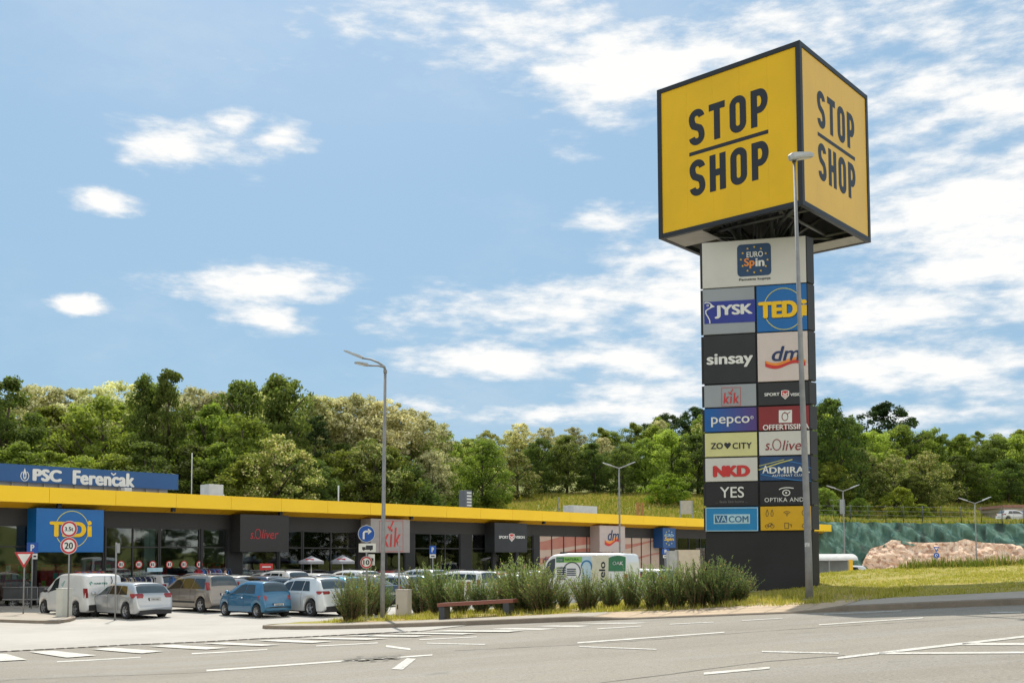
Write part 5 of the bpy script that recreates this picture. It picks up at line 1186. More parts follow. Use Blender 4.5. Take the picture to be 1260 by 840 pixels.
# double-armed lamps in the yard
def dbl(px, py_, Y, lab, ztop_=None):
    b = ground_pt(px, Y); o = empty('street_lamp', b, 0, lab, 'street lamp', 'street lamps'); tz = at(px, py_, Y).z - b.z; k = Y / FX
    mb = MB(); mb.tube([(0, 0, -.1), (0, 0, tz)], [.08, .05], 10); mb.build('pole', STEEL, o)
    mb = MB(); mb.tube([(-12 * k, 0, tz + 4 * k), (0, 0, tz), (12 * k, 0, tz + 4.4 * k)], .04, 6); mb.build('arm', STEEL, o)
    led_head(o, (-9 * k, 0, tz + 3 * k), (-20 * k, 0, tz + 7 * k), .17, .05); led_head(o, (9 * k, 0, tz + 3.3 * k), (20 * k, 0, tz + 8 * k), .17, .05)
dbl(763, 576, 72.5, 'street lamp with a Y of two heads in front of the pale square shop sign')
dbl(1039.5, 604, 95, 'street lamp with a Y of two heads beside the curved white canopy')
dbl(1202, 619, 110, 'street lamp with a Y of two heads in front of the bare rock')
# signs
SBACK = mat('sign_back_grey', (.28, .29, .30), .5, metal=.3); SWH = mat('sign_white', (.70, .70, .68), .35); SRED = mat('sign_red', (.50, .03, .04), .35); SBLU = mat('sign_blue', (.01, .08, .38), .35)
def post_sign(px, pyb, pyt, lab, plates, r_=.032, f=base, Y=None, yaw=0, cat='road sign', name='road_sign'):
    b = G(px, pyb, f) if Y is None else ground_pt(px, Y); o = empty(name, b, yaw, lab, cat); z = at(px, pyt, b.y).z - b.z
    mb = MB(); mb.tube([(0, 0, -.05), (0, 0, z)], r_, 10); mb.lathe([(.09, 0), (.09, .02), (.04, .03)], 12); mb.build('post', STEEL, o)
    k = b.y / FX
    for fn in plates: fn(o, b, k)
    return o
def zpx(b, px, py_): return at(px, py_, b.y).z - b.z
def round_plate(px, cy, rpx, content, ring=SRED, fill=SWH):
    def f(o, b, k):
        z = zpx(b, px, cy); r = rpx * k; mb = MB(); mb.lathe([(.001, -.045), (r, -.045), (r, -.03), (.001, -.03)], 32, 3, 'y', (0, 0, z), False)
        mb.disc((0, z), r * .97, -.048, 2, 32); mb.disc((0, z), r * .93, -.050, 0, 32); mb.disc((0, z), r * .70 if ring is SRED else r * .9, -.053, 1, 32); content(mb, z, r); mb.build('sign_plate', [ring, fill, SWH, SBACK, DKINK], o)
    return f
def num(s_, w=.9, h=.72):
    def f(mb, z, r): text(mb, s_, 0, z, r * w, r * h, -.057, 4, bold=.03)
    return f
def tri(px, y0, y1, hw):
    def f(o, b, k):
        z1, z0, w_ = zpx(b, px, y0), zpx(b, px, y1), hw * k; h = z1 - z0; mb = MB()
        mb.prism([(0, z0), (w_, z1), (-w_, z1)], -.04, -.03, 2)
        mb.add([(0, -.043, z0 + .01), (w_ * .98, -.043, z1 - .01), (-w_ * .98, -.043, z1 - .01)], [(0, 1, 2)], 0)
        mb.add([(0, -.046, z0 + h * .25), (w_ * .68, -.046, z1 - h * .12), (-w_ * .68, -.046, z1 - h * .12)], [(0, 1, 2)], 1); mb.build('sign_plate', [SRED, SWH, SBACK], o)
    return f
def rect_plate(px, x0, x1, y0, y1, m_, content=None, dy=0):
    def f(o, b, k):
        z1, z0 = zpx(b, px, y0), zpx(b, px, y1); a, c = (x0 - px) * k, (x1 - px) * k; mb = MB(); mb.box(a, c, -.035 + dy, -.03 + dy + .006, z0, z1, 0)
        if content: content(mb, (a + c) / 2, (z0 + z1) / 2, c - a, z1 - z0, -.038 + dy)
        mb.build('sign_plate', [m_, SWH, DKINK, SBLU], o)
    return f
def c_P(mb, x, z, w_, h, y): text(mb, 'P', x, z, w_ * .34, h * .62, y - .004, 1, bold=.05)
def c_wb(mb, x, z, w_, h, y): mb.box(x - w_*.3, x + w_*.3, y - .003, y, z - h*.15, z + h*.15, 2)
def c_truck(mb, x, z, w_, h, y):
    mb.box(x - w_*.08, x + w_*.33, y - .003, y, z - h*.12, z + h*.28, 2); mb.box(x - w_*.30, x - w_*.10, y - .003, y, z - h*.14, z + h*.10, 2); mb.box(x - w_*.30, x + w_*.33, y - .004, y, z - h*.22, z - h*.12, 2)
    for q in (-.2, .2): mb.disc((x + w_*q, z - h*.24), h*.09, y - .005, 2, 10)
post_sign(28.5, 758, 679, 'red and white give way triangle on a thin post at the left edge', [tri(31, 678.6, 699.5, 12)])
post_sign(39.5, 733, 667, 'blue parking sign behind the give way triangle', [rect_plate(39.5, 32.8, 46.8, 667, 680, SBLU, c_P), rect_plate(39.5, 40, 46, 680.6, 687.5, SWH, c_wb)], Y=50)
post_sign(83.5, 762.3, 641, 'post with two red ringed signs reading 3.5t and 20', [round_plate(85, 650.5, 10.3, num('3.5t', 1.05, .5)), round_plate(84.6, 671, 10.6, num('20', 1.0, .78))])
post_sign(141.5, 763.2, 667, 'plain grey post with a sign seen edge-on beside the silver estate car', [rect_plate(141.5, 142.5, 146.5, 668, 680, SBACK)])
def arrow(mb, z, r):
    mb.ribbon([(-r*.32, z - r*.62), (-r*.32, z + r*.05), (-r*.25, z + r*.2), (-r*.1, z + r*.27), (r*.25, z + r*.27)], r*.22, -.057, 2)
    mb.add([(r*.18, -.057, z + r*.62), (r*.18, -.057, z - r*.08), (r*.62, -.057, z + r*.27)], [(0, 1, 2)], 2)
post_sign(451, 0, 645, 'round blue right-turn arrow sign over a lorry plate and a red ringed 10', [round_plate(452, 656.3, 10.6, arrow, SBLU, SBLU), rect_plate(451, 441.5, 462.5, 668.3, 678.9, SWH, c_truck), round_plate(451, 691.5, 7.6, num('10', 1.0, .8)), rect_plate(451, 453, 461, 681.5, 695, SWH, c_wb, .05)], Y=38)
post_sign(491, 0, 667.5, 'bare metal post right of the tall lamp post', [], Y=40)
post_sign(532.5, 0, 671, 'small blue parking sign with a white plate above the bushes', [rect_plate(532.5, 528.5, 536.5, 671, 681, SBLU, c_P), rect_plate(532.5, 528.8, 536.3, 681.5, 686, SWH, c_wb)], Y=60)
post_sign(818.5, 0, 674, 'small blue parking sign under the narrow blue shop sign', [rect_plate(818.5, 815, 823.5, 674.5, 681.5, SBLU, c_P), rect_plate(818.5, 816, 822, 682.5, 686, SWH, c_wb)], Y=66)
def back_tri(o, b, k):
    z1, z0 = zpx(b, 1152, 672.3), zpx(b, 1152, 679); mb = MB(); w_ = 3.6 * k; mb.prism([(0, z0), (w_, z1), (-w_, z1)], -.05, -.04, 3); mb.add([(0, -.055, lerp(z0, z1, .35)), (w_*.55, -.055, lerp(z0, z1, .85)), (-w_*.55, -.055, lerp(z0, z1, .85))], [(0, 1, 2)], 1); mb.build('sign_plate', [SBACK, SWH, SBACK, SBLU], o)
post_sign(1152.5, 0, 672, 'small triangle and round blue sign on a post before the bare rock', [back_tri, round_plate(1153, 683, 3.8, lambda mb, z, r: mb.ribbon(arc(0, z, r*.4, r*.4, 0, 300, 10), r*.2, -.057, 2), SBLU, SBLU)], Y=85)
# cabinets
def cabinet(P, lab, f, depth, mt, door=True, yaw=0.0, hpx=None):
    g = G((P[0] + P[2]) / 2, P[3], f); k = g.y / FX; w_ = (P[2] - P[0]) * k; h = (P[3] - P[1]) * k; o = empty('utility_cabinet', g, yaw, lab, 'utility cabinet')
    mb = MB(); mb.box(-w_/2, w_/2, 0, depth, .04, h); mb.build('casing', mt, o, bevel=.012)
    mb = MB(); mb.box(-w_/2 + .02, w_/2 - .02, .02, depth - .02, -.1, .045); mb.build('plinth', mat('footing_concrete', (.3, .28, .25), .9), o)
    mb = MB(); mb.box(-w_/2 + .03, w_/2 - .03, -.012, .0, .08, h - .05); d_ = mb.build('door', mt, o, bevel=.004)
    if door: mb = MB(); mb.box(-w_/2 + .07, -w_/2 + .10, -.03, -.012, h * .3, h * .47); mb.build('handle', DKINK, d_)
    mb = MB(); mb.box(-w_/2 - .015, w_/2 + .015, -.02, depth + .015, h, h + .02); mb.build('lid', mt, o)
    return o
m_cab = mat('cabinet_paint', (.52, .47, .41), .5, var=.06, scale=2); m_cabl = mat('pale_cabinet_paint', (.60, .60, .54), .5, var=.05, scale=2)
cabinet((486, 726, 502.5, 759), 'beige utility cabinet in the bushes left of the bench', lawnz, .34, m_cab, yaw=-.30)
o = cabinet((66.5, 724.3, 78, 761.5), 'pale tall cabinet at the foot of the speed limit post', base, .5, m_cabl, False, yaw=-.5)
# bench
a, b = G(544, 762, lawnz), G(624, 757, lawnz); a = Vector((a.x, a.y, lawnz(a.x, a.y))); d = (b - a); yaw = math.atan2(d.y, d.x)
o = empty('park_bench', a, yaw, 'backless bench with a red-brown timber seat on dark steel legs', 'bench'); L_ = Vector((d.x, d.y)).length; H_ = at(544, 742, a.y).z - a.z; dz = b.z - a.z
mb = MB()
for k in range(4): y = .02 + k * .115; mb.add([(-.18, y, H_ - .11), (L_ + .18, y, H_ - .11 + dz), (L_ + .18, y + .10, H_ - .11 + dz), (-.18, y + .10, H_ - .11), (-.18, y, H_), (L_ + .18, y, H_ + dz), (L_ + .18, y + .10, H_ + dz), (-.18, y + .10, H_)], [(0,3,2,1),(4,5,6,7),(0,1,5,4),(1,2,6,5),(2,3,7,6),(3,0,4,7)])
mb.build('seat', mat('red_brown_timber', (.20, .065, .045), .55, rgb2=(.27, .10, .065), scale=4, stretch=(.3, 3, 3)), o)
for x in (.0, L_ - .02):
    z_ = dz * x / L_; mb = MB(); mb.box(x - .13, x + .07, .02, .46, z_ - .1, z_ + H_ - .112); mb.build('leg', mat('bench_steel', (.045, .05, .06), .5, var=.2), o, bevel=.01)
# beige board enclosure by the pylon
g = ground_pt(848, 58); k = 58 / FX
o = empty('board_enclosure', g, .1, 'tall cream board enclosure with a grey weathered side left of the pylon', 'enclosure'); zt_ = at(848, 676, 58).z - g.z
mb = MB(); mb.box(-13 * k, 14 * k, 0, .8, 0, zt_); mb.build('board', mat('cream_board', (.52, .44, .33), .6, var=.08), o); mb = MB(); mb.box(-24 * k, -13.2 * k, .1, .8, 0, zt_ - .05); mb.build('side_board', mat('grey_white_board', (.40, .40, .38), .6, var=.1), o)
mb = MB(); mb.box(14.3 * k, 22 * k, .3, .9, 0, zt_ + .1); mb.build('lattice', mat('weathered_lattice', (.10, .09, .08), .8, var=.8, scale=9), o)
# parasols
FP_ = Face(bd, -1.8)
for i, (px, yt, yb, hw_) in enumerate(((383, 684.5, 690, 15.5), (421.5, 683.5, 690, 15))):
    x, z = FP_.p(px, yt); p_ = FP_.F @ Vector((x, -1.8, 0)); gz = base(p_.x, p_.y); o = empty('parasol', (p_.x, p_.y, gz), 0, ('left', 'right')[i] + ' one of the two white parasols before the dark shopfront', 'parasol', 'parasols outside the shops'); zt_ = z + bd.location.z - gz; zb_ = FP_.p(px, yb)[1] + bd.location.z - gz; k = p_.y / FX; r_ = hw_ * k
    mb = MB(); mb.tube([(0, 0, 0), (0, 0, zt_)], .03, 8); mb.lathe([(.3, 0), (.3, .08), (.05, .1)], 14); mb.build('pole', WHITE, o)
    mb = MB(); n = 8; prof = [(.02, zt_ + .05), (r_ * .5, lerp(zt_, zb_, .42)), (r_, zb_), (r_ * .99, zb_ - .16)]; mb.lathe(prof, n, 0, 'z', (0, 0, 0), False); mb.build('canopy', mat('parasol_cloth', (.29, .29, .32), .8, var=.05), o)
    mb = MB()
    for q in range(0, n, 2): aa = R(q * 45 - 90 + 22.5); mb.box(-.25, .25, -r_ * .66, -r_ * .64, lerp(zt_, zb_, .50), lerp(zt_, zb_, .72)); break
    mb.build('emblem', REDI, o)
# racks of goods outside
gr_ = random.Random(21)
def rack(px, cols, lab, wd=1.5, h=1.25, yl=-.9):
    F = Face(bd, yl); x, _ = F.p(px, 700); p_ = F.F @ Vector((x, yl, 0)); o = empty('goods_rack', (p_.x, p_.y, base(p_.x, p_.y) + .01), DIR, lab, 'display rack', 'display racks outside the shops')
    mb = MB(); 
    for sx in (-wd/2, wd/2): mb.tube([(sx, 0, 0), (sx, 0, h)], .02, 6); mb.tube([(sx, -.25, .02), (sx, .25, .02)], .02, 6)
    mb.tube([(-wd/2, 0, h), (wd/2, 0, h)], .02, 6); mb.build('rack_frame', STEELD, o)
    mb = MB(); x = -wd/2 + .06
    while x < wd/2 - .06:
        w_ = gr_.uniform(.04, .09); q = gr_.uniform(.5, .95); mb.add([(x, -.22, h - .12), (x + w_, -.20, h - .14), (x + w_, .2, h - .14), (x, .22, h - .12), (x - .02, -.26, h - .05 - q), (x + w_, -.24, h - q), (x + w_, .24, h - q), (x, .26, h - q), (x, 0, h - .02), (x + w_, 0, h - .02)], [(0, 1, 5, 4), (1, 2, 6, 5), (2, 3, 7, 6), (3, 0, 4, 7), (0, 8, 9, 1), (8, 3, 2, 9), (4, 5, 6, 7)], gr_.randrange(len(cols))); x += w_ + .02
    mb.build('hanging_goods', cols, o)
g_ = {n_: mat('garment_' + n_, c, .85, var=.25, scale=8) for n_, c in dict(red=(.42, .03, .04), pink=(.45, .12, .16), navy=(.02, .03, .1), black=(.015, .015, .018), pale=(.5, .5, .5), blue=(.05, .15, .4), tan=(.33, .23, .13), green=(.05, .2, .08), orange=(.55, .14, .03)).items()}
for px, cs, lab in ((157, ('black', 'tan', 'navy'), 'rack of dark goods above the silver estate car, leftmost of the dark ones'), (172, ('black', 'pale', 'navy'), 'rack of black and white goods below the second round sticker'), (226, ('navy', 'pale', 'blue', 'tan'), 'rack of mixed blue goods below the fifth round sticker'),
                    (240, ('black', 'blue', 'red'), 'rack of dark and red goods below the last round sticker'), (256, ('navy', 'blue', 'pale', 'red'), 'rack of navy clothes left of the standing person'), (268, ('black', 'navy', 'blue'), 'tall rack of black clothes beside the standing person'),
                    (455, ('red', 'red', 'pink'), 'rack of red goods behind the sign with the turn arrow'), (478, ('red', 'pink', 'pale'), 'rack of red and pink goods right of the tall lamp post'), (492, ('red', 'pink'), 'rack of pink goods near the bare metal post'), (528, ('tan', 'green', 'pale'), 'rack of mixed goods around the small blue parking sign'), (563, ('pale', 'pink', 'navy'), 'rack of pale goods left of the charcoal shop sign'), (110, ('orange', 'red', 'blue'), 'rack of orange goods above the small white van')):
    rack(px, [g_[c] for c in cs], lab, 1.6, 1.75 if px in (268, 256, 110) else 1.4)
mb = MB(); F = Face(bd, -.6); x, z, wd, hh = F.box(310.5, 693, 333, 701)
o = empty('price_board', F.F @ Vector((F.box(322, 693, 333, 701)[0], -.6, 0)), DIR, 'small red price board under the dark script sign', 'sign'); o.location.z = base(o.location.x, o.location.y); z0 = F.p(327, 701)[1] + bd.location.z - o.location.z; z1 = F.p(327, 693)[1] + bd.location.z - o.location.z
mb = MB(); mb.box(-.45, .45, -.02, .02, z0, z1, 0); mb.box(-.3, .3, -.03, -.02, lerp(z0, z1, .4), lerp(z0, z1, .6), 1); mb.build('board', [REDI, WHITE], o); mb = MB(); mb.tube([(0, 0, 0), (0, 0, z0)], .03, 8); mb.build('post', STEEL, o)
# red and white goods boards by the people carrier
g = ground_pt(571, 43); o = empty('advert_board', g, .15, 'white and dark red standing board behind the bushes over the bench', 'board'); k = 43 / FX; z1 = at(571, 713, 43).z - g.z
mb = MB(); mb.box(-10 * k, 10 * k, 0, .06, .3, z1, 0); mb.box(-6 * k, 0, -.01, 0, .4, z1 - .08, 1); mb.box(3 * k, 8 * k, -.01, 0, z1 * .6, z1 - .08, 1); mb.build('board', [WHITE, mat('maroon_ink', (.22, .03, .03), .5)], o)
mb = MB(); [mb.tube([(x, .03, 0), (x, .03, .35)], .03, 6) for x in (-8 * k, 8 * k)]; mb.build('leg', STEEL, o)
# the standing person
def person(loc, yaw, lab, top, bot, skin=(.42, .26, .19)):
    def skinned(name, pts, edges, rad, m_, parent=None):
        me = bpy.data.meshes.new(name); me.from_pydata(pts, edges, []); o = bpy.data.objects.new(name, me); col.objects.link(o)
        md = o.modifiers.new('s', 'SKIN'); md.use_smooth_shade = True; sk = me.skin_vertices[0].data
        for i, r_ in enumerate(rad): sk[i].radius = (r_, r_) if not isinstance(r_, tuple) else r_
        sk[0].use_root = True; sub = o.modifiers.new('u', 'SUBSURF'); sub.levels = 1; sub.render_levels = 1
        dg = bpy.context.evaluated_depsgraph_get(); m2 = bpy.data.meshes.new_from_object(o.evaluated_get(dg)); bpy.data.objects.remove(o)
        o = bpy.data.objects.new(name, m2); col.objects.link(o); m2.materials.clear(); m2.materials.append(m_)
        if parent: o.parent = parent
        return o
    SK = mat('skin', skin, .6, var=.05)
    pts = [(0, 0, .95), (0, 0, 1.15), (0, 0, 1.38), (0, .0, 1.50), (0, -.01, 1.60), (0, -.01, 1.72), (.10, 0, .90), (.11, .02, .50), (.12, .04, .08), (.13, -.12, .04), (-.10, 0, .90), (-.12, -.04, .50), (-.13, .03, .08), (-.14, -.13, .04),
           (.17, 0, 1.40), (.24, .02, 1.14), (.25, -.10, .90), (.25, -.15, .82), (-.17, 0, 1.40), (-.24, .02, 1.14), (-.22, -.16, .96), (-.18, -.22, .93)]
    ed = [(0,1),(1,2),(2,3),(3,4),(4,5),(0,6),(6,7),(7,8),(8,9),(0,10),(10,11),(11,12),(12,13),(2,14),(14,15),(15,16),(16,17),(2,18),(18,19),(19,20),(20,21)]
    rd = [(.15,.11),(.14,.10),(.15,.10),.055,.085,.08,.085,.06,.04,.035,.085,.06,.04,.035,.055,.042,.03,.03,.055,.042,.03,.03]
    b_ = skinned('person', pts, ed, rd, SK); b_.location = loc; b_.rotation_euler = (0, 0, yaw); tag(b_, lab, 'person', kind=None)
    gr = lambda idx, add: None
    skinned('shirt', [pts[i] for i in (0, 1, 2, 14, 15, 18, 19)], [(0,1),(1,2),(2,3),(3,4),(2,5),(5,6)], [(.165,.12),(.155,.115),(.165,.115),.07,.055,.07,.055], mat('shirt_' + lab[:5], top, .85), b_)
    skinned('trousers', [pts[i] for i in (0, 6, 7, 8, 10, 11, 12)], [(0,1),(1,2),(2,3),(0,4),(4,5),(5,6)], [(.16,.12),.10,.075,.055,.10,.075,.055], mat('trousers_' + lab[:5], bot, .85), b_)
    mb = MB(); mb.lathe([(.001, 1.835), (.06, 1.82), (.095, 1.76), (.10, 1.68), (.07, 1.62)], 14, 0, 'z', (0, .02, 0)); mb.build('hair', mat('brown_hair', (.05, .03, .02), .7), b_)
    return b_
F = Face(bd, -1.4); x, _ = F.p(277, 700); p_ = F.F @ Vector((x, -1.4, 0)); person((p_.x, p_.y, base(p_.x, p_.y) + .01), DIR + .4, 'person in a pale top and light trousers standing by the clothes racks', (.45, .40, .34), (.35, .30, .25))
F = Face(bd, -2.0); x, _ = F.p(645, 700); p_ = F.F @ Vector((x, -2.0, 0)); person((p_.x, p_.y, base(p_.x, p_.y) + .01), DIR - .8, 'dark clothed person near the charcoal shop sign behind the cars', (.02, .02, .025), (.03, .03, .04))
# ---------- beyond: canopy, post, fences, house, boards
Yc = 80; g0 = ground_pt(985, Yc); g1 = ground_pt(1052, Yc); k = Yc / FX
o = empty('curved_canopy', g0, 0, 'low white canopy with a curved roof at the foot of the green netted slope', 'canopy'); wd = (1056 - 985) * k; zt_ = at(1030, 681, Yc).z - g0.z; zb_ = at(1030, 689, Yc).z - g0.z
mb = MB(); n = 10; vs = []
for i in range(n + 1): aa = R(lerp(0, 100, i / n)); vs += [(0, -math.cos(aa) * 1.6 + 1.6, zb_ + math.sin(aa) * (zt_ - zb_)), (wd, -math.cos(aa) * 1.6 + 1.6, zb_ + math.sin(aa) * (zt_ - zb_))]
mb.add(vs, [(2*i, 2*i+1, 2*i+3, 2*i+2) for i in range(n)], 0, True); mb.add([(wd, p[1], p[2]) for p in vs[::2]] + [(wd, 1.8, zb_)], [tuple(range(n + 2))]); mb.build('roof', mat('canopy_white', (.62, .60, .56), .4), o)
mb = MB(); [mb.box(x, x + .1, .1, .2, 0, zb_) for x in (.3, 2.2, wd - .8)]; mb.box(0, wd, 1.5, 1.6, 0, zb_); mb.build('frame', mat('canopy_frame', (.22, .24, .24), .6), o)
g = ground_pt(1047.5, Yc - 1.5); mb = MB(); mb.box(-.13, .13, 0, .2, 0, at(1047.5, 688, Yc).z - g.z); mb.box(-.16, .16, -.03, .23, 0, .1); o = tag(mb.build('yellow_bollard', mat('bollard_yellow', (.75, .43, .01), .5)), 'square yellow post at the end of the curved canopy', 'post'); o.location = g
S_ = MV; back(MV, wM, 1003, 76, WHITEC, 'white van-like car under the curved canopy right behind the pylon', *RM, kindl='tall', yaw=YAW + .1, doors=(1.12, 2.0, 3.2))
back(HA, wA, 1072, 82, WHITEC, 'white car whose roof just shows over the grass beside the canopy', *RH, yaw=1.5 + 1.2, doors=(1.38, 2.8))
# fence on the terrace
fp = []
for px in (1003, 1027, 1048, 1069.5, 1091.5, 1113.5, 1137, 1160, 1184.5, 1209.5, 1235, 1262, 1290): fp.append(ground_pt(px, 123))
o = empty('terrace_fence', fp[0], 0, 'long wire fence on dark posts along the top of the netted slope', 'fence')
for p_ in fp:
    q = p_ - fp[0]; mb = MB(); mb.tube([q - Vector((0, 0, .2)), q + Vector((0, 0, 2.0))], .055, 6); mb.build('post', STEELD, o)
mb = MB()
for h in (.3, .8, 1.3, 1.85):
    mb.tube([p_ - fp[0] + Vector((0, 0, h)) for p_ in fp], .012, 4)
mb.build('wire', STEEL, o)
g = ground_pt(1262, 131); k = 131 / FX; z1 = at(1262, 621, 131).z - g.z
o = empty('low_house', g, 0, 'low pale house with a flat reddish roof at the right edge of the terrace', 'house'); mb = MB()
for a_, b_ in ((-24, -22), (-12, -7), (4, 30)): mb.box(a_ * k, b_ * k, 0, .4, -.5, z1 - .8)
mb.box(-24 * k, 30 * k, .5, 6, -.5, z1 - .8); mb.box(-26 * k, 32 * k, -.3, 6.2, z1 - .8, z1 - .35); mb.build('wall', mat('house_render', (.50, .43, .36), .8), o)
mb = MB(); mb.box(-28 * k, 34 * k, -.6, 6.5, z1 - .35, z1); mb.build('roof', mat('dull_roof_tile', (.30, .15, .11), .8, var=.2), o)
mb = MB(); mb.box(-20 * k, -13 * k, .44, .49, .2, z1 - 1.0); mb.box(-5 * k, 3 * k, .44, .49, .2, z1 - 1.0); mb.build('window', CGLASS, o)
back(HA, wA, 1231, 127, WHITEC, 'white car parked in front of the low house, left one', *RH, yaw=.15, doors=(1.38, 2.8), detail=True, group='cars by the low house'); back(HA, wA, 1257, 127, WHITEC, 'white car cut off by the right edge in front of the low house', *RH, yaw=.15, doors=(1.38, 2.8), group='cars by the low house')
for px, yt, Y, lab, m_ in ((1192, 594, 152, 'thin pole at the wood edge above the terrace', STEEL), (687.5, 612, 120, 'thin stake in the meadow left of the low skylight', STEEL)):
    g = ground_pt(px, Y); mb = MB(); z1 = at(px, yt, Y).z - g.z; mb.tube([(0, 0, -.2), (0, 0, z1)], [.07, .05], 8); mb.lathe([(.09, z1 - .1), (.09, z1), (.02, z1 + .04)], 8); o = tag(mb.build('pole', m_), lab, 'pole'); o.location = g
g = ground_pt(1038, 128); o = empty('billboard', g, .0, 'small grey board on posts behind the fence near the pylon', 'board'); z0, z1 = at(1038, 632, 128).z - g.z, at(1038, 614, 128).z - g.z; mb = MB(); mb.box(-.3, .3, 0, .1, z0, z1); mb.build('board', mat('grey_board2', (.35, .37, .37), .6), o); mb = MB(); [mb.tube([(x, .05, -.2), (x, .05, z1)], .05, 6) for x in (-.35, .35)]; mb.tube([(-1.6, .05, z1 - .1), (.35, .05, z1 - .1)], .04, 6); mb.build('post', STEELD, o)
g = ground_pt(846, 112); k = 112 / FX; o = empty('billboard', g, 0, 'pale blank board with grey edges on the meadow beside the pylon', 'board'); z0, z1 = at(846, 632, 112).z - g.z, at(846, 615.5, 112).z - g.z
mb = MB(); mb.box(-7 * k, 6 * k, 0, .1, max(z0, .1), z1); mb.build('board', mat('pale_board', (.42, .38, .30), .6), o); mb = MB(); mb.box(-8 * k, -7 * k, 0, .2, -.2, z1); mb.box(6 * k, 7.5 * k, 0, .2, -.2, z1); mb.build('post', SBACK, o)
for px, lab in ((785.5, 'left rusty orange gate post on the meadow'), (791, 'right rusty orange gate post on the meadow')):
    g = ground_pt(px, 112); mb = MB(); z1 = at(px, 619, 112).z - g.z; mb.box(-.14, .14, 0, .2, -.3, z1); mb.box(-.2, .2, -.03, .23, z1, z1 + .06); o = tag(mb.build('gate_post', mat('rusty_orange', (.36, .17, .05), .8, var=.3)), lab, 'post'); o.location = g
# ------------------------------------------------------------------ cut bank: rock and green netting
def bank_y(x): return 116.5 + .02 * (x - 25)
def fbm(p, o=4):
    s = 0; a = 1
    for _ in range(o): s += a * noise.noise(p); p = p * 2.1; a *= .5
    return s
def strip(name, x0, x1, fz0, fz1, fy, disp, m, nx, nz, label, cat):
    mb = MB()
    for j in range(nz + 1):
        for i in range(nx + 1):
            x = lerp(x0, x1, i / nx); t = j / nz; z = lerp(fz0(x), fz1(x), t); y = fy(x, z); d = disp(x, z, t); mb.v.append((x, y - d, z))
    for j in range(nz):
        for i in range(nx): k = j * (nx + 1) + i; mb.f.append((k, k + 1, k + nx + 2, k + nx + 1)); mb.m.append(0); mb.sm.append(name != 'rock_face')
    return tag(mb.build(name, m), label, cat)
def ztopbank(x): return base(x, bank_y(x) + 5.6) + .05
def rock_top(x):
    px = 630 + FX * x / 116.5
    y = table([(1060, 700), (1068, 688), (1080, 676), (1096, 672), (1110, 665), (1128, 668), (1150, 669), (1190, 668), (1202, 664), (1218, 668), (1240, 670), (1300, 672)], px)
    return at(px, y, 116).z
def by(x, z): return bank_y(x) + (z + .6) * .85
m_rock = ground_mat('rock', [(.72, .49, .34), ((.84, .65, .49), 1.3, .45, .58, .95), ((.40, .22, .145), 1.9, .5, .62, .9), ((.78, .66, .54), 3.2, .58, .72, .8), ((.30, .18, .12), 2.4, .62, .72, .7)], bump=1, bscale=5)  # highlights and reddish shadows are mixed into the rock colour
def rdisp(x, z, t):
    v = noise.voronoi(Vector((x * 1.1, z * 1.4, 0)))[0]; return .4 * fbm(Vector((x * .7, z * .9, 1)), 5) + .6 * (v[1] - v[0]) + .1
strip('rock_face', 38.5, 66, lambda x: -.8, lambda x: rock_top(x) + .2, lambda x, z: by(x, z) - .5, rdisp, m_rock, 240, 30, 'bare reddish rock cutting beneath the green netting on the right', 'rock face')
m_net = ground_mat('green_netting', [(.085, .165, .115), ((.04, .10, .08), .8, .47, .6, .9, (1, 1, .16), (0, -.75, 0)), ((.19, .33, .27), 1.5, .5, .64, .85, (1, 1, .12), (0, -.8, 0)), ((.03, .05, .04), .45, .56, .64, .85, (1, 1, .2), (0, -.7, 0)), ((.10, .12, .09), 2.6, .58, .68, .7, (1, 1, .1), (0, -.65, 0)), ((.16, .19, .12), 3, .6, .72, .6)], rough=.7, bump=.8, bscale=6)  # diagonal streaks paint the light and shade of the folds
def ndisp(x, z, t):
    fold = math.sin((x * 1.0 + z * 1.1) * 2.1 + 2 * noise.noise(Vector((x * .3, z * .3, 4)))); q = sstep(39.5, 37, x) 
    big = .9 * math.exp(-((x - 33) / 3.2) ** 2) * math.sin(min(1, t * 1.2) * 2.6)
    return .30 * fold + .45 * fbm(Vector((x * .7, z * .5, 9)), 3) + big + .35
strip('slope_netting', 18, 78, lambda x: (-.8 if x < 38.6 else rock_top(x) - .15 + .25 * noise.noise(Vector((x * 1.3, 0, 0)))), lambda x: ztopbank(x) + .1 + .18 * noise.noise(Vector((x * 1.1, 3, 0))), by, ndisp, m_net, 300, 24, 'dark green netting draped in folds over the earth bank behind the pylon', 'netting')

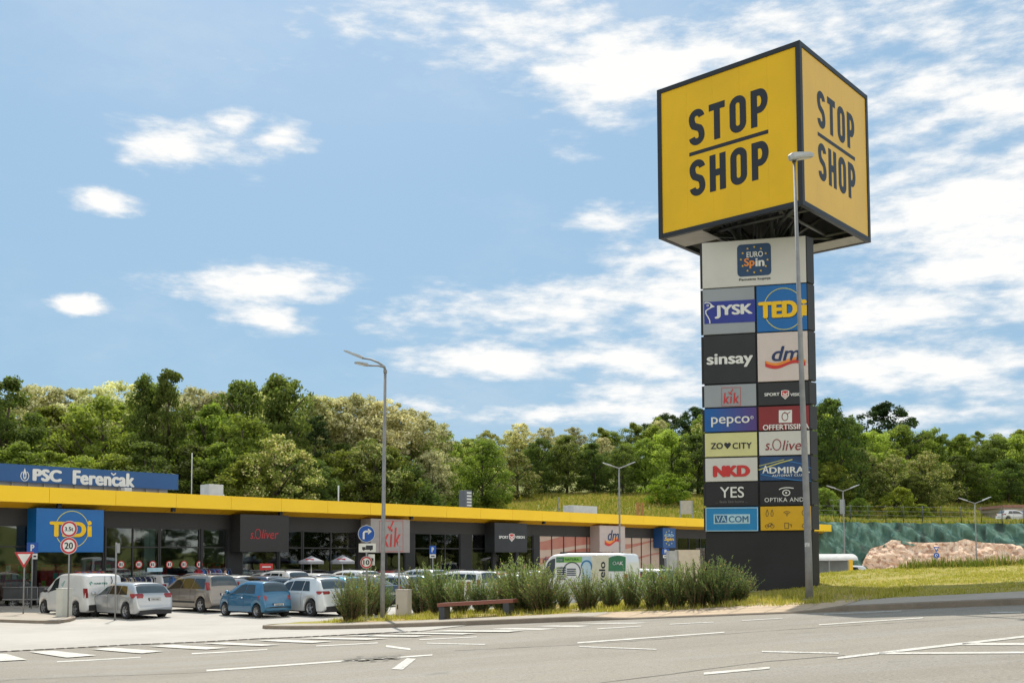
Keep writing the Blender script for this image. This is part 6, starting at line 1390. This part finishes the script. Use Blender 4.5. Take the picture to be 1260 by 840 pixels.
# ------------------------------------------------------------------ foliage
LM = {
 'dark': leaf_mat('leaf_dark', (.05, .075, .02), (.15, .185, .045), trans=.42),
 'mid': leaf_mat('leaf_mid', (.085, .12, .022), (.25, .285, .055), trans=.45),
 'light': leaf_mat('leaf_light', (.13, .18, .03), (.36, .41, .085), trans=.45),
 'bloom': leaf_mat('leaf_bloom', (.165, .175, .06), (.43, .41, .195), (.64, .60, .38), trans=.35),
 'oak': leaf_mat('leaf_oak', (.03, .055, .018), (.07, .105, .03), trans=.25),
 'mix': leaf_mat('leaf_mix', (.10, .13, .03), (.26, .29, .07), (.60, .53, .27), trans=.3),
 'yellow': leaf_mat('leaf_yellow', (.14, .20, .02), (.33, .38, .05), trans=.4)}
BARK = mat('bark', (.07, .055, .04), .9, var=.3, bump=.6, bscale=20)
def leaf_mesh(name, clumps, nleaf, size, m, seed, drop=.5):
    "clumps: (centre, radii, brightness, bloom)"
    r = random.Random(seed); vs = []; fs = []; tint = []
    for c, rad, br, bl in clumps:
        for _ in range(nleaf):
            u = r.uniform(-1, 1); a = r.random() * 6.283; q = math.sqrt(1 - u * u); rr_ = r.random() ** .35
            d = Vector((q * math.cos(a), q * math.sin(a), u)); p = Vector((c[0] + d.x * rad[0] * rr_, c[1] + d.y * rad[1] * rr_, c[2] + d.z * rad[2] * rr_))
            n = (d * .7 + Vector((r.gauss(0, .5), r.gauss(0, .5), r.gauss(.35, .5)))).normalized(); t = n.orthogonal().normalized(); b = n.cross(t); ang = r.random() * 3.14; t, b = t * math.cos(ang) + b * math.sin(ang), b * math.cos(ang) - t * math.sin(ang)
            s = size * r.uniform(.55, 1.25); o = len(vs)
            vs += [p - t * s, p - b * s * .55, p + t * s, p + b * s * .55]; fs.append((o, o + 1, o + 2, o + 3))
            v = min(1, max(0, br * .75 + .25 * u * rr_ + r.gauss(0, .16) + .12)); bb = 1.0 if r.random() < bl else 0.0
            tint += [(v, bb, 0, 1)] * 4
    me = bpy.data.meshes.new(name); me.from_pydata(vs, [], fs); me.materials.append(m)
    at_ = me.color_attributes.new('tint', 'FLOAT_COLOR', 'POINT'); at_.data.foreach_set('color', [q for t in tint for q in t])
    return me
def crown_clumps(seed, w, z0, z1, n, shape='round', bl=0, gap=.0, rad=(.10, .17)):
    "unit-height tree"
    r = random.Random(seed); out = []; off = Vector((r.random() * 50, 0, 0)); k = 0; tries = 0
    lob = [(r.random() * 6.28, r.uniform(.35, .95), r.uniform(.25, .5)) for _ in range(5)]
    while k < n and tries < n * 60:
        tries += 1; t = r.random(); a = r.random() * 6.283
        if shape == 'round': e = math.sin(math.pi * min(1, (t * .92 + .08)) ** .8) ** .6
        elif shape == 'tall': e = (math.sin(math.pi * (t * .9 + .08)) ** .5) * (1 - .25 * t)
        elif shape == 'spread': e = (.35 + .65 * t ** .6) * (1 - t ** 5 * .8)
        else: e = math.sin(math.pi * (t * .93 + .05)) ** .4
        R_ = w * e * (1 + .35 * noise.noise(Vector((math.cos(a) * 1.2, math.sin(a) * 1.2, t * 2.6)) + off))
        q = r.random() ** .45 * R_; p = Vector((q * math.cos(a), q * math.sin(a), lerp(z0, z1, t) + r.gauss(0, .01)))
        if noise.noise(p * 6 + off) < gap - .35: continue
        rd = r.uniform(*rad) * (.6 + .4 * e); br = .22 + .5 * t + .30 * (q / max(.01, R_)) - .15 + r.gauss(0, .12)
        out.append((p, (rd, rd, rd * .62), br, bl * (.3 + .7 * t) * r.uniform(.3, 1.4))); k += 1
    return out
def trunk_mb(seed, h, lean=.03, r0=.022, branches=7, w=.25, z0=.25):
    r = random.Random(seed); mb = MB(); pts = [(0, 0, -.03)]; x = y = 0
    for k in range(1, 6): x += r.gauss(0, lean * .3); y += r.gauss(0, lean * .3); pts.append((x, y, h * k / 5))
    mb.tube(pts, [r0 * (1 - .15 * k) * (1.25 if k == 0 else 1) for k in range(6)], 7)
    for b in range(branches):
        t = r.uniform(z0, .7) * h; a = r.random() * 6.28; L_ = r.uniform(.5, .9) * w; p0 = Vector((pts[3][0] * .6, pts[3][1] * .6, t)); p1 = p0 + Vector((math.cos(a) * L_ * .5, math.sin(a) * L_ * .5, L_ * .5)); p2 = p0 + Vector((math.cos(a) * L_ * .9, math.sin(a) * L_ * .9, min(L_ * 1.0, max(.03, .84 - t))))
        mb.tube([p0, p1, p2], [r0 * .45, r0 * .3, r0 * .1], 5)
    return mb
KIND = {  # w, z0, z1, clumps, shape, leaves per clump, leaf size, bloom, gap, material, clump radius
 'dark': (.27, .10, .98, 110, 'tall', 60, .017, 0, .02, 'dark', (.05, .10)),
 'ivy': (.13, .05, .98, 60, 'col', 60, .016, 0, .0, 'oak', (.04, .06)),
 'mid': (.40, .06, .97, 120, 'round', 60, .019, 0, .04, 'mid', (.06, .12)),
 'light': (.46, .04, .97, 120, 'round', 60, .020, 0, .05, 'light', (.06, .13)),
 'bloom': (.38, .22, .98, 150, 'spread', 55, .0155, .75, .12, 'bloom', (.04, .085)),
 'mix': (.42, .08, .97, 130, 'round', 60, .018, .35, .08, 'mix', (.05, .11)),
 'oak': (.46, .2, .98, 130, 'round', 60, .019, 0, .03, 'oak', (.05, .11)),
 'deep': (.44, .03, .97, 120, 'round', 60, .021, 0, .02, 'dark', (.07, .13)),
 'shrub': (.62, .0, .95, 70, 'round', 70, .035, 0, .02, 'yellow', (.10, .2))}
PROTO = {}
for kd, (w_, z0, z1, nc, shp, nl, ls, bl, gp, mt_, rd) in KIND.items():
    nl = int(nl * 1.5); ls *= .80
    for v in range(3 if kd in ('dark', 'mid', 'bloom', 'deep') else 2):
        sd = hash(kd) % 1000 if 0 else sum(map(ord, kd)) * 7 + v * 131
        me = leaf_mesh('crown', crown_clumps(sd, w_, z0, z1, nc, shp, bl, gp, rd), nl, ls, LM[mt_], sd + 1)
        tr = trunk_mb(sd + 2, .86, w=w_, z0=max(.2, z0)).build('trunk', BARK); tm = tr.data; bpy.data.objects.remove(tr); PROTO[(kd, v)] = (me, tm)
tr_rnd = random.Random(99)
def tree(kind, x, y, h, label, group=None, wf=1.0, name='tree', zoff=-.2, cat='tree'):
    v = tr_rnd.randrange(3 if kind in ('dark', 'mid', 'bloom', 'deep') else 2); me, tm = PROTO[(kind, v)]
    t = empty(name, (x, y, base(x, y) + zoff), tr_rnd.random() * 6.28, label, cat, group); t.scale = (h * wf, h * wf, h)
    for nm, m_ in (('crown', me), ('trunk', tm)): o = bpy.data.objects.new(nm, m_); col.objects.link(o); o.parent = t
    return t
KN_ = {'dark': 'dark green slender tree', 'ivy': 'narrow ivy-clad dark tree', 'mid': 'mid green bushy tree', 'light': 'fresh light green tree', 'bloom': 'beige blossoming tree', 'mix': 'green tree speckled with cream blossom', 'oak': 'very dark spreading tree', 'deep': 'deep green rounded tree', 'shrub': 'yellow-green shrub'}
HERO = [
 (8,468,92,'dark','at the left edge above the blue roof board'), (-28,470,96,'dark',''), (45,476,108,'bloom','just right of the leftmost dark tree'), (80,480,110,'bloom','above the P of the blue board'), (108,480,104,'bloom','left of the tall dark pair'), (125,488,97,'light','left of the tall dark pair, fresh and round topped'),
 (150,474,110,'bloom','behind the tall dark pair'), (180,466,94,'dark','left one of the tall dark pair'), (208,459,93,'dark','right one of the tall dark pair, the highest of all'), (240,480,106,'bloom','right of the tall dark pair'), (268,486,105,'bloom','between the dark pair and the broad dark group'), (258,500,95,'mid','above the white roof unit'),
 (300,470,100,'deep','left half of the broad dark group on the skyline'), (345,464,100,'deep','right half of the broad dark group on the skyline'), (296,512,91,'mid','in front of the broad dark group'), (345,536,87,'mix','low and wide above the script sign, cream speckled'), (272,545,88,'mid','just right of the tall thin mast'), (384,488,106,'bloom','behind the narrow ivy-clad tree'),
 (388,512,96,'ivy','left of the tall lamp'), (408,489,106,'bloom','left of the two headed lamp'), (438,487,106,'bloom','under the heads of the tall lamp'), (470,494,106,'bloom','directly behind the tall lamp pole'), (503,506,108,'bloom','right of the tall lamp pole'), (452,540,97,'mix','low, left of the lamp pole above the yellow edge'), (418,556,95,'mid','low, above the short white mast'),
 (528,520,116,'bloom','at the right end of the blossoming row'), (546,534,124,'mid','where the blossoming row ends'), (572,540,136,'mix','at the left end of the meadow'), (25,545,86,'mid','low behind the P S C letters'), (62,556,88,'light','low behind the blue board'), (100,562,86,'mid','low behind the middle of the blue board'), (140,560,86,'mid','low behind the right half of the blue board'), (236,548,89,'deep','low beside the thin mast'),
 (180,545,87,'deep','under the tall dark pair'), (310,560,86,'mid','low, right of the white roof unit'), (378,565,90,'deep','low behind the yellow edge under the ivy-clad tree'), (490,560,100,'deep','low, right of the lamp pole'), (520,575,108,'deep','low at the foot of the blossoming row'), (60,500,100,'mid','below the blossoming trees at the far left'),
 (600,546,168,'mid','first at the meadow edge from the left'), (637,556,160,'mix','pale, standing out at the meadow edge'), (664,540,170,'deep','right of the pale speckled tree at the meadow edge'), (697,536,172,'deep','at the meadow edge in front of the Y lamp gap'), (730,545,172,'deep','at the meadow edge left of the Y lamp'), (766,548,168,'deep','at the meadow edge behind the Y lamp'), (795,540,170,'mid','at the meadow edge right of the Y lamp'), (826,530,168,'light','tall and fresh left of the pylon'), (820,582,148,'shrub','small and yellow-green before the wood left of the pylon'), (858,535,166,'deep','touching the pylon on its left'),
 (600,530,225,'mix',''), (640,521,240,'bloom','on the far skyline above the pale speckled tree'), (672,526,235,'bloom','on the far skyline, second blossoming one'), (705,526,238,'bloom','on the far skyline, third blossoming one'), (740,527,240,'mid','on the far skyline above the Y lamp'), (780,521,245,'mid',''), (810,515,250,'mid',''), (820,508,262,'oak','dark knob on the far skyline left of the pylon'), (855,503,262,'oak','dark knob on the far skyline touching the pylon'), (885,500,262,'oak',''),
 (1022,491,140,'deep','big, directly right of the pylon'), (1000,500,146,'deep',''), (1050,520,160,'mid','right of the big deep one by the pylon'), (1093,498,172,'oak','standing alone above the others right of the pylon'), (1075,530,158,'light','below the very dark spreading one'), (1115,524,165,'light','right of the very dark spreading one'), (1150,528,168,'mid','in the middle of the right wood skyline'), (1185,535,165,'mid','right part of the right wood'), (1225,540,162,'deep','near the right edge above the low house'), (1255,536,160,'light','at the right edge above the low house'), (1290,535,160,'mid',''),
 (1060,552,145,'mix','blossom speckled, right of the pylon'), (1098,560,142,'mix','blossom speckled, middle one'), (1140,556,142,'mix','blossom speckled, right one above the fence'), (1020,568,138,'mid','low, right behind the pylon'), (1178,560,150,'deep','right of the speckled trees'), (1210,570,150,'mid','above the fence near the Y lamp at the right'), (1240,565,152,'deep','low above the house roof'), (1125,585,140,'deep',''),
]
skyl = [(-80,470),(8,468),(40,476),(100,480),(130,486),(160,475),(180,466),(210,460),(228,476),(262,486),(290,474),(345,465),(372,484),(400,489),(440,487),(470,494),(500,505),(530,520),(560,532),(600,531),(640,522),(700,526),(745,528),(790,519),(820,509),(870,502),(1000,495),(1030,492),(1048,520),(1070,524),(1110,522),(1140,527),(1160,531),(1200,524),(1236,522),(1270,523),(1340,524)]
for px, ty, Y, kd, where in HERO:
    d = ray(px, 600); X = d.x / d.y * Y; h = at(px, ty, Y).z - base(X, Y) + .2; h *= 1.02
    wfs = {'dark': 1.0, 'deep': 1.0}.get(kd, 1.0) * (1.0 if h > 8 else 1.25)
    if kd in ('deep', 'mid', 'dark') and h > 14: wfs *= .74 if kd != 'dark' else .62
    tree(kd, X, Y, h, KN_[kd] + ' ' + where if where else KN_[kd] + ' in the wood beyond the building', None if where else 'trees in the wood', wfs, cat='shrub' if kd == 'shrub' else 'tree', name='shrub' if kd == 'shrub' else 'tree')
zones = []
cnt = 0
def fill(px0, px1, Y, step, kinds, lo, hi, zone, hmax=17, hmin=6):
    global cnt
    px = px0 + tr_rnd.random() * step * FX / Y
    while px < px1:
        y = Y + tr_rnd.uniform(-3, 3) * Y / 110; d = ray(px, 600); X = d.x / d.y * y; sk = table(skyl, px) + tr_rnd.uniform(lo, hi)
        h = at(px, sk, y).z - base(X, y); h = min(hmax, h)
        if h > hmin:
            kd = tr_rnd.choice(kinds); tree(kd, X, y, h, KN_[kd] + ' ' + zone, 'trees ' + zone, 1.0 if h < 13 else .85); cnt += 1
        px += step * FX / Y * tr_rnd.uniform(.8, 1.3)
zl = 'crowded in the wood behind the building'; zm = 'in the wood beyond the meadow'; zr = 'in the wood above the netted slope'
fill(-70, 560, 102, 6.5, ['bloom', 'mid', 'deep', 'mix'], 30, 75, zl, 12)
fill(-70, 540, 112, 5.5, ['bloom', 'bloom', 'bloom', 'mid'], 8, 24, zl, 17)
fill(-70, 600, 128, 6, ['bloom', 'bloom', 'mix', 'mid'], 5, 20, zl, 20)
fill(330, 530, 101, 6, ['bloom', 'mix', 'mid'], 40, 62, zl, 13)
fill(540, 600, 145, 6, ['mid', 'deep', 'mix'], 18, 40, zm, 14)
fill(580, 880, 180, 7, ['deep', 'mid', 'deep'], 18, 34, zm, 15)
fill(570, 880, 192, 8, ['mid', 'mix', 'deep', 'light'], 10, 26, zm, 15)
fill(570, 890, 215, 8.5, ['mid', 'mix', 'bloom', 'light'], 5, 16, zm, 16)
fill(570, 890, 245, 10, ['mid', 'bloom', 'mix', 'deep'], 1, 8, zm, 17)
fill(1000, 1330, 160, 7.5, ['mid', 'deep', 'light'], 22, 46, zr, 13)
fill(1000, 1330, 180, 8, ['mid', 'light', 'deep', 'mid'], 12, 26, zr, 15)
fill(1000, 1330, 205, 9, ['mid', 'deep', 'light'], 6, 18, zr, 15)
fill(1100, 1340, 262, 12, ['deep', 'oak', 'mid'], 0, 7, zr, 18)
fill(1000, 1340, 300, 13, ['deep', 'mid', 'oak'], 0, 9, zr, 18)
# a wood across the road behind the viewpoint (it shows in the shop windows)
for i in range(54):
    X, Y = (-60 + 7 * i + tr_rnd.uniform(-2, 2), -62 - tr_rnd.uniform(0, 22)) if i < 18 else (98 + tr_rnd.uniform(0, 30), -52 + 4.3 * (i - 18))
    tree(tr_rnd.choice(['dark', 'deep', 'oak', 'bloom']), X, Y, tr_rnd.uniform(7, 13), 'broad green tree in the wood behind the viewpoint', 'trees in the wood behind the viewpoint')
# shrubs on terrace, meadow and banks
for px, ty, Y, kd, lab, wf in ((1108,598,131,'shrub','bright yellow-green shrub behind the fence, the larger one',.9), (1133,619,131,'shrub','small pale green shrub behind the fence, the smaller one',1.1), (1014,598,130,'light','light green bush close to the right side of the pylon',1.1), (1058,611,132,'light','low light green bush right of the small grey board',1.3),
                               (514,598,104,'shrub','yellow-green shrub above the yellow roof edge left of the vent tower',1.3), (543,604,118,'shrub','low yellow-green shrub near the slim vent tower',1.5), (611,610,125,'mid','small dark bush on the meadow right of the vent tower',1.2), (600,606,125,'light','small light bush on the meadow right of the vent tower',1.0), (504,604,112,'deep','low dark bush left of the yellow-green shrub',1.3),
                               (8,688,66,'mid','dull green bush before the shopfront at the far left',1.2), (24,700,62,'light','lower light bush before the shopfront at the far left',1.3)):
    d = ray(px, 640); X = d.x / d.y * Y; h = at(px, ty, Y).z - base(X, Y); tree(kd, X, Y, max(h, 1), lab, None, wf, 'shrub', -.05, 'shrub')

# ------------------------------------------------------------------ tall feathery bushes on the bed
def feather(seed, n=150):
    "unit high bush of upright leafy shoots"
    r = random.Random(seed); vs = []; fs = []; tint = []; st = MB()
    for i in range(n):
        a = r.random() * 6.283; q = r.random() ** .6 * .30; x0, y0 = q * math.cos(a) * .5, q * math.sin(a) * .5; h = r.uniform(.50, 1.0) * (1 - .9 * q) * (1.12 if r.random() < .15 else 1); lean = q * 1.2 + r.gauss(0, .05); a2 = a + r.gauss(0, .35)
        P = lambda t: Vector((x0 + math.cos(a2) * lean * t ** 1.4, y0 + math.sin(a2) * lean * t ** 1.4, h * t))
        if i % 2 == 0: st.tube([P(0), P(.5), P(.95)], [.007, .005, .002], 4, cap=False)
        m = int(46 * h) + 12
        for k in range(m):
            t = (k + r.random()) / m; 
            if t < .08 and r.random() < .6: continue
            c = P(t); up = (P(min(1, t + .05)) - P(max(0, t - .05))).normalized(); b_ = r.random() * 6.283; side = (up.orthogonal() * math.cos(b_) + up.cross(up.orthogonal()) * math.sin(b_)).normalized()
            d = (up * r.uniform(.6, 1.3) + side * r.uniform(.4, 1.0)).normalized(); L_ = r.uniform(.045, .085) * (1.15 - .5 * t); w_ = d.cross(side + Vector((.01, .02, 0))).normalized() * .0085
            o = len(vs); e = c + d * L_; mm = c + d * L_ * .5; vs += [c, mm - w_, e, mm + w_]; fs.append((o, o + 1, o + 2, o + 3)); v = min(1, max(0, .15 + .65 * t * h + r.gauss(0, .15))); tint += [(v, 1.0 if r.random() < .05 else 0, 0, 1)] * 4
    me = bpy.data.meshes.new('foliage'); me.from_pydata(vs, [], fs); me.materials.append(FEM)
    at_ = me.color_attributes.new('tint', 'FLOAT_COLOR', 'POINT'); at_.data.foreach_set('color', [q for t in tint for q in t])
    so_ = st.build('stem', BARK2); sm = so_.data; bpy.data.objects.remove(so_); return me, sm
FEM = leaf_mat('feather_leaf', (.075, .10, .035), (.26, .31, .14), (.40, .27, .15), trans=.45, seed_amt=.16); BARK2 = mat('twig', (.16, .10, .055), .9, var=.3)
FP2 = [feather(s_) for s_ in (1, 2, 3, 4, 5)]
fr_ = random.Random(17)
BUSH = [(431,700,764,.9,'first at the left end of the bed'), (449,694,759,1.0,'second from the left, around the lamp pole'), (468,697,757,.9,'third, left of the beige cabinet'), (520,692,755,1.0,'right behind the beige cabinet'), (541,688,755,1.0,'behind the left leg of the bench'), (566,702,754,.9,'behind the bench, left of its middle'), (592,700,753,.95,'behind the bench, right of its middle'), (618,690,752,.9,'behind the right leg of the bench'),
        (645,684,752,1.1,'just right of the bench'), (668,688,752,1.1,'second to the right of the bench'), (694,698,749,.7,'thin one before the large van door'), (722,690,750,1.1,'before the middle of the large van'), (752,697,748,1.0,'before the rear half of the large van'), (778,688,748,.95,'at the rear end of the large van'), (806,676,748,1.0,'tall open one before the cream board'), (833,684,747,1.0,'under the cream board enclosure'), (858,675,746,1.1,'left of the pylon base'), (884,682,744,1.2,'before the pylon base, dense'), (908,688,741,1.1,'rightmost one against the black pylon base')]
for px, ty, by_, wf, where in BUSH:
    g = G(px, by_, lawnz); h = (at(px, ty, g.y).z - g.z) * fr_.uniform(.86, 1.12) * (.88 if 690 < px < 785 else 1); me, sm = FP2[fr_.randrange(5)]
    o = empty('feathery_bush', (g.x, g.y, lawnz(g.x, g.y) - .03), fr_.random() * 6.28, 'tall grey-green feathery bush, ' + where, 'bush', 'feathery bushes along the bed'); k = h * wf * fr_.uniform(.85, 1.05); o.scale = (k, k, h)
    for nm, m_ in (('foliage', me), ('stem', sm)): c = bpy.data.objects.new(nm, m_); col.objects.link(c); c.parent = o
# low tufts at the feet and grass on lawn: countless
def tufts(name, spots, hgt, wd, m, seed, per=8, spread=.12, kind='stuff'):
    r = random.Random(seed); vs = []; fs = []; tint = []
    for x, y, s_ in spots:
        z = lawnz(x, y) if us(x, y)[1] > 0 else base(x, y)
        for _ in range(per):
            a = r.random() * 6.283; q = r.random() * spread; bx, by_ = x + q * math.cos(a), y + q * math.sin(a); h = hgt * s_ * r.uniform(.5, 1.3); l = r.uniform(.1, .6) * h; a2 = r.random() * 6.28; dx, dy = math.cos(a2), math.sin(a2)
            o = len(vs); vs += [(bx - dy * wd, by_ + dx * wd, z - .01), (bx + dy * wd, by_ - dx * wd, z - .01), (bx + dx * l, by_ + dy * l, z + h)]; fs.append((o, o + 1, o + 2)); v = r.random(); tint += [(v, 1.0 if r.random() < .35 else 0, 0, 1)] * 3
    me = bpy.data.meshes.new(name); me.from_pydata(vs, [], fs); me.materials.append(m); at_ = me.color_attributes.new('tint', 'FLOAT_COLOR', 'POINT'); at_.data.foreach_set('color', [q for t in tint for q in t])
    o = bpy.data.objects.new(name, me); col.objects.link(o); return tag(o, kind=kind)
GM = leaf_mat('grass_blades', (.23, .225, .035), (.39, .335, .07), (.52, .40, .15), trans=.4, seed_amt=0)
r = random.Random(4); sp_ = []
while len(sp_) < 15000:
    U = r.uniform(7, 34); s = r.uniform(1.7, 15); 
    if s < pw(U) + .08 or s > vergeW(U): continue
    if noise.noise(Vector((U * .5, s * .5, 0))) + r.uniform(-.3, .5) < 0: continue
    x, y = xy(U, s); sp_.append((x, y, r.uniform(.6, 1.2)))
o = tufts('lawn_grass', sp_, .055, .010, GM, 5, 7); tag(o, 'short yellowing grass covering the lawn around the pylon', 'grass')
sp_ = []
while len(sp_) < 2200:
    U = r.uniform(-3, 16); s = r.uniform(1.25, 4.5)
    if s > vergeW(U) + .2 or noise.noise(Vector((U * .9, s * 1.5, 7))) + r.uniform(-.25, .35) < .05: continue
    x, y = xy(U, s); sp_.append((x, y, r.uniform(.5, 1.5)))
o = tufts('bed_weeds', sp_, .12, .012, GM, 6, 7, .15); tag(o, 'dry weeds growing in the bed below the bushes', 'weeds')
sp_ = []
while len(sp_) < 2600:
    U = r.uniform(13, 55); s = vergeW(U) + r.gauss(.1, .5); x, y = xy(U, s); sp_.append((x, y, r.uniform(.6, 1.6)))
WM = leaf_mat('weed_blades', (.08, .12, .02), (.17, .22, .04), (.30, .26, .08), trans=.35, seed_amt=0)
o = tufts('berm_weeds', sp_, .24, .02, WM, 8, 9, .3); tag(o, 'taller green weeds along the far crest of the lawn', 'weeds')
r = random.Random(31); vs_sp = []
def meadow(name, n, x0, x1, y0, y1, h, label):
    vs = []; fs = []; tint = []; k = 0
    while k < n:
        px = r.uniform(x0, x1); Y = r.uniform(y0, y1); d = ray(px, 640); X = d.x / d.y * Y
        if cutd(X, Y) < 4: k += 1; continue
        z = base(X, Y) - .06; q = r.uniform(.5, 1.3) * h * (1 + .8 * noise.noise(Vector((X * .15, Y * .15, 0)))); w_ = r.uniform(.08, .2); o = len(vs); vs += [(X - w_, Y, z), (X + w_, Y, z), (X + r.uniform(-.2, .2), Y + .05, z + q)]; fs.append((o, o + 1, o + 2)); tint += [(r.random(), 1.0 if r.random() < .3 else 0, 0, 1)] * 3; k += 1
    me = bpy.data.meshes.new(name); me.from_pydata(vs, [], fs); me.materials.append(GM2); at_ = me.color_attributes.new('tint', 'FLOAT_COLOR', 'POINT'); at_.data.foreach_set('color', [q for t in tint for q in t])
    o = bpy.data.objects.new(name, me); col.objects.link(o); tag(o, label, 'grass', kind='stuff')
GM2 = leaf_mat('meadow_blades', (.14, .17, .028), (.26, .265, .05), (.36, .30, .10), trans=.4, seed_amt=0)
meadow('meadow_grass', 26000, 480, 900, 100, 170, .45, 'long meadow grass on the slope behind the yellow roof edge'); meadow('meadow_grass', 30000, 990, 1300, 118, 170, .45, 'long yellowing grass on the terrace above the green netting')
print('filler trees', cnt)
